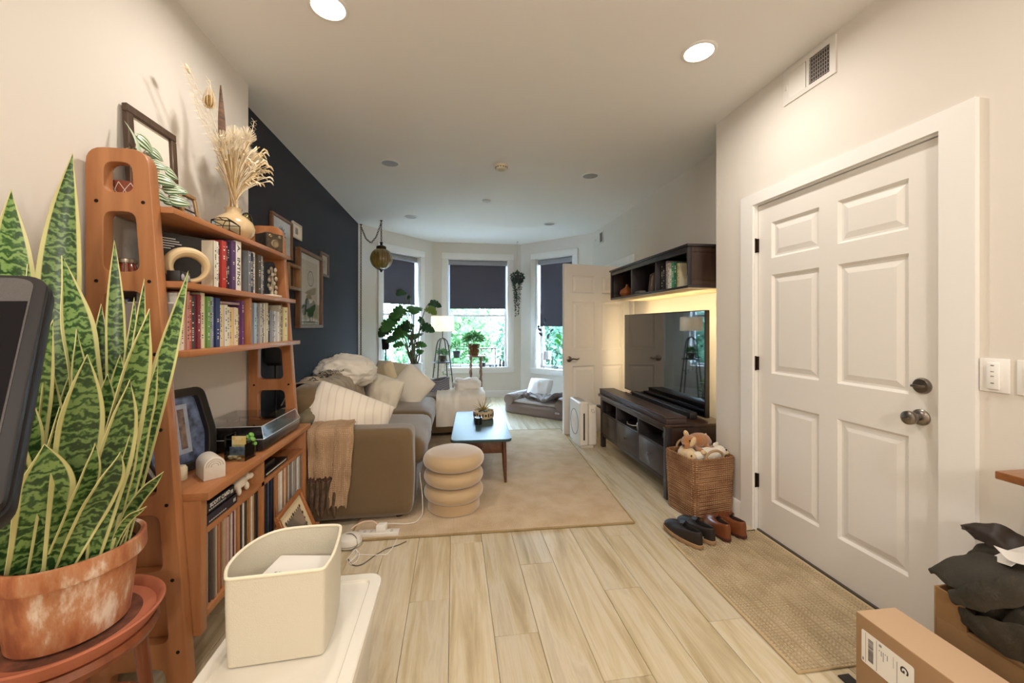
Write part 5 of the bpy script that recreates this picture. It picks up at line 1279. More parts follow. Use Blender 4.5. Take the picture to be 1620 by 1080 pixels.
for i in range(40):
    row = []
    for j in range(34):
        u = i / 39; v = j / 33; x = .22 + .66 * u; y = .02 + .50 * v + .05 * math.sin(u * 7); h = .2 + .055 * abs(math.sin(v * 11 + u * 5 + 2 * nz(u * 3, v * 3))) + .04 * nz(u * 6, v * 6, 3) + (.09 * max(0, u - .72) / .28) + .02
        row.append(MBd @ Vector((x + .03 * nz(u * 5, v * 5), y, h)))
    P.append(row)
tag(build(sheet(P, .01), 'plush_blanket', mat('#83766e', .95, var=.3, vs=30, hex2='#5b504b', bump=.3, bs=120, sheen=.4), angle=80), 'crumpled grey-brown blanket on the dog bed', 'blanket')

# ---------------------------------------------------------------- floor clutter by the sofa
WPL = mat('#e3ddd2', .45)
t = thing('power_strip', 'white power strip with a plug on the floor beside the sofa', 'power strip', (-.44, 2.515, 0))
Mp = Matrix.Translation((-.445, 2.512, .0005)) @ Matrix.Rotation(-.06, 4, 'Z')
mb = MB(); mb.box(-.13, .115, -.028, .028, 0, .03, 0, Mp); build(mb, 'strip_body', WPL, t, bevel=.004)
mb = MB(); mb.box(-.015, .035, -.02, .024, .0305, .072, 0, Mp @ Matrix.Shear('XZ', 4, (.25, 0))); build(mb, 'plug', mat('#efece6', .4), t, bevel=.004)
for k in (-.09, -.05, .07):
    for s in (-.007, .007): mb = MB(); mb.box(k - .008, k + .008, s - .0015, s + .0015, .0302, .0306, 0, Mp); build(mb, 'socket_slot', BLACK, t)
c = px(556, 858, z=0.); c = Vector((-.60, 2.43, 0)); t = thing('round_device', 'round white electronic device tangled in cables on the floor', 'device', c)
mb = MB(); mb.lathe([(.055, .0008), (.068, .012), (.07, .03), (.06, .052), (.035, .064), (.001, .067)], 32, c); build(mb, 'shell', WPL, t, fixn=True)
mb = MB(); mb.lathe([(.071, .02), (.0715, .022), (.071, .024), (.069, .022)], 32, c); build(mb, 'seam', mat('#9d968b', .6), t, fixn=True)
def cable(label, pts, rad, m, z=.004, grp='cables on the floor'):
    P = [px(a, b, z=z) if len(q_) == 2 else Vector(q_[2]) for q_ in pts for a, b in [q_[:2]]]
    mb = MB(); mb.tube(smooth_path(P, 60, 3), rad, 7); return tag(build(mb, 'cable', m), label, 'cable', grp)
WC = mat('#e8e2d8', .5); GC = mat('#5f5a55', .5)
cable('thin white cable looping from the power strip onto the floor', [(630, 848), (628, 852), (620, 868), (612, 877), (590, 878), (566, 877), (560, 884), (552, 890)], .0028, WC)
cable('dark grey cable curling across the floor towards the rug', [(551, 884), (556, 893), (566, 895), (576, 891), (592, 879), (610, 868), (630, 862), (643, 856)], .0025, GC)
cable('white cable coiled in front of the round device', [(548, 886), (556, 876), (562, 868), (566, 874), (560, 882), (552, 888), (556, 894), (566, 886), (569, 876), (563, 868)], .0028, WC)
mb = MB(); mb.tube(smooth_path([(-.61, 2.5, .062), (-.585, 2.515, .075), (-.54, 2.535, .085), (-.49, 2.54, .082), (-.455, 2.525, .06)], 30, 2), .0042, 8); tag(build(mb, 'cable', mat('#d9b8a3', .5)), 'pinkish power cable arching from the round device to the strip', 'cable', 'cables on the floor')
mb = MB(); mb.tube(smooth_path([(-.42, 2.53, .06), (-.39, 2.6, .03), (-.30, 2.6, .018), (-.235, 2.62, .017), (-.205, 2.72, .02), (-.215, 2.80, .12), (-.235, 2.83, .26)], 40, 3), .0028, 8); tag(build(mb, 'cable', WC), 'white charger cable running from the plug up the sofa front', 'cable', 'cables on the floor')
mb = MB(); mb.tube(smooth_path([(-.66, 2.47, .004), (-.63, 2.44, .062), (-.585, 2.42, .074), (-.555, 2.40, .06), (-.545, 2.38, .02), (-.58, 2.36, .004)], 30, 2), .0022, 7); tag(build(mb, 'cable', GC), 'dark grey wire draped over the round white device', 'cable', 'cables on the floor')

# ---------------------------------------------------------------- tote and fabric bin
TOT = mat('#e3ddd0', .4); zl = .38
t = thing('storage_tote', 'white plastic storage tote with a recessed lid standing on the floor', 'storage box', (-.455, 1.2, 0))
mb = MB(); a0, a1, b0, b1 = -.655, -.255, .86, 1.51
P = []
for z, e in ((.0008, .045), (.01, .04), (.34, .018), (.355, .018)):
    P.append([Vector((*p, z)) for p in rrect(a0 + e, a1 - e, b0 + e, b1 - e, .05, 5)])
mb.grid(P, cv=True, capu=True, flip=True); build(mb, 'tub', mat('#d9d4ca', .35, trans=.0), t, fixn=True)
mb = MB(); P = []
for e, z in ((0, .35), (0, .376), (.004, zl), (.036, zl), (.04, zl - .008), (.16, zl - .009)): P.append([Vector((*p, z)) for p in rrect(a0 + e, a1 - e, b0 + e, b1 - e, max(.045 - e * .6, .012), 5)])
mb.grid(P, cv=True, capu=True, flip=True); build(mb, 'lid', TOT, t, fixn=True, angle=30)
FABB = mat('#d4ccb9', .9, bump=.2, bs=350, var=.05, vs=8); zb0, zb1 = zl - .0075, .612
fb = thing('fabric_bin', 'cream canvas storage bin standing on the white tote lid', 'storage bin', (-.48, 1.27, zb0))
def binring(z, f):
    pts = [(-.594, 1.142), (-.47, 1.148), (-.352, 1.154), (-.345, 1.22), (-.358, 1.33), (-.372, 1.402), (-.43, 1.41), (-.55, 1.405), (-.60, 1.37), (-.628, 1.29), (-.624, 1.2)]
    cx, cy = -.48, 1.27; out = []
    sharp = rpoly([(cx + (a - cx) * f, cy + (b - cy) * f) for a, b in pts], [.012, .05, .012, .05, .05, .02, .05, .05, .05, .05, .04], 4); return [Vector((a, b, z)) for a, b in sharp]
mb = MB(); P = [binring(zb0, .9), binring(zb0 + .004, .97), binring(zb0 + .08, .99), binring(zb0 + .16, 1.0), binring(zb1, 1.0), binring(zb1, .978), binring(zb0 + .16, .97), binring(zb0 + .012, .93), binring(zb0 + .01, .5)]
mb.grid(P, cv=True, capu=True, flip=True); build(mb, 'canvas_body', FABB, fb, fixn=True, angle=45)
mb = MB(); mb.tube([p for p in binring(zb1, .99)], .0045, 8, closed=True); build(mb, 'piped_rim', mat('#e9e0c8', .8), fb)
t = thing('white_box', 'white sheet-covered box lying inside the cream canvas bin', 'box', (-.47, 1.29, zb0 + .013), rz=-.15)
mb = MB(); mb.box(-.085, .085, -.07, .06, .0, .165); build(mb, 'carton', mat('#eeeae2', .5), t, local=True, bevel=.006)
mb = MB()
for q in range(4): mb.box(-.05 + q * .012, -.042 + q * .012, -.045, -.03, .1652, .1656)
tag(build(mb, 'grey_print', mat('#8d8a86', .6), t, local=True), kind='stuff')
# ================================================================ PICTURES ON THE NAVY WALL
def art_flower(w, h, z):
    o = []
    for k in range(14):
        a = 2 * PI * k / 14; mb = MB(); c = Vector((w / 2, h * .54, z)); d = Vector((math.cos(a), math.sin(a), 0)); s = Vector((-d.y, d.x, 0)); mb.add([c + d * .022, c + d * .05 + s * .012, c + d * .085, c + d * .05 - s * .012], [(0, 1, 2, 3)]); o.append(('petal', mb, INK))
    o.append(('flower_centre', disc(MB(), (w / 2, h * .54), .02, z, 20, .01), INK)); mb = MB(); mb.box(w / 2 - .003, w / 2 + .003, h * .2, h * .44, z, z + .0003); o.append(('flower_stalk', mb, INK)); return o
def art_moon(w, h, z):
    o = [('moon', disc(MB(), (w * .55, h * .66), .075, z, 32, .064), INK), ('moon_face', disc(MB(), (w * .55, h * .66), .05, z, 28), mat('#b9a88d', .8))]
    for a, b, r0 in ((.28, .24, .07), (.4, .3, .085), (.58, .24, .09), (.68, .3, .07), (.5, .2, .07)): o.append(('tree_crown', disc(MB(), (w * a, h * b), r0 * .8, z + .0002, 9), mat('#3c3732', .8)))
    for a in (.34, .52, .63):
        mb = MB(); mb.box(w * a - .005, w * a + .005, h * .08, h * .25, z + .0002, z + .0004); o.append(('tree_trunk', mb, INK))
    mb = MB(); mb.box(w * .12, w * .88, h * .075, h * .085, z, z + .0003); o.append(('ground_line', mb, INK))
    for k in range(4):
        mb = MB(); mb.box(w * .18, w * .82, h * (.46 + k * .1), h * (.463 + k * .1), z, z + .0002); o.append(('fine_line', mb, mat('#8d8272', .8)))
    return o
def art_small(w, h, z):
    mb = MB(); mb.box(w * .36, w * .64, h * .3, h * .7, z, z + .0004); return [('small_image', mb, mat('#6e6558', .7, var=.6, vs=40, hex2='#b8ada0'))]
xw = XD + .002
framed('picture_frame', 'brown frame with a black ink flower print on the navy wall', 'picture', onX(xw, 3.19, 1.82), .385, .315, .022, .024, BRW, PAPER, art=art_flower, glass=True)
framed('picture_frame', 'small pale frame high on the navy wall beside the flower print', 'picture', onX(xw, 3.592, 2.03), .2, .135, .014, .018, mat('#cfc6b8', .6), PAPER, art=art_small)
framed('picture_frame', 'large wood-framed print of a moon over trees on the navy wall', 'picture', onX(xw, 3.67, 1.255), .61, .705, .03, .045, BRW, PAPER, .05, OLDP, art=art_moon, glass=True)
framed('picture_frame', 'small whitewashed wood frame on the far side of the moon print', 'picture', onX(xw, 4.31, 1.79), .25, .25, .028, .022, GREYW, mat('#a99c89', .7), art=art_small)
t = thing('shadow_box', 'small rustic wooden shadow box on the navy wall below the flower print', 'picture', (xw, 3.59, 1.575)); W2_ = wood('#9a7146', '#6d4a2a', 'Z', .6, 12)
for (a, b, c, d) in ((3.40, 3.655, 1.575, 1.6), (3.40, 3.655, 1.76, 1.785), (3.40, 3.422, 1.6, 1.76), (3.633, 3.655, 1.6, 1.76)):
    mb = MB(); mb.box(xw, xw + .06, a, b, c, d); build(mb, 'frame_rail', W2_, t, bevel=.002)
for k in range(4):
    mb = MB(); mb.box(xw, xw + .008, 3.423 + k * .0525, 3.474 + k * .0525, 1.6, 1.76); build(mb, 'back_plank', W2_, t, bevel=.001)
mb = MB(); mb.tube([(xw + .03, 3.53, 1.6), (xw + .03, 3.53, 1.76)], .004, 6); build(mb, 'rod', IRON, t)

# ================================================================ TELEVISION SIDE
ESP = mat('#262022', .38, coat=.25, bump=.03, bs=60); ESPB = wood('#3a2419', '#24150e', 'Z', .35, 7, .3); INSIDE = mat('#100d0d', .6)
cx0, cx1, cy0, cy1, czt = 1.54, 2.01, 2.72, 4.05, .555
cs = thing('tv_console', 'black-brown media console with three drawers and open cubbies', 'media console', (1.78, 3.385, 0))
def cb(name, a, b, c, d, e, f, m=ESP, bev=.002, parent=None): 
    mb = MB(); mb.box(a, b, c, d, e, f); return build(mb, name, m, parent or cs, bevel=bev)
cb('top_board', cx0 - .02, cx1 + .01, cy0 - .02, cy1 + .02, czt - .025, czt, ESPB, .004)
for yy in (cy0, cy1 - .045):
    for xx in (cx0, cx1 - .045): cb('leg_post', xx, xx + .045, yy, yy + .045, .0005, czt - .025)
    cb('side_panel', cx0 + .045, cx1 - .045, yy + .012, yy + .03, .13, czt - .025, ESPB); cb('side_rail', cx0 + .045, cx1 - .045, yy + .003, yy + .042, .1, .155); 
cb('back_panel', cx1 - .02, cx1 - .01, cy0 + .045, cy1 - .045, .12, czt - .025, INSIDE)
cb('bottom_board', cx0 + .005, cx1 - .02, cy0 + .045, cy1 - .045, .12, .15, ESP); cb('upper_rail', cx0, cx0 + .02, cy0 + .045, cy1 - .045, .495, czt - .025); cb('cubby_floor', cx0 + .002, cx1 - .02, cy0 + .045, cy1 - .045, .362, .376, ESP)
ys = [cy0 + .045, 3.18, 3.635, cy1 - .045]
for y in ys[1:3]: cb('divider', cx0 + .001, cx1 - .02, y - .011, y + .011, .15, .495, ESP)
for k in range(3):
    a, b = ys[k] + (.012 if k else .002), ys[k + 1] - (.012 if k < 2 else .002)
    d = cb('drawer', cx0 + .001, cx0 + .02, a + .002, b - .002, .153, .36, mat('#2c2220', .35, coat=.3), .002)
    mb = MB(); mb.lathe([(.006, 0), (.006, .012), (.013, .018), (.014, .024), (.009, .029), (.001, .03)], 18, (cx0 + .001, (a + b) / 2, .262), 0, Matrix.Rotation(-PI / 2, 3, 'Y')); build(mb, 'knob', mat('#5d5751', .35, metal=.7), d, fixn=True)
t = thing('shelf_bracket', 'dark wooden ledge sticking out past the far end of the media console', 'ledge', (1.58, 4.10, .40))
mb = MB(); mb.box(1.53, 1.70, 4.052, 4.14, .40, .42); build(mb, 'ledge_board', ESPB, t, bevel=.003); mb = MB(); mb.prism([(4.052, .40), (4.13, .40), (4.052, .33)], 1.56, 1.58, 'YZ'); build(mb, 'support', ESPB, t, fixn=True)
# long case in front of the television
t = thing('long_case', 'long flat dark brown case lying along the front edge of the media console', 'case', (1.61, 3.385, czt)); LC = mat('#3b2d29', .45, var=.15, vs=14, bump=.06, bs=120)
mb = MB(); mb.box(1.535, 1.695, 2.71, 4.06, czt + .0005, czt + .042); build(mb, 'case_body', LC, t, bevel=.006)
mb = MB(); mb.box(1.533, 1.697, 2.708, 4.062, czt + .042, czt + .056); build(mb, 'case_lid', LC, t, bevel=.005)
# television
tv = thing('television', 'large black flat television standing on the media console', 'television', (1.9, 3.5, czt)); ty0, ty1, tz0, tz1 = 2.785, 4.235, .572, 1.397
mb = MB(); mb.box(1.893, 1.93, ty0, ty1, tz0, tz1); build(mb, 'housing', mat('#121112', .4), tv, bevel=.004)
mb = MB(); mb.box(1.8915, 1.893, ty0 + .008, ty1 - .008, tz0 + .012, tz1 - .008); build(mb, 'screen', mat('#0b0a0c', .03, coat=1.), tv, smooth=False)
mb = MB(); mb.box(1.93, 1.965, ty0 + .3, ty1 - .3, tz0 + .06, tz0 + .5); build(mb, 'rear_bulge', mat('#121112', .5), tv, bevel=.01)
for yy in (ty0 + .2, ty1 - .2):
    mb = MB(); mb.tube([(1.872, yy, czt + .006), (1.9, yy, tz0 + .012), (2.0, yy, czt + .006)], .006, 8); build(mb, 'foot', mat('#2a2828', .3, metal=.8), tv)
mb = MB()
for a, b in (((1.936, ty0 + .03, tz0 + .04), (1.936, ty0 + .03, tz1 - .03)), ((1.936, ty0 + .03, tz1 - .03), (1.936, ty1 - .03, tz1 - .03)), ((1.936, ty1 - .03, tz1 - .03), (1.936, ty1 - .03, tz0 + .04))): mb.tube([a, b], .0055, 6)
build(mb, 'led_strip', mat('#ffe4b4', .5, emit=LED_E), tv)
t = thing('soundbar', 'slim black soundbar lying in front of the television', 'soundbar', (1.82, 3.35, czt))
mb = MB(); mb.box(1.795, 1.86, 2.83, 3.86, czt + .0005, czt + .055); build(mb, 'body', mat('#17161a', .5), t, bevel=.01); mb = MB(); mb.box(1.7945, 1.7955, 2.85, 3.84, czt + .01, czt + .046); build(mb, 'mesh_front', mat('#0d0c0f', .9, bump=.4, bs=500), t)
mb = MB(); mb.cbox((1.75, 3.03, czt + .009), (.045, .17, .016), 0, Matrix.Rotation(.5, 3, 'Z')); o = build(mb, 'remote_control', BLACK, bevel=.005); tag(o, 'black remote control lying between the long case and the soundbar', 'remote')
t = thing('headphones', 'crumpled cable and silver adapter at the far end of the console', 'cables', (1.75, 3.95, czt)); mb = MB(); mb.tube(smooth_path([(1.74, 3.9, czt + .004), (1.76, 3.96, czt + .02), (1.79, 3.93, czt + .03), (1.80, 3.99, czt + .006), (1.84, 3.95, czt + .004)], 24, 2), .004, 7); build(mb, 'cable', mat('#3a3735', .5), t)
mb = MB(); mb.cbox((1.78, 4.0, czt + .012), (.05, .03, .022)); build(mb, 'adapter', mat('#b9b2a5', .4), t, bevel=.003); t.name = 'adapter_cable'
mb = MB(); mb.box(1.58, 1.64, 3.23, 3.29, .3765, .43); o = build(mb, 'charger', mat('#ddd8d0', .45), bevel=.006); tag(o, 'white charger block in the middle cubby of the media console', 'charger')
mb = MB(); mb.tube(smooth_path([(1.60, 3.29, .40), (1.57, 3.35, .39), (1.57, 3.45, .381), (1.60, 3.52, .381)], 24, 2), .004, 7); tag(build(mb, 'cable', WC), 'white cable in the middle cubby of the media console', 'cable')
mb = MB(); mb.box(1.66, 1.70, 2.80, 3.0, .3765, .42); o = build(mb, 'set_top_box', mat('#8c8a88', .4), bevel=.004); tag(o, 'grey slim box in the near cubby of the media console', 'device')

# wall shelf above the television
sx0, sx1, sy0, sy1, sz0, sz1 = 1.73, XT - .001, 2.75, 4.24, 1.555, 1.89
ws = thing('wall_shelf', 'black-brown wall-mounted cubby shelf above the television', 'shelf', (1.95, 3.5, sz0))
def wb(name, a, b, c, d, e, f, m=ESP, bev=.002): 
    mb = MB(); mb.box(a, b, c, d, e, f); return build(mb, name, m, ws, bevel=bev)
wb('top_board', sx0 - .012, sx1, sy0 - .012, sy1 + .012, sz1 - .018, sz1); wb('upper_rail', sx0, sx0 + .018, sy0 + .03, sy1 - .03, sz1 - .06, sz1 - .018)
wb('bottom_board', sx0, sx1, sy0, sy1, sz0 + .008, sz0 + .026); wb('underside_panel', sx0 + .004, sx1, sy0 + .004, sy1 - .004, sz0, sz0 + .008, mat('#d9c8a6', .7, var=.05, vs=8))
for y in (sy0, sy1 - .02):
    wb('side_panel', sx0 + .03, sx1, y + .004, y + .016, sz0 + .026, sz1 - .018, ESPB); wb('front_post', sx0, sx0 + .03, y, y + .02, sz0 + .026, sz1 - .018)
    wb('side_rail', sx0 + .03, sx1, y, y + .02, sz1 - .06, sz1 - .018, ESPB); wb('side_rail', sx0 + .03, sx1, y, y + .02, sz0 + .026, sz0 + .066, ESPB)
for y in (3.247, 3.72): wb('divider', sx0 + .004, sx1 - .01, y - .009, y + .009, sz0 + .026, sz1 - .018)
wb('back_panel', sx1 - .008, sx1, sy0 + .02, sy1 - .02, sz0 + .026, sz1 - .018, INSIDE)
zS = sz0 + .0265
t = thing('gourd', 'orange-brown gourd-shaped vase in the far cubby of the wall shelf', 'ornament', (1.83, 4.03, zS)); mb = MB(); mb.lathe([(.03, 0), (.06, .01), (.078, .04), (.066, .075), (.03, .1), (.014, .118), (.01, .135), (.001, .136)], 28, (1.83, 4.03, zS)); build(mb, 'body', mat('#a8653a', .4, var=.15, vs=8), t, fixn=True)
o = blob('bird_figurine', [(Vector((1.80, 3.80, zS + .05)), (.018, .02, .05)), (Vector((1.795, 3.815, zS + .115)), (.017, .022, .022)), (Vector((1.80, 3.80, zS + .008)), (.026, .026, .008))], mat('#c9b296', .6), voxel=.005); tag(o, 'slender beige bird figurine beside the gourd vase', 'figurine')
framed('picture_frame', 'small patterned photo block in the middle cubby of the wall shelf', 'picture', frame_M((1.80, 3.47, zS), (-.25, -.97, 0), (.12, 0, .99)), .15, .17, .012, .02, mat('#4a3a30', .6), mat('#a8957c', .7, var=.8, vs=22, hex2='#453b33'))
mb = MB(); mb.lathe([(.022, 0), (.024, .004), (.024, .09), (.001, .09)], 20, (1.9, 3.63, zS)); o = build(mb, 'dark_cup', mat('#2a2c3c', .4), fixn=True); tag(o, 'dark blue tumbler standing in the middle cubby of the wall shelf', 'cup')
mb = cushion(.07, .12, .03, .012, .004, 8, .001, 5, 2); xf(mb, Matrix.Translation((1.80, 3.66, zS + .017))); o = build(mb, 'stone', mat('#6e6a66', .7), angle=70); tag(o, 'flat grey stone at the front of the middle cubby of the wall shelf', 'stone')
def xbook(p0, p1, top, col, lab, dpt=.2):
    xs = 1.775; y1 = px(p0, 500, x=xs).y; y0 = px(p1, 500, x=xs).y; h = px((p0 + p1) / 2, top, x=xs).z - zS
    t = thing('book', lab, 'book', (xs + dpt / 2, (y0 + y1) / 2, zS), group='books in the wall shelf'); g = .0006; c = .002
    mb = MB(); mb.box(xs, xs + dpt, y0 + g, y0 + c, zS, zS + h); mb.box(xs, xs + dpt, y1 - c, y1 - g, zS, zS + h); mb.box(xs - .001, xs + .002, y0 + g, y1 - g, zS, zS + h); cv = build(mb, 'cover', mat(col, .5, var=.1, vs=30), t)
    mb = MB(); mb.box(xs + .002, xs + dpt - .003, y0 + c, y1 - c, zS + .003, zS + h - .004); build(mb, 'pages', PAGE, t, smooth=False)
    mb = MB(); w = (y1 - y0) * .4; ym = (y0 + y1) / 2
    for a, b in marks(int(p0), .7): mb.box(xs - .0016, xs - .001, ym - w / 2, ym + w / 2, zS + h * a, zS + h * b)
    tag(build(mb, 'spine_lettering', mat('#e8dfcf' if sum(lin(col)[:3]) < .9 else '#2a2422', .6), cv, smooth=False), kind='stuff')
for a in ((1042, 1045.5, 418, '#171517', 'tall black book at the divider in the wall shelf'), (1046, 1049, 416, '#23211f', 'black-green book with pale spine print in the wall shelf'), (1049, 1052, 424, '#191718', 'low black book with white letters in the wall shelf'), (1053.5, 1056.5, 413, '#8f8286', 'mauve-grey book in the wall shelf'),
          (1056.5, 1059.5, 416, '#dfd6c2', 'cream book with a black emblem in the wall shelf'), (1059.5, 1062.5, 425, '#e8e4dc', 'low white book with black letters in the wall shelf'), (1062.5, 1066.5, 415, '#3f9a6e', 'bright green book in the wall shelf'), (1066.5, 1070.5, 415, '#2c6b4d', 'deep green book in the wall shelf'), (1071, 1073, 416, '#b5b069', 'slim yellow-green book in the wall shelf'), (1073, 1075, 416, '#d9cfae', 'slim straw book in the wall shelf')): xbook(*a)
o = blob('owl_figurine', [(Vector((1.80, 2.84, zS + .055)), (.03, .032, .055)), (Vector((1.80, 2.84, zS + .12)), (.027, .03, .028)), (Vector((1.80, 2.86, zS + .146)), (.008, .008, .014)), (Vector((1.80, 2.82, zS + .146)), (.008, .008, .014))], mat('#b8946a', .7, var=.5, vs=40, hex2='#e0cba6'), voxel=.006); tag(o, 'speckled tan owl figurine at the near end of the wall shelf', 'figurine')

# air purifier
t = thing('air_purifier', 'white upright air purifier with a round side grille beside the console', 'air purifier', (1.385, 4.13, 0)); PU = mat('#e4ddd2', .4); ax0, ax1, ay0, ay1 = 1.285, 1.385, 3.965, 4.33
mb = MB(); mb.box(ax0, ax1, ay0, ay1, .028, .485); build(mb, 'front_shell', PU, t, bevel=.022, seg=4); mb = MB(); mb.box(ax1 + .001, 1.475, ay0 + .012, ay1 - .01, .03, .45); bs_ = build(mb, 'rear_shell', PU, t, bevel=.018, seg=4)
mb = MB(); mb.box(ax0 + .02, ax0 + .16, ay0 + .03, ay1 - .03, 0.0008, .03); build(mb, 'base', PU, t, bevel=.004)
mb = MB(); mb.box(ax0 + .04, ax0 + .056, ay0 - .0008, ay0 + .001, .09, .37); build(mb, 'dark_slot', mat('#241f1d', .5), t)
mb = MB(); mb.box(ax0 + .022, ax1 - .015, ay0 + .05, ay1 - .06, .485, .4862); tp_ = build(mb, 'control_panel', mat('#a39a8e', .4), t)
Rm = Matrix.Rotation(-PI / 2, 3, 'Y'); yc = (ay0 + ay1) / 2
for r0 in (.135, .118, .1, .083, .065, .047, .03):
    mb = MB(); mb.grid([[Vector((ax0 - e, yc + q * math.cos(a), .25 + q * math.sin(a))) for a in [2 * PI * j / 40 for j in range(40)]] for q, e in ((r0 - .006, -.001), (r0 - .005, .003), (r0, .003), (r0 + .001, -.001))], cv=True); build(mb, 'grille_ring', PU if r0 != .135 else mat('#6d665e', .4), t, fixn=True)
for k, z in enumerate((.40, .385, .37)):
    for j in range(3):
        if (k + j) % 3 == 2: continue
        mb = MB(); mb.box(1.41 + j * .016, 1.421 + j * .016, ay0 + .0115, ay0 + .0125, z, z + .006); build(mb, 'indicator', mat('#8f877c', .5), bs_)

# ================================================================ ENTRY: mat, basket, shoes
t = thing('door_mat', 'long tan sisal mat in front of the white door', 'mat', (1.555, 1.755, 0)); qm = [(1.252, 1.295), (1.853, 1.285), (1.853, 2.23), (1.272, 2.215)]
mb = MB(); mb.prism(qm, .0008, .009, 'XY'); build(mb, 'woven_field', weave('#c8b596', '#9e8a6b', 300, bump=1.), t, bevel=.002)
for k in range(27):
    f = (k + .5) / 27; xa = 1.262 + .58 * f; mb = MB(); mb.tube([(xa, 1.30, .0085), (xa + .003, 1.75, .0088), (xa + .006, 2.212, .0085)], .0048, 5); build(mb, 'woven_row', weave('#cfbc9c', '#a48f6e', 330, bump=1.), t)
mb = MB(); mb.tube([(*p, .0065) for p in qm], .0065, 8, closed=True); build(mb, 'bound_edge', mat('#c3ab83', .9, bump=.3, bs=200), t)
BK = weave('#a9805a', '#6e4a30', 240, bump=1.)
bkx, bky, brz = 1.684, 2.548, .14
bkt = thing('wicker_basket', 'tall rectangular wicker basket full of plush toys', 'basket', (bkx, bky, 0), rz=brz); hb_ = .40
mb = MB(); P = []
for z, e in ((.0008, .022), (.01, .012), (.13, .006), (.26, .002), (hb_ - .005, 0), (hb_, .004), (hb_ - .004, .016), (hb_ - .12, .022), (.09, .026), (.08, .1)): P.append([Vector((a, b, z)) for a, b in rrect(-.168 + e, .168 - e, -.15 + e, .15 - e, .035, 5)])
mb.grid(P, cv=True, capu=True, flip=True); build(mb, 'woven_body', BK, bkt, local=True, fixn=True, angle=45)
for k in range(30):
    z = .012 + k * .01305; e = .0205 * (1 - z / .4) * .6; mb = MB(); mb.tube([Vector((a, b, z + .0015 * math.sin(i * 2.1 + k * PI))) for i, (a, b) in enumerate(rrect(-.169 + e, .169 - e, -.151 + e, .151 - e, .036, 5))], .0052, 5, closed=True); build(mb, 'wicker_strand', weave('#c09874', '#7d573e', 300, bump=1.), bkt, local=True)
mb = MB(); mb.tube([Vector((a, b, hb_ - .004)) for a, b in rrect(-.164, .164, -.146, .146, .034, 5)], .009, 8, closed=True); build(mb, 'rim', BK, bkt, local=True)
for sgn in (-1, 1):
    mb = MB(); mb.tube(bez((-.07, sgn * .14, hb_), (-.07, sgn * .145, hb_ + .07), (.07, sgn * .145, hb_ + .07), (.07, sgn * .14, hb_), 14), .0085, 8); build(mb, 'handle', mat('#a98c6a', .85, bump=.6, bs=140), bkt, local=True)
BM = ROOTM[bkt.name]
def bp(x, y, z): return BM @ Vector((x, y, z))
def plush(name, label, balls, m, tubes=(), eyes=(), extra=()):
    t = thing(name, label, 'plush toy', balls[0][0] - Vector((0, 0, .05)), group='plush toys in the wicker basket'); blob('body', balls, m, t, voxel=.008, smooth_it=3, tubes=tubes)
    for e in eyes: mb = MB(); mb.ball(e, .006, 8); build(mb, 'eye', mat('#15100d', .2), t)
    for nm, c, r_, mm, Mx in extra: mb = MB(); mb.ball(c, r_, 9, 0, Mx); build(mb, nm, mm, t)
FB = mat('#a86f3d', .95, bump=.8, bs=120, var=.2, vs=20, sheen=.6); FW = mat('#e6dccb', .95, bump=.8, bs=120, var=.08, vs=20, sheen=.6); FY = mat('#d8b98a', .95, bump=.8, bs=120, var=.1, vs=20, sheen=.6)
RZ = lambda a: Matrix.Rotation(a, 3, 'Z')
plush('plush_dog', 'brown plush dog with pale ears lying on top of the basket', [(bp(.03, .04, .47), (.095, .055, .052), RZ(.1)), (bp(-.07, .02, .475), (.05, .045, .045)), (bp(-.105, .0, .455), (.03, .026, .024)), (bp(.10, .05, .45), (.045, .04, .035)), (bp(-.03, -.04, .43), (.022, .045, .02)), (bp(.06, -.03, .43), (.022, .04, .02))], FB,
      eyes=[bp(-.095, -.022, .492)], extra=[('ear', bp(-.075, -.028, .485), (.016, .012, .036), FY, Matrix.Rotation(.5, 3, 'Y')), ('ear', bp(-.06, .055, .515), (.018, .012, .03), FY, Matrix.Rotation(-.4, 3, 'Y')), ('paw', bp(-.035, -.082, .425), (.02, .02, .017), FY, None), ('nose', bp(-.132, -.005, .46), (.008, .01, .007), mat('#3a241a', .5), None)])
plush('plush_bear', 'white plush bear with a tan snout lying at the front of the basket', [(bp(.04, -.05, .395), (.10, .06, .05)), (bp(.125, -.05, .41), (.045, .045, .042)), (bp(-.06, -.06, .395), (.05, .035, .035)), (bp(.02, .0, .38), (.08, .05, .05))], FW, eyes=[bp(.15, -.085, .428), bp(.163, -.055, .43)],
      extra=[('ear', bp(.10, -.035, .452), (.014, .009, .016), FW, None), ('ear', bp(.14, -.01, .447), (.014, .009, .016), FW, None), ('snout', bp(.155, -.075, .405), (.02, .018, .015), FY, None)])
plush('plush_lamb', 'straw-coloured plush toy at the console end of the basket', [(bp(-.09, .01, .395), (.06, .07, .05)), (bp(-.12, -.06, .40), (.035, .04, .034)), (bp(-.05, .07, .39), (.05, .05, .045))], FY, eyes=[bp(-.14, -.09, .415)])
plush('plush_rabbit', 'small cream plush rabbit at the wall side of the basket', [(bp(.12, .07, .40), (.05, .05, .045)), (bp(.09, .10, .385), (.06, .03, .04))], mat('#dccbb0', .95, bump=.8, bs=120, sheen=.6), extra=[('ear', bp(.135, .085, .465), (.01, .008, .035), FW, None), ('ear', bp(.11, .10, .46), (.01, .008, .033), FW, None)])

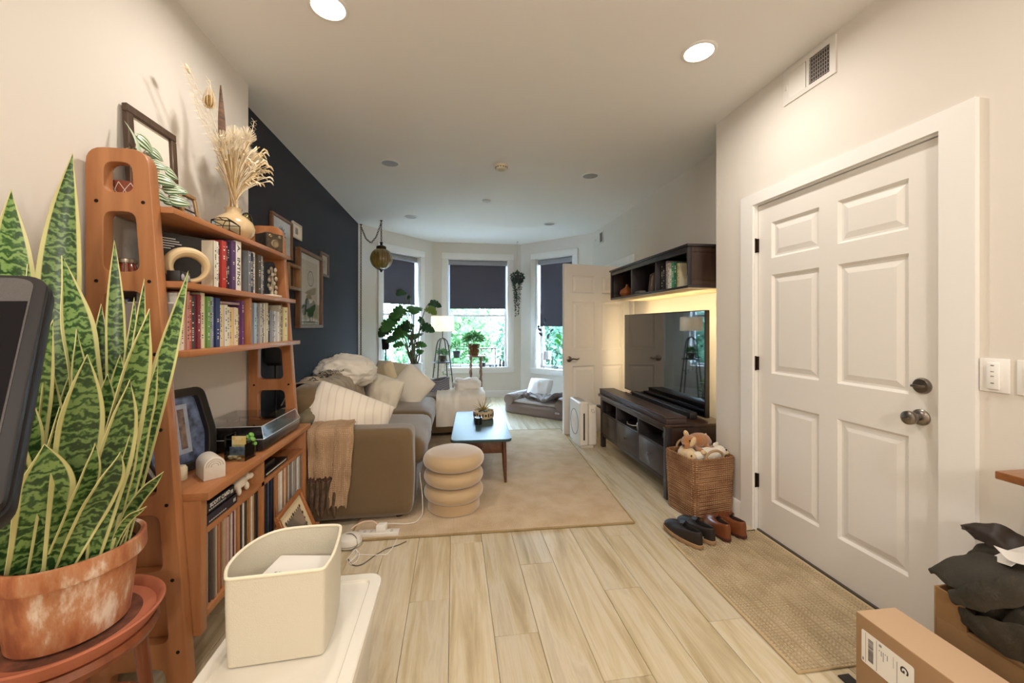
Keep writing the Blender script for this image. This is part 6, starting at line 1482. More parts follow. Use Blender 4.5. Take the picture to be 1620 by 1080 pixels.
def shoe(name, label, loc, rz, L, W, upper, sole, lining, kind, group):
    """loft from the sole outline up to the topline; heel at y=0, toe towards +y"""
    t = thing(name, label, 'shoe', loc, rz, group)
    N = 40; out = []
    for k in range(N):
        a = 2 * PI * k / N - PI / 2; y = (1 + math.sin(a)) / 2; wid = (.33 + .13 * math.sin(PI * min(1, y * .95 + .05)) + .05 * math.sin(PI * y * 1.0 - .3)) * W
        x = math.cos(a); x = math.copysign(abs(x) ** .72, x) * wid; out.append(Vector((x + .05 * W * math.sin(PI * y), y * L, 0)))
    hs = .022 if kind == 'sneaker' else .018
    mb = MB(); P = [[Vector((p.x * 1.0, (p.y - L / 2) * 1.0 + L / 2, .0006)) for p in out], [Vector((p.x * 1.06, (p.y - L / 2) * 1.03 + L / 2, hs * .4)) for p in out], [Vector((p.x * 1.06, (p.y - L / 2) * 1.03 + L / 2, hs)) for p in out], [Vector((p.x * .98, (p.y - L / 2) * .98 + L / 2, hs + .002)) for p in out]]
    mb.grid(P, cv=True, capu=True); build(mb, 'sole', sole, t, local=True, fixn=True)
    if kind == 'oxford':
        mb = MB(); hp = [p for p in out if p.y < L * .3]; hp = [Vector((p.x, p.y, 0)) for p in hp]; hp.sort(key=lambda p: math.atan2(p.y - L * .15, p.x)); mb.prism([(p.x * 1.0, p.y * 1.0) for p in hp], .0004, .016, 'XY'); build(mb, 'heel', mat('#3a1c14', .5), t, local=True, fixn=True)
    topl = []; ht = .092 if kind == 'oxford' else .085
    for k in range(N):
        a = 2 * PI * k / N - PI / 2; y = (1 + math.sin(a)) / 2; x = math.cos(a)
        topl.append(Vector((x * W * (.22 if y < .7 else .2), .02 * L + y * L * .52, ht + (.01 * (1 - y) ** 2) - .006 * math.sin(PI * y) + (.008 if y > .8 else 0))))
    P = []
    for i in range(11):
        f = i / 10; row = []
        for k in range(N):
            a, b = out[k], topl[k]; g = f ** 1.15; p = a.lerp(b, g); bul = math.sin(PI * min(1, f * 1.0)) * .14
            p = Vector((p.x * (1 + bul), p.y, hs + (b.z - hs) * (math.sin(f * PI / 2) ** (.72)))); toe = max(0, (a.y / L - .55) / .45); p.y += toe * .035 * L * math.sin(PI * f); p.z -= toe * .012 * (1 - f) * f * 2; row.append(p)
        P.append(row)
    Q = P + [[Vector((p.x * .86, (p.y - L * .28) * .94 + L * .28, p.z - .003)) for p in P[-1]], [Vector((p.x * 1.0, p.y, hs + .012)) for p in P[-1]]]
    mb = MB(); mb.grid(P, cv=True); build(mb, 'upper', upper, t, local=True, fixn=True, angle=60)
    mb = MB(); mb.grid(Q[-3:], cv=True, flip=True); k0 = len(mb.v) - N; mb.f.append(tuple(range(k0, k0 + N))); mb.m.append(0); build(mb, 'lining', lining, t, local=True, angle=60)
    tong = [[Vector((s * W * .15, L * (.40 + .17 * j / 5), ht + .012 - .014 * abs(s) + .012 * (1 - j / 5) - .004 * j / 5)) for s in (-1, -.5, 0, .5, 1)] for j in range(6)]
    build(sheet(tong, .004), 'tongue', upper, t, local=True)
    for j in range(4):
        y = L * (.43 + j * .045); z = ht + .012 - j * .002; mb = MB(); mb.tube([(-W * .2, y, z - .012), (-W * .08, y + .004, z), (W * .08, y - .004, z), (W * .2, y, z - .012)], .0026, 6); build(mb, 'lace', mat('#1a1513', .7) if kind == 'sneaker' else mat('#5b2f1a', .7), t, local=True)
    return t
S1 = mat('#1f1712', .55, var=.2, vs=20); SO1 = mat('#a3835f', .7); LN = mat('#120e0c', .9)
sn = shoe('sneaker', 'black leather sneaker with a tan sole and small white x mark at the heel', (1.385, 2.07, .014), .24, .285, .105, S1, SO1, LN, 'sneaker', 'pair of black sneakers')
for s in (-1, 1): mb = MB(); mb.cbox((.047, .035, .042), (.0012, .016, .003), 0, Matrix.Rotation(s * .9, 3, 'X')); build(mb, 'white_mark', mat('#e4ddd2', .6), sn, local=True)
shoe('sneaker', 'black leather sneaker lying behind the one with the white mark', (1.484, 2.10, .014), .22, .285, .105, S1, SO1, LN, 'sneaker', 'pair of black sneakers')
S2 = mat('#7c4526', .35, var=.25, vs=14, coat=.3); SO2 = mat('#4a241a', .5)
shoe('dress_shoe', 'brown leather shoe standing beside the black sneakers', (1.588, 2.115, .014), -.06, .25, .098, S2, SO2, mat('#2a1a12', .8), 'oxford', 'pair of brown leather shoes')
shoe('dress_shoe', 'brown leather shoe standing next to the white door casing', (1.705, 2.13, .014), .10, .245, .098, S2, SO2, mat('#2a1a12', .8), 'oxford', 'pair of brown leather shoes')

# ================================================================ RIGHT FOREGROUND
CARD = mat('#a07d59', .85, var=.06, vs=6, bump=.05, bs=90); CARDT = mat('#c2a281', .85, var=.05, vs=6)
bzt = .322; t = thing('parcel_box', 'cardboard parcel with a white shipping label standing on the floor', 'box', (1.40, .88, 0))
Mb = Matrix.Translation((1.333, 1.155, .0005)) @ Matrix.Rotation(-.03, 4, 'Z')
mb = MB(); mb.box(0, .15, -.55, 0, 0, bzt, 0, Mb); build(mb, 'carton', CARD, t, bevel=.004)
mb = MB(); mb.box(.002, .148, -.548, -.002, bzt - .0005, bzt + .0012, 0, Mb); build(mb, 'top_flap', CARDT, t)
ML = Mb @ frame_M((-.0012, -.022, bzt - .04), (0, -1, 0), (0, 0, 1))
lb = MB(); lb.prism(rrect(0, .155, -.105, 0, .006), 0, .0006, 'XY', 0, ML); lab_ = build(lb, 'shipping_label', mat('#ebe6de', .5), t, fixn=True, smooth=False)
def onlabel(nm, rects, col):
    mb = MB()
    for a, b, c, d in rects: mb.box(a, b, c, d, .0006, .001, 0, ML)
    o = build(mb, nm, mat(col, .6), lab_, smooth=False); o['kind'] = 'stuff'
r = random.Random(5); bars_ = []; yy = -.018
while yy > -.09: hgt = r.choice((.001, .0018, .003, .0022)); bars_.append((.022, .038, yy - hgt, yy)); yy -= hgt + r.choice((.001, .0016, .0022))
onlabel('barcode', bars_, '#3a3437'); onlabel('ruling', [(.0135, .0141, -.1, -.004), (.048, .0488, -.1, -.004)], '#4a4548')
onlabel('small_print', [(.056, .064, -.016, -.008), (.003, .008, -.099, -.09)] + [(.056 + k * .006, .058 + k * .006, -.03 - .012 * (k % 3), -.026) for k in range(5)] + [(.108, .1095, -.09, -.02), (.098, .0988, -.05, -.015)], '#8b8588')
tm = text_mb('G', .03, .0008); xf(tm, ML @ frame_M((.128, -.03, .0008), (0, -1, 0), (1, 0, 0))); build(tm, 'label_letter', mat('#2a2628', .6), lab_, smooth=False)
ob = thing('open_carton', 'open brown cardboard box holding a dark jacket beside the door casing', 'box', (1.70, .85, 0)); o0, o1, p0, p1 = 1.555, 1.855, .55, 1.09; CB = mat('#8d6a42', .85, var=.12, vs=5, bump=.05, bs=80)
for nm, a in (('far_wall', (o0, o1, p1 - .006, p1, .0005, .43)), ('near_wall', (o0, o1, p0, p0 + .006, .0005, .33)), ('left_wall', (o0, o0 + .006, p0 + .006, p1 - .006, .0005, .335)), ('right_wall', (o1 - .006, o1, p0 + .006, p1 - .006, .0005, .335)), ('bottom', (o0, o1, p0, p1, .0005, .006))):
    mb = MB(); mb.box(*a); build(mb, nm, CB, ob, bevel=.001)
mb = MB(); mb.prism([(p1 - .006, .335), (p1 - .006, .43), (p1 - .075, .425), (p1 - .085, .335)], o0, o0 + .006, 'YZ'); build(mb, 'raised_flap', CB, ob, fixn=True)
mb = MB(); mb.box(o0 - .002, o0 + .012, p0, p1 - .085, .33, .342); build(mb, 'folded_edge', CB, ob, bevel=.003)
JK = mat('#3b3427', .75, var=.3, vs=9, hex2='#2a251c', bump=.25, bs=150); JK2 = mat('#2a1d14', .5, var=.2, vs=12)
j = thing('jacket', 'dark olive jacket with brown collar heaped on the open carton', 'jacket', (1.7, .9, .34))
def heap(c, sx, sy, sz, seed, nm='body', m=JK, k=.2):
    mb = MB(); P = []
    for i in range(45):
        el = -PI / 2 + PI * i / 44; row = []
        for q in range(70):
            a = 2 * PI * q / 70; d = Vector((math.cos(el) * math.cos(a), math.cos(el) * math.sin(a), math.sin(el))); f = 1 + k * nz(d.x * 1.8 + seed, d.y * 1.8, d.z * 1.8) + .09 * math.sin(d.x * 7 + d.y * 9 + 4 * nz(d.x * 2, d.y * 2, seed)) + .05 * nz(d.x * 7, d.y * 7, d.z * 7 + seed)
            row.append(Vector(c) + Vector((d.x * sx * f, d.y * sy * f, d.z * sz * f)))
        P.append(row)
    mb.grid(P, cv=True, capu=True, flip=True); return build(mb, nm, m, j, angle=80)
heap((1.70, .86, .41), .15, .20, .12, 3, k=.12)
def lapel(pts, w, m, nm, th=.006, lift=.0):
    """cloth flap spanned between two polylines given in the photo's directions at fixed x"""
    A_, B_ = pts; n = 22; A_ = smooth_path([px(a, b, x=c) for a, b, c in A_], n, 2); B_ = smooth_path([px(a, b, x=c) for a, b, c in B_], n, 2)
    P = [[A_[i].lerp(B_[i], k / 8) + Vector((-.008 * math.sin(PI * k / 8) + .006 * nz(i * .28 + A_[0].x * 90, k * .5), .004 * nz(i * .4, k * .3, 5), .005 * math.sin(PI * k / 8) + .006 * nz(i * .3, k * .5, A_[0].z * 50))) for k in range(9)] for i in range(n)]
    return build(sheet(P, th), nm, m, j, angle=70, fixn=True)
lapel(([(1474, 902, 1.62), (1510, 880, 1.64), (1560, 876, 1.68), (1640, 900, 1.70)], [(1476, 906, 1.60), (1500, 925, 1.57), (1545, 945, 1.56), (1640, 950, 1.58)]), 0, JK, 'front_lapel')
lapel(([(1523, 833, 1.74), (1550, 829, 1.75), (1582, 830, 1.76), (1640, 862, 1.78)], [(1526, 836, 1.73), (1545, 852, 1.72), (1570, 866, 1.71), (1640, 896, 1.72)]), 0, JK2, 'collar')
lapel(([(1536, 878, 1.74), (1550, 862, 1.75), (1590, 856, 1.75), (1630, 870, 1.76)], [(1534, 884, 1.72), (1555, 884, 1.71), (1590, 882, 1.70), (1630, 890, 1.71)]), 0, JK, 'inner_collar')
lapel(([(1508, 938, 1.56), (1545, 925, 1.54), (1590, 915, 1.55), (1640, 920, 1.56)], [(1512, 950, 1.545), (1550, 965, 1.53), (1590, 960, 1.53), (1640, 955, 1.54)]), 0, JK, 'sleeve_fold', .012)
lapel(([(1524, 960, 1.57), (1550, 975, 1.545), (1590, 985, 1.53), (1640, 990, 1.53)], [(1530, 985, 1.57), (1560, 1010, 1.548), (1595, 1035, 1.545), (1640, 1050, 1.545)]), 0, JK, 'hem_fold', .012)
def paper(label, pts):
    A_, B_ = pts; n = 10; A_ = smooth_path([px(a, b, x=c) for a, b, c in A_], n, 2); B_ = smooth_path([px(a, b, x=c) for a, b, c in B_], n, 2); P = [[A_[i].lerp(B_[i], k / 4) for k in range(5)] for i in range(n)]
    tag(build(sheet(P, .0015), 'envelope', mat('#e6e1da', .6), fixn=True), label, 'paper', 'papers on the jacket')
paper('white envelope sticking out of the jacket collar', ([(1563, 884, 1.68), (1590, 872, 1.70), (1630, 862, 1.72)], [(1600, 896, 1.64), (1612, 888, 1.66), (1640, 880, 1.68)]))
paper('curled grey magazine lying over the envelope', ([(1572, 863, 1.66), (1590, 870, 1.66), (1640, 880, 1.66)], [(1573, 864, 1.65), (1596, 888, 1.64), (1640, 898, 1.64)]))
sh = thing('wall_ledge', 'wooden wall ledge on a dark bracket beside the switches', 'shelf', (1.74, .5, .80)); WD = wood('#a0683a', '#7a4a26', 'X', .35, 7, .3)
mb = MB(); mb.box(1.60, XR - .001, -.1, .97, .822, .846); build(mb, 'ledge_board', WD, sh, bevel=.003); mb = MB(); mb.box(1.66, XR - .001, .88, .94, .79, .822); build(mb, 'bracket', mat('#2a1a14', .5), sh, bevel=.003)
mb = MB(); mb.box(1.66, XR - .001, .1, .16, .79, .822); build(mb, 'bracket', mat('#2a1a14', .5), sh, bevel=.003)
mb = MB(); mb.box(1.385, 1.43, 1.19, 1.265, .0008, .006); o = build(mb, 'floor_tape', BLACK); tag(o, 'small scrap of black plastic on the floor beside the parcel', 'scrap')
# ================================================================ SNAKE PLANT
def snake_mat():
    m, n, l, b = nt('m_snake_leaf'); aa = n.new('ShaderNodeAttribute'); aa.attribute_name = 'across'; al = n.new('ShaderNodeAttribute'); al.attribute_name = 'along'; oi = n.new('ShaderNodeObjectInfo')
    tc = n.new('ShaderNodeTexCoord'); no = n.new('ShaderNodeTexNoise'); no.inputs['Scale'].default_value = 45; no.inputs['Detail'].default_value = 3; l.new(tc.outputs['Object'], no.inputs['Vector'])
    m1 = n.new('ShaderNodeMath'); m1.operation = 'MULTIPLY_ADD'; m1.inputs[1].default_value = 240; l.new(al.outputs['Fac'], m1.inputs[0])
    m2 = n.new('ShaderNodeMath'); m2.operation = 'MULTIPLY'; m2.inputs[1].default_value = 19; l.new(no.outputs['Fac'], m2.inputs[0]); l.new(m2.outputs[0], m1.inputs[2])
    sn_ = n.new('ShaderNodeMath'); sn_.operation = 'SINE'; l.new(m1.outputs[0], sn_.inputs[0])
    n2 = n.new('ShaderNodeTexNoise'); n2.inputs['Scale'].default_value = 9; l.new(tc.outputs['Object'], n2.inputs['Vector'])
    m3 = n.new('ShaderNodeMath'); m3.operation = 'MULTIPLY_ADD'; m3.inputs[1].default_value = 2.4; l.new(n2.outputs['Fac'], m3.inputs[0]); l.new(sn_.outputs[0], m3.inputs[2])
    mr = n.new('ShaderNodeMapRange'); mr.inputs[1].default_value = .3; mr.inputs[2].default_value = 1.9; l.new(m3.outputs[0], mr.inputs[0])
    cr = n.new('ShaderNodeValToRGB'); e = cr.color_ramp.elements; e[0].position = 0; e[0].color = lin('#26441f'); e[1].position = 1; e[1].color = lin('#7c9a57'); k = e.new(.5); k.color = lin('#456a31'); l.new(mr.outputs[0], cr.inputs[0])
    hs = n.new('ShaderNodeHueSaturation'); hr = n.new('ShaderNodeMapRange'); hr.inputs[3].default_value = .65; hr.inputs[4].default_value = 1.25; l.new(oi.outputs['Random'], hr.inputs[0]); l.new(hr.outputs[0], hs.inputs['Value']); l.new(cr.outputs[0], hs.inputs['Color'])
    ab = n.new('ShaderNodeMath'); ab.operation = 'ABSOLUTE'; l.new(aa.outputs['Fac'], ab.inputs[0]); st = n.new('ShaderNodeMapRange'); st.inputs[1].default_value = .76; st.inputs[2].default_value = .82; l.new(ab.outputs[0], st.inputs[0])
    mx = n.new('ShaderNodeMix'); mx.data_type = 'RGBA'; mx.inputs[7].default_value = lin('#cdca8c'); l.new(st.outputs[0], mx.inputs[0]); l.new(hs.outputs[0], mx.inputs[6]); l.new(mx.outputs[2], b.inputs['Base Color'])
    b.inputs['Roughness'].default_value = .38; return m
SNK = snake_mat(); pcx, pcy = -1.0, 1.21
sp = thing('snake_plant', 'large snake plant with yellow-edged banded leaves in a weathered terracotta pot', 'potted plant', (pcx, pcy, .487))
def terracotta():
    m, n, l, b = nt('m_terracotta'); tc = n.new('ShaderNodeTexCoord'); mp = n.new('ShaderNodeMapping'); mp.inputs['Scale'].default_value = (1, 1, .35); l.new(tc.outputs['Object'], mp.inputs[0])
    n1 = n.new('ShaderNodeTexNoise'); n1.inputs['Scale'].default_value = 11; n1.inputs['Detail'].default_value = 6; n1.inputs['Roughness'].default_value = .65; l.new(mp.outputs[0], n1.inputs['Vector'])
    cr = n.new('ShaderNodeValToRGB'); e = cr.color_ramp.elements; e[0].position = .3; e[0].color = lin('#8a4f34'); e[1].position = .66; e[1].color = lin('#dfcab6')
    for p, h in ((.42, '#9c5b3a'), (.50, '#b06f47'), (.57, '#bb8560')): k = e.new(p); k.color = lin(h)
    l.new(n1.outputs['Fac'], cr.inputs[0]); l.new(cr.outputs[0], b.inputs['Base Color']); b.inputs['Roughness'].default_value = .82
    bp_ = n.new('ShaderNodeBump'); bp_.inputs['Strength'].default_value = .25; bp_.inputs['Distance'].default_value = .004; l.new(n1.outputs['Fac'], bp_.inputs['Height']); l.new(bp_.outputs[0], b.inputs['Normal']); return m
TER = terracotta()
mb = MB(); mb.lathe([(.108, .4875), (.114, .492), (.130, .652), (.146, .655), (.149, .662), (.147, .702), (.142, .705), (.134, .702), (.13, .67), (.001, .67)], 56, (pcx, pcy, 0)); build(mb, 'pot', TER, sp, fixn=True, angle=30)
mb = MB(); mb.lathe([(.13, .671), (.1, .678), (.001, .68)], 30, (pcx, pcy, 0)); build(mb, 'soil', mat('#2b211a', .95, bump=1., bs=60), sp, fixn=True)
def snake_leaf(base, mid, tip, w, tw=0., seed=0):
    base, mid, tip = Vector(base), Vector(mid), Vector(tip); n = 30; pts = bez(base, base.lerp(mid, .7) + Vector((0, 0, .04)), mid.lerp(tip, .45), tip, n); P = []; acr = []; alo = []
    view = Vector((pcx, pcy - .1, 0)).normalized(); side0 = Vector((-view.y, view.x, 0)) * -1; L = 0; rr = random.Random(seed); ya = rr.uniform(-.5, .5)
    for i, p in enumerate(pts):
        f = i / (n - 1); t = (pts[min(i + 1, n - 1)] - pts[max(i - 1, 0)]).normalized(); a = ya + tw * (f - .3) * 1.6; s = Matrix.Rotation(a, 3, t) @ side0; s = (s - t * s.dot(t)).normalized(); nr = s.cross(t)
        ww = w / 2 * (.42 + .58 * math.sin(PI * min(1., f * .62 + .14)) ** 1.2) * (1 if f < .62 else max(0.02, (1 - ((f - .62) / .38) ** 1.9)))
        if i: L += (p - pts[i - 1]).length
        row = []
        for q in (-1, -.8, -.45, 0, .45, .8, 1):
            wav = .10 * ww * math.sin(f * 17 + seed) * abs(q) ** 2 * (1 if q > 0 else -1); row.append(p + s * ww * q + nr * (.30 * ww * q * q + wav)); acr.append(q); alo.append(L)
        P.append(row)
    mb = sheet(P, .0022); o = build(mb, 'leaf', SNK, sp, angle=80)
    for nm, v in (('across', acr), ('along', alo)): a = o.data.attributes.new(nm, 'FLOAT', 'POINT'); a.data.foreach_set('value', v + v)
LV = [  # tip px, tip py, depth y of the tip, mid px, mid py, base angle, width m, twist
    (17, 300, 1.28, 5, 520, 2.6, .085, .1), (115, 242, 1.32, 62, 560, 1.9, .088, .35), (97, 404, 1.22, 140, 600, 1.4, .080, .2), (181, 378, 1.33, 183, 610, .9, .045, .3), (298, 428, 1.25, 232, 690, .2, .050, .3), (228, 440, 1.30, 205, 640, .6, .038, .5),
    (236, 488, 1.14, 178, 740, -.5, .078, .1), (84, 505, 1.12, 22, 720, 3.4, .060, .3), (2, 650, 1.07, 22, 800, -2.4, .085, .1), (70, 702, 1.06, 88, 810, -1.9, .095, .1), (94, 642, 1.09, 105, 760, -1.6, .052, .2), (138, 560, 1.10, 128, 740, -1.2, .082, .1),
    (205, 600, 1.12, 180, 760, -.7, .070, .4), (190, 714, 1.08, 165, 800, -1.1, .055, .6), (259, 745, 1.16, 215, 790, -.1, .030, .3), (45, 395, 1.30, 40, 600, 2.3, .055, .4), (160, 480, 1.30, 150, 650, 1.3, .05, .5), (60, 470, 1.34, 70, 650, 2.0, .05, .6), (28, 560, 1.15, 40, 720, 2.9, .05, .5),
    (120, 520, 1.2, 120, 680, 1.2, .05, .7), (250, 560, 1.2, 215, 720, .0, .045, .5), (170, 590, 1.18, 160, 730, .4, .06, .3), (-20, 430, 1.2, 0, 640, 3.0, .07, .2), (-30, 560, 1.12, -10, 740, -2.8, .07, .3), (215, 660, 1.15, 195, 770, -.3, .04, .4), (150, 700, 1.08, 145, 800, -1.4, .04, .5), (45, 620, 1.1, 52, 760, -2.1, .05, .4), (110, 590, 1.25, 100, 720, 1.6, .06, .2), (232, 800, 1.14, 205, 815, -.2, .022, .4), (75, 560, 1.14, 80, 730, 2.4, .045, .3),
    (140, 640, 1.2, 140, 760, .9, .07, .2), (20, 690, 1.2, 30, 800, 2.5, .07, .2), (190, 560, 1.24, 182, 700, .7, .055, .4), (60, 640, 1.2, 65, 760, 2.0, .07, .2), (212, 470, 1.34, 200, 660, .6, .04, .5)]
for i, (a, b, yd, c, d, ang, w_, tw) in enumerate(LV):
    tip = px(a, b, y=yd); tip.x = max(tip.x, XL + .03); tip.y = min(tip.y, 1.49); rb = .105 if abs(ang) < 1.2 or ang < 0 else .07; base = Vector((pcx + rb * math.cos(ang), pcy + rb * .85 * math.sin(ang), .672)); ym = base.y * .55 + yd * .45; mid = px(c, d, y=ym); mid.x = max(mid.x, XL + .03)
    snake_leaf(base, mid, tip, w_, tw, i)
t = thing('pot_saucer', 'terracotta saucer under the snake plant pot', 'saucer', (pcx, pcy, .462)); TR2 = mat('#b5694a', .8, var=.15, vs=12, bump=.1, bs=60)
mb = MB(); mb.lathe([(.155, .4625), (.165, .464), (.183, .49), (.189, .503), (.185, .507), (.177, .503), (.168, .484), (.001, .482)], 56, (pcx, pcy, 0)); build(mb, 'dish', TR2, t, fixn=True, angle=40)
mb = MB(); mb.lathe([(.165, .4835), (.001, .4845)], 40, (pcx, pcy, 0)); build(mb, 'dried_dirt', mat('#8a5138', .95, var=.5, vs=18, bump=.5, bs=40), t, fixn=True)
t = thing('plant_stand', 'round reddish wooden plant stand carrying the saucer and pot', 'plant stand', (pcx, pcy, 0)); ST = wood('#8f4f2e', '#6d3820', 'Z', .4, 8, .3)
mb = MB(); mb.lathe([(.15, .425), (.17, .43), (.176, .445), (.17, .4618), (.001, .4618)], 48, (pcx, pcy, 0)); build(mb, 'top_disc', ST, t, fixn=True)
for k in range(4):
    a = PI / 4 + k * PI / 2; v = Vector((math.cos(a), math.sin(a), 0)); c = Vector((pcx, pcy, 0)); mb = MB(); mb.tube([c + v * .13 + Vector((0, 0, .43)), c + v * .15 + Vector((0, 0, .2)), c + v * .17 + Vector((0, 0, .0006))], [.019, .016, .012], 12); build(mb, 'leg', ST, t)
mb = MB(); mb.tube([(pcx + .145 * math.cos(a), pcy + .145 * math.sin(a), .2) for a in [2 * PI * k / 32 for k in range(32)]], .008, 8, closed=True); build(mb, 'ring_stretcher', ST, t)

# ---------------------------------------------------------------- black screen at the plant
tr_ = px(84, 437, y=.70); br_ = px(-62, 842, y=.46); tl_ = px(-200, 430, y=.62)
ex = (tr_ - tl_).normalized(); down = (br_ - tr_); down = down - ex * down.dot(ex); hgt = down.length; MS = frame_M(tr_, ex, -down); wS = .3
t = thing('display_screen', 'black tilted display screen on a pole beside the snake plant', 'screen', (tr_.x - .1, tr_.y - .05, 0)); PL = mat('#171415', .5, spec=.25)
mb = MB(); mb.prism(rrect(-wS, 0, -hgt, 0, .028, 6), -.03, -.008, 'XY', 0, MS); build(mb, 'rear_housing', PL, t, fixn=True, bevel=.004)
mb = MB(); mb.prism(rrect(-wS, -.003, -hgt + .003, -.003, .026, 6), -.008, .004, 'XY', 0, MS); build(mb, 'bezel', mat('#1f1b1a', .5, spec=.3), t, fixn=True, bevel=.003)
mb = MB(); mb.prism(rrect(-wS + .006, -.016, -hgt + .02, -.012, .018, 5), .004, .0052, 'XY', 0, MS); build(mb, 'front_mask', mat('#4b4643', .7, bump=.3, bs=500), t, fixn=True)
mb = MB(); mb.box(-wS + .006, -.018, -hgt + .03, -.062, .0053, .0062, 0, MS); build(mb, 'glass', mat('#0e090b', .6, spec=.08), t)
cp = MS @ Vector((-wS * .55, -hgt * .5, -.03)); mb = MB(); mb.tube([cp, cp + Vector((0, .03, -.05)), (cp.x, cp.y + .04, .02)], [.014, .016, .018], 12); build(mb, 'pole', PL, t)
mb = MB(); mb.lathe([(.10, .0006), (.10, .012), (.03, .02), (.018, .03)], 32, (cp.x, cp.y + .04, 0)); build(mb, 'foot_plate', PL, t, fixn=True)

# ================================================================ BAY: LAMPS
lx, ly = -.172, 6.2
t = thing('floor_lamp', 'lit floor lamp with a cream drum shade on black metal legs', 'floor lamp', (lx, ly, 0)); BM_ = mat('#1e1a18', .5, metal=.4)
mb = MB(); n = 40; P = [[Vector((lx + r_ * math.cos(2 * PI * j / n), ly + r_ * math.sin(2 * PI * j / n), z)) for j in range(n)] for r_, z in ((.178, 1.19), (.172, 1.42))]; mb.grid(P, cv=True, flip=False)
m, n_, l_, b_ = nt('m_lampshade'); o_ = n_['Material Output']; b_.inputs['Base Color'].default_value = lin('#ece3d4'); b_.inputs['Roughness'].default_value = .9; tl = n_.new('ShaderNodeBsdfTranslucent'); tl.inputs[0].default_value = lin('#efe2cf'); ms = n_.new('ShaderNodeMixShader'); ms.inputs[0].default_value = .55
l_.new(b_.outputs[0], ms.inputs[1]); l_.new(tl.outputs[0], ms.inputs[2]); l_.new(ms.outputs[0], o_.inputs[0]); build(mb, 'lamp_shade', m, t, fixn=True)
mb = MB(); mb.tube([(lx, ly, 1.09), (lx, ly, 1.26)], .008, 10); build(mb, 'stem', BM_, t); mb = MB(); mb.ball((lx, ly, 1.30), .04, 10); build(mb, 'bulb', mat('#ffe2b0', .5, emit=6.), t)
ld = bpy.data.lights.new('lamp', 'POINT'); ld.energy = 8.; ld.color = (1., .84, .66); ld.shadow_soft_size = .045; lo = bpy.data.objects.new('lamp_light', ld); C.objects.link(lo); lo.parent = t; lo.location = (0, 0, 1.30)
for k in range(4):
    a = PI / 4 + k * PI / 2 + .35; v = Vector((math.cos(a), math.sin(a), 0)); c = Vector((lx, ly, 0)); mb = MB(); mb.tube(smooth_path([c + Vector((0, 0, 1.085)), c + v * .05 + Vector((0, 0, 1.09)), c + v * .085 + Vector((0, 0, 1.06)), c + v * .11 + Vector((0, 0, .9)), c + v * .22 + Vector((0, 0, .0008))], 22, 2), .0095, 8); build(mb, 'leg', BM_, t)
mb = MB(); mb.tube([(lx + .142 * math.cos(a), ly + .142 * math.sin(a), .715) for a in [2 * PI * k / 28 for k in range(28)]], .006, 8, closed=True); build(mb, 'ring_shelf', BM_, t)
mb = MB(); mb.lathe([(.145, .718), (.145, .724), (.001, .724)], 28, (lx, ly, 0)); build(mb, 'shelf_plate', BM_, t, fixn=True)
# hanging globe lamp
gx, gy = -1.0, 5.75
t = thing('hanging_globe', 'amber ribbed glass globe lamp hanging from a brass chain', 'pendant lamp', (gx, gy, 2.04)); BRS = mat('#3d2e1e', .4, metal=.9)
n = 48; P = []
for i in range(25):
    a = -PI / 2 + PI * i / 24; P.append([Vector((gx + .148 * max(math.cos(a), .02) * (1 + .035 * math.cos(12 * b)) * math.cos(b), gy + .148 * max(math.cos(a), .02) * (1 + .035 * math.cos(12 * b)) * math.sin(b), 2.205 + .152 * math.sin(a))) for b in [2 * PI * j / n for j in range(n)]])
mb = MB(); mb.grid(P, cv=True, flip=True); m, n_, l_, b_ = nt('m_amber_glass'); b_.inputs['Base Color'].default_value = lin('#9a7c3c'); b_.inputs['Roughness'].default_value = .12; b_.inputs['Transmission Weight'].default_value = .55; b_.inputs['Coat Weight'].default_value = .5; build(mb, 'globe', m, t, angle=50)
mb = MB(); mb.lathe([(.035, 2.05), (.018, 2.045), (.014, 2.03), (.005, 2.02), (.001, 2.018)], 20, (gx, gy, 0)); build(mb, 'finial', BRS, t, fixn=True)
mb = MB(); mb.lathe([(.06, 2.335), (.068, 2.34), (.066, 2.375), (.05, 2.385), (.02, 2.395), (.016, 2.42), (.026, 2.43), (.008, 2.445), (.001, 2.446)], 24, (gx, gy, 0)); build(mb, 'cap', BRS, t, fixn=True)
for k in range(12):
    a = 2 * PI * (k + .5) / 12; mb = MB(); mb.tube([(gx + (.148 * math.cos(e) * .975) * math.cos(a), gy + (.148 * math.cos(e) * .975) * math.sin(a), 2.205 + .152 * math.sin(e)) for e in [-1.4 + 2.65 * q / 14 for q in range(15)]], .0022, 5); build(mb, 'rib', BRS, t)
def chain(pts, ln=.034, r_=.0032):
    q = [Vector(p) for p in pts]; tot = sum((b - a).length for a, b in zip(q, q[1:])); nn = max(2, int(tot / (ln * .72))); s = resample(q, nn + 1); mb = MB()
    for i in range(nn):
        c = (s[i] + s[i + 1]) / 2; d = (s[i + 1] - s[i]).normalized(); u = d.cross(Vector((.3, 1, .2))).normalized(); u = Matrix.Rotation(PI / 2 * (i % 2), 3, d) @ u
        mb.tube([c + d * ln / 2 * math.cos(a) + u * ln * .3 * math.sin(a) for a in [2 * PI * k / 10 for k in range(10)]], r_, 4, closed=True)
    return mb
h1 = Vector((gx, gy, HC)); h2 = Vector((-1.31, 5.93, HC - .02))
for hp in (h1, h2): mb = MB(); mb.lathe([(.02, 0), (.02, -.006), (.006, -.012), (.006, -.03), (.001, -.032)], 14, hp); build(mb, 'ceiling_hook', BRS, t, fixn=True)
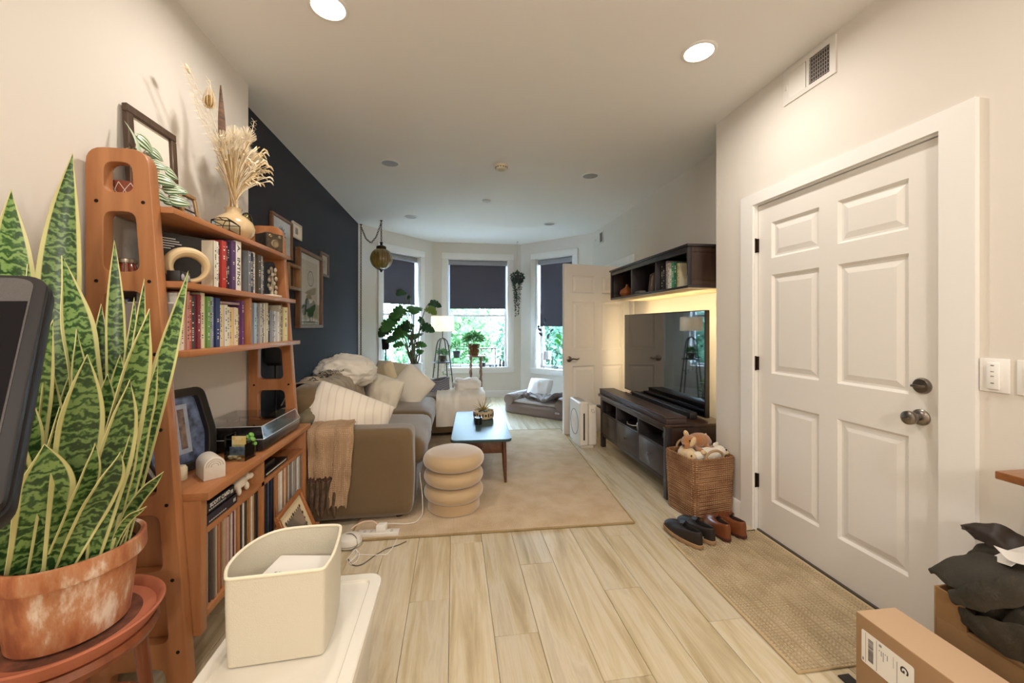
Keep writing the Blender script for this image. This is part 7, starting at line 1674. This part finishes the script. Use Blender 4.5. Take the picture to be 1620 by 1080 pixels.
tag(build(chain([h1 - Vector((0, 0, .03)), (gx, gy, 2.44)]), 'chain', BRS, t), kind='stuff'); tag(build(chain([h1 - Vector((0, 0, .03)), h1.lerp(h2, .25) - Vector((0, 0, .22)), h1.lerp(h2, .5) - Vector((0, 0, .29)), h1.lerp(h2, .75) - Vector((0, 0, .22)), h2 - Vector((0, 0, .03))]), 'swag_chain', BRS, t), kind='stuff')
tag(build(chain([h2 - Vector((0, 0, .03)), (-1.312, 5.925, .9), (-1.315, 5.92, .15)]), 'drop_chain', BRS, t), kind='stuff')
# satellite speakers
def speaker(label, x, y, z, s, rz=0.):
    t = thing('satellite_speaker', label, 'speaker', (x, y, 0), rz, group='satellite speakers on pole stands')
    mb = MB(); mb.grid([[Vector((a * f, b * f * .9, zz)) for a, b in rrect(-s, s, -s, s, s * .25, 3)] for zz, f in ((z - s * 1.45, .72), (z - s * 1.3, .8), (z + s * 1.35, 1.0), (z + s * 1.45, .94))], cv=True, capu=True, flip=True); build(mb, 'cabinet', mat('#131112', .5), t, local=True, fixn=True)
    mb = MB(); mb.box(-s * .8, s * .8, -s * .95, -s * .9, z - s * 1.1, z + s * 1.25); build(mb, 'grille', mat('#1c1a1b', .9, bump=.5, bs=400), t, local=True)
    mb = MB(); mb.tube([(0, 0, .012), (0, 0, z - s * 1.4)], .011, 12); build(mb, 'pole', mat('#161415', .4), t, local=True); mb = MB(); mb.lathe([(.062, .0006), (.062, .01), (.02, .018), (.012, .03)], 28); build(mb, 'base', mat('#161415', .4), t, local=True, fixn=True)
speaker('black satellite speaker on a pole between the sofa back and the navy wall', -1.285, 3.13, 1.085, .066); 
speaker('black satellite speaker on a pole in front of the bay window beside the navy wall', -1.0, 6.12, 1.0, .055)
mb = MB(); mb.tube(smooth_path([(-1.345, 2.70, 1.17), (-1.34, 2.72, .9), (-1.335, 2.69, .7), (-1.34, 2.72, .4)], 30, 2), .003, 6); tag(build(mb, 'cable', BLACK), 'black cable hanging down the navy wall behind the shelf unit', 'cable')

# ================================================================ BAY: PLANTS
def monstera_leaf(base, tip, w, m, parent, up):
    """heart-shaped blade with cut edges"""
    base, tip = Vector(base), Vector(tip); d = (tip - base); L = d.length; d.normalize(); s = d.cross(up).normalized(); nr = s.cross(d); out = []
    n = 22
    for sg in (1, -1):
        half = []
        for i in range(n + 1):
            f = i / n; ww = w / 2 * (math.sin(PI * (f * .80 + .20)) ** .7) * (1 - .30 * (1 if (i % 5 == 0 and 3 < i < 20) else 0)); yy = -.16 + 1.16 * f if i else -.1
            half.append(base + d * L * yy + s * sg * ww * (1 if i else .35) + nr * (.10 * L * math.sin(PI * f) - .10 * w * (ww / w) * 1.2 - .14 * L * f * f))
        out.append(half)
    mid = [base + d * L * (i / n) + nr * (.10 * L * math.sin(PI * i / n) - .14 * L * (i / n) ** 2) for i in range(n + 1)]
    P = [[out[1][i], out[1][i].lerp(mid[i], .5) + nr * .008, mid[i], out[0][i].lerp(mid[i], .5) + nr * .008, out[0][i]] for i in range(n + 1)]
    return build(sheet(P, .0012), 'leaf', m, parent, angle=80)
mx_, my_ = -.575, 5.86
t = thing('monstera', 'large monstera plant in a tall white planter behind the sofa', 'potted plant', (mx_, my_, 0)); G1 = leaf_mat('#2f6a2c', '#4d8a3f', .2); G2 = leaf_mat('#20472a', '#2f5f34', .2); G3 = leaf_mat('#7f9a45', '#98ab58', .3)
mb = MB(); mb.lathe([(.09, .0008), (.095, .004), (.128, .72), (.13, .735), (.122, .735), (.118, .70), (.001, .70)], 36, (mx_, my_, 0)); build(mb, 'planter', mat('#dcdad6', .5), t, fixn=True, angle=50)
mb = MB(); mb.lathe([(.118, .701), (.001, .706)], 24, (mx_, my_, 0)); build(mb, 'soil', mat('#2b211a', .95), t, fixn=True)
r = random.Random(21)
for (a, b, sz, k) in ((634, 463, .15, 1), (646, 471, .07, 1), (655, 489, .25, 0), (630, 494, .22, 0), (622, 505, .22, 0), (613, 515, .22, 0), (608, 524, .2, 1), (632, 526, .24, 0), (655, 531, .27, 0), (677, 519, .2, 1), (689, 481, .17, 1), (683, 491, .17, 2), (664, 556, .13, 0), (629, 545, .13, 0), (641, 518, .2, 1), (668, 508, .13, 1), (618, 537, .15, 1), (667, 545, .14, 0)):
    c = px(a, b, y=my_ + r.uniform(-.16, .12)); o2 = Vector((c.x - mx_, c.y - my_, 0)); o2 = o2.normalized() if o2.length > .03 else Vector((.3, -.8, 0)); d = (o2 * .75 + Vector((r.uniform(-.3, .3), -.25, r.uniform(-.75, -.1)))).normalized(); L = sz; bs_ = c - d * L * .45
    if bs_.y > 6.25: bs_.y = 6.2
    mb = MB(); mb.tube(bez((mx_ + r.uniform(-.05, .05), my_ + r.uniform(-.05, .05), .70), (mx_ + (bs_.x - mx_) * .2, my_, (bs_.z + .75) / 2), (mx_ + (bs_.x - mx_) * .7, bs_.y, bs_.z + .02), bs_, 12), [.008] * 5 + [.005] * 7, 6); build(mb, 'stem', mat('#5d6a45', .6), t)
    monstera_leaf(bs_, bs_ + d * L, L * .95, (G1, G2, G3)[k], t, Vector((.15, -.75, .65)))
for k in range(5): mb = MB(); mb.tube([(mx_ + r.uniform(-.06, .06), my_ + r.uniform(-.05, .05), .70), (mx_ + r.uniform(-.1, .12), my_, .9), (mx_ + r.uniform(-.12, .16), my_, 1.1)], [.012, .009, .005], 8); build(mb, 'aerial_stem', mat('#4a3f32', .8), t)
def bushy(t, c, R, n, L, W, m, squash=.8, trail=0, up=.3):
    mb = MB(); c = Vector(c)
    for i in range(n):
        v = rv(); v.z = abs(v.z) * 1.1 - .25; p = c + Vector((v.x * R, v.y * R, v.z * R * squash)) * random.uniform(.35, 1); d = (v + Vector((0, 0, up)) + rv(.5)).normalized(); quad_leaf(mb, p, d, rv(), L * random.uniform(.7, 1.2), W * random.uniform(.8, 1.2))
    o = build(mb, 'foliage', m, t, smooth=False); o['kind'] = 'stuff'; mb = MB()
    for i in range(14):
        v = rv(); v.z = abs(v.z); mb.tube(bez(c - Vector((0, 0, R * .4)), c, c + v * R * .5, c + v * R * .85, 6), .0022, 4)
    o = build(mb, 'stems', mat('#5d6a3c', .7), t); o['kind'] = 'stuff'
    if trail:
        mb = MB()
        for i in range(trail):
            a = random.uniform(0, 6.28); s = c + Vector((math.cos(a) * R * .8, math.sin(a) * R * .6, 0)); e = s + Vector((random.uniform(-.08, .12), random.uniform(-.05, .05), -random.uniform(.12, .4)))
            pts = bez(s, s + Vector((0, 0, .05)), e + Vector((0, 0, .15)), e, 9); mb.tube(pts, .0018, 4)
            for q in pts[2:]: quad_leaf(mb, q, rv() + Vector((0, 0, -.4)), rv(), L * .8, W)
        o = build(mb, 'trailing_vines', m, t, smooth=False); o['kind'] = 'stuff'
DG = leaf_mat('#3a6b34', '#5f8f4c', .25); PG = leaf_mat('#6f9a5a', '#a0bd80', .3); KG = leaf_mat('#1c3322', '#2f4a30', .15)
def potted(name, label, c, pr, ph, pm, leaf, R, n, L, W, trail=0, squash=.8, grp=None):
    t = thing(name, label, 'potted plant', c, group=grp); c = Vector(c); mb = MB(); mb.lathe([(pr * .72, 0.0006), (pr * .76, .004), (pr, ph * .92), (pr * 1.05, ph), (pr * .93, ph), (pr * .88, ph * .85), (.001, ph * .84)], 28, c); build(mb, 'pot', pm, t, fixn=True); bushy(t, c + Vector((0, 0, ph + R * .4)), R, n, L, W, leaf, squash, trail); return t
potted('lamp_plant', 'trailing green plant in a brown pot on the floor lamp shelf', (lx, ly, .7245), .055, .09, mat('#4a3a2c', .7), DG, .085, 130, .05, .022, 6)
# plant stand with twisted legs
sx_, sy_ = .365, 6.72; zt_ = .775
t = thing('twisted_stand', 'wooden plant stand with twisted legs in front of the middle bay window', 'plant stand', (sx_, sy_, 0)); TW = wood('#7d5a3e', '#5b3d28', 'Z', .5, 10)
mb = MB(); mb.lathe([(.16, zt_ - .02), (.165, zt_ - .012), (.16, zt_), (.001, zt_)], 36, (sx_, sy_, 0)); build(mb, 'top', TW, t, fixn=True)
for k in range(4):
    a = PI / 4 + k * PI / 2; c = Vector((sx_ + .12 * math.cos(a), sy_ + .12 * math.sin(a), 0)); P = []
    for i in range(60):
        z = .0008 + (zt_ - .021) * i / 59; P.append([c + Vector((.017 * (1 + .3 * math.cos(2 * (b - z * 26))) * math.cos(b), .017 * (1 + .3 * math.cos(2 * (b - z * 26))) * math.sin(b), z)) for b in [2 * PI * j / 12 for j in range(12)]])
    mb = MB(); mb.grid(P, cv=True, capu=True, flip=True); build(mb, 'twisted_leg', TW, t, angle=60)
mb = MB(); mb.tube([(sx_ + .1, sy_ - .1, .3), (sx_ - .1, sy_ + .1, .3)], .008, 8); mb.tube([(sx_ - .1, sy_ - .1, .3), (sx_ + .1, sy_ + .1, .3)], .008, 8); build(mb, 'cross_stretcher', TW, t)
potted('ivy_pot', 'bushy green trailing plant in a brown wicker pot on the twisted-leg stand', (sx_ - .03, sy_, zt_ + .0005), .10, .19, weave('#7d4f30', '#4a2c1a', 200, bump=1.), DG, .19, 420, .06, .03, 12, .75)
potted('floor_fern', 'small pale green plant on the floor between monstera and floor lamp', (-.30, 5.86, .0), .09, .16, mat('#8a5a42', .8), PG, .16, 260, .07, .025, 0, 1.6)
potted('stand_pothos', 'loose green plant in a dark pot on the floor under the twisted-leg stand', (sx_, sy_, .0005), .08, .14, mat('#2b2b30', .5), PG, .1, 120, .06, .03, 0, .7)
# sill of the middle window
zs = .5345; Mc = MW[2]
def sill(k, s, d): 
    p = MW[k] @ Vector((s, d, 0)); return Vector((p.x, p.y, zs))
c = sill(2, .42, .1); t = thing('pot_riser', 'small black wire stand on the middle window sill', 'plant stand', c)
mb = MB()
for a in (-1, 1):
    for b in (-1, 1): mb.tube([c + Vector((a * .07, b * .05, .0008)), c + Vector((a * .06, b * .045, .17))], .004, 6)
build(mb, 'legs', BM_, t); mb = MB(); mb.cbox(c + Vector((0, 0, .174)), (.15, .11, .008)); build(mb, 'shelf_plate', BM_, t)
potted('sill_plant', 'spindly plant in a round black pot on the wire stand at the middle window', c + Vector((0, 0, .1785)), .07, .11, mat('#1d1c1e', .4), DG, .13, 130, .06, .03, 0, 1.5)
c = sill(2, .98, .09); t = thing('sill_bench', 'little wooden bench shelf standing on the middle window sill', 'shelf', c)
mb = MB(); mb.cbox(c + Vector((0, 0, .33)), (.30, .09, .022)); build(mb, 'top_board', wood('#6b5240', '#4d392b', 'X', .5), t, bevel=.002)
for a in (-.13, .13): mb = MB(); mb.cbox(c + Vector((a, 0, .1596)), (.02, .08, .318)); build(mb, 'leg', mat('#cfcac2', .5), t, bevel=.002)
potted('sill_succulent', 'low broad-leaf plant in a black pot under the little sill bench', sill(2, .90, .09), .04, .07, mat('#1d1c1e', .4), DG, .07, 60, .06, .035, 0, 1.)
for k, (s, h, r_) in enumerate(((1.20, .17, .016), (1.26, .16, .018))):
    c = sill(2, s, .07); mb = MB(); mb.lathe([(r_, .0006), (r_ * 1.05, .01), (r_, h * .62), (r_ * .4, h * .72), (r_ * .4, h), (.001, h)], 18, c); tag(build(mb, 'bottle', mat(['#2e2a2c', '#3d3836'][k], .2, coat=.5), fixn=True), ['slim dark glass bottle beside the little sill bench', 'slightly shorter dark bottle at the window jamb on the middle sill'][k], 'bottle')
for k, s in enumerate((1.02, 1.07, 1.12)):
    c = sill(2, s, .035); mb = MB(); mb.lathe([(.018, .0006), (.022, .008), (.02, .04), (.017, .042), (.001, .03)], 16, c); tag(build(mb, 'votive', mat(['#8f9499', '#c9cbcc', '#6d6f74'][k], .15, coat=.6), fixn=True), ['grey glass votive under the little sill bench', 'pale glass votive under the little sill bench', 'dark glass votive under the little sill bench'][k], 'votive')
# sill of the right window: planter on a wooden stand with a branch
c = sill(3, .52, .07); t = thing('branch_planter', 'white planter on a thin wooden stand holding a tall dark-leaved branch', 'potted plant', c)
for a in (-1, 1):
    for b in (-1, 1): mb = MB(); mb.cbox(c + Vector((a * .075, b * .06, .1305)), (.012, .012, .26)); build(mb, 'stand_leg', TW, t)
mb = MB(); mb.cbox(c + Vector((0, 0, .15)), (.15, .014, .014)); mb.cbox(c + Vector((0, 0, .15)), (.014, .12, .014)); build(mb, 'stand_cross', TW, t)
mb = MB(); mb.lathe([(.055, .158), (.066, .163), (.068, .30), (.062, .30), (.058, .28), (.001, .28)], 28, c); build(mb, 'pot', mat('#e6e4e2', .4), t, fixn=True)
r = random.Random(8); top_ = c + Vector((0, 0, .28))
for (dx, dz, kind) in ((-.16, .44, 1), (-.12, .38, 1), (-.02, .52, 1), (.09, .36, 1), (.03, .26, 1), (.22, .30, 0), (.20, .22, 0), (-.1, .3, 1)):
    ext = (P4 - P3).normalized(); e = top_ + ext * dx + Vector((-.02, -.02, dz)); mb = MB(); mb.tube(bez(top_, top_ + Vector((0, 0, dz * .5)), e - Vector((dx * .2, 0, .08)), e, 9), [.004] * 5 + [.0025] * 4, 5); build(mb, 'twig', mat('#6d6259', .8), t)
    d = (ext * (dx * 2) + Vector((0, 0, .15 - .5 * (kind == 0)))).normalized(); round_leaf(e - d * .02, e + d * (.14 if kind == 0 else .085), .07 if kind == 0 else .045, G1 if kind == 0 else mat('#3a3a4a', .5), t, up=Vector((-.5, -.7, .4)))
c = sill(3, .70, .06); mb = MB(); mb.lathe([(.02, .0006), (.04, .01), (.045, .04), (.03, .07), (.026, .09), (.022, .09), (.026, .07), (.04, .04), (.001, .012)], 24, c); tag(build(mb, 'glass_bud_vase', clear('#dfe8e6', .03, gloss=1.5), fixn=True), 'small clear glass bud vase beside the white planter on the sill', 'vase')
# hanging plant
hx_, hy_ = 1.10, 6.86
t = thing('hanging_plant', 'dark trailing plant in a hanging pot between two bay windows', 'hanging plant', (hx_, hy_, 1.42))
mb = MB(); mb.lathe([(.012, 0), (.012, -.004), (.004, -.008), (.004, -.02), (.001, -.021)], 12, (hx_, hy_, HC)); build(mb, 'ceiling_hook', CHROME, t, fixn=True)
for k in range(4):
    a = k * PI / 2 + .4; mb = MB(); mb.tube([(hx_, hy_, HC - .02), (hx_ + .01 * math.cos(a), hy_ + .01 * math.sin(a), 2.5), (hx_ + .075 * math.cos(a), hy_ + .075 * math.sin(a), 2.16), (hx_ + .05 * math.cos(a), hy_ + .05 * math.sin(a), 2.06)], .0028, 5); build(mb, 'cord', mat('#d9d3c8', .9), t)
mb = MB(); mb.lathe([(.045, 2.05), (.055, 2.055), (.072, 2.15), (.066, 2.15), (.06, 2.13), (.001, 2.13)], 24, (hx_, hy_, 0)); build(mb, 'pot', mat('#2a2826', .5), t, fixn=True)
mb = MB()
for i in range(300): 
    v = rv(); p = Vector((hx_, hy_, 2.12)) + Vector((v.x * .11, v.y * .11, v.z * .10)); quad_leaf(mb, p, rv() + Vector((0, 0, -.3)), rv(), .04, .026)
o = build(mb, 'foliage', KG, t, smooth=False); o['kind'] = 'stuff'
for i in range(9):
    a = random.uniform(0, 6.28); s = Vector((hx_ + .08 * math.cos(a), hy_ + .08 * math.sin(a), 2.12)); ln = random.uniform(.3, .72); e = s + Vector((-.06 * math.cos(a) + random.uniform(-.03, .03), -.06 * math.sin(a), -ln)); pts = bez(s, s + Vector((.02 * math.cos(a), .02 * math.sin(a), -.1)), e + Vector((0, 0, .2)), e, 22); mb = MB(); mb.tube(pts, .0016, 4)
    for q in pts[1:]:
        for w2 in (0, 1): quad_leaf(mb, q, rv() + Vector((0, 0, -.5)), rv(), .034, .022)
    build(mb, 'trailing_vine', KG, t, smooth=False)
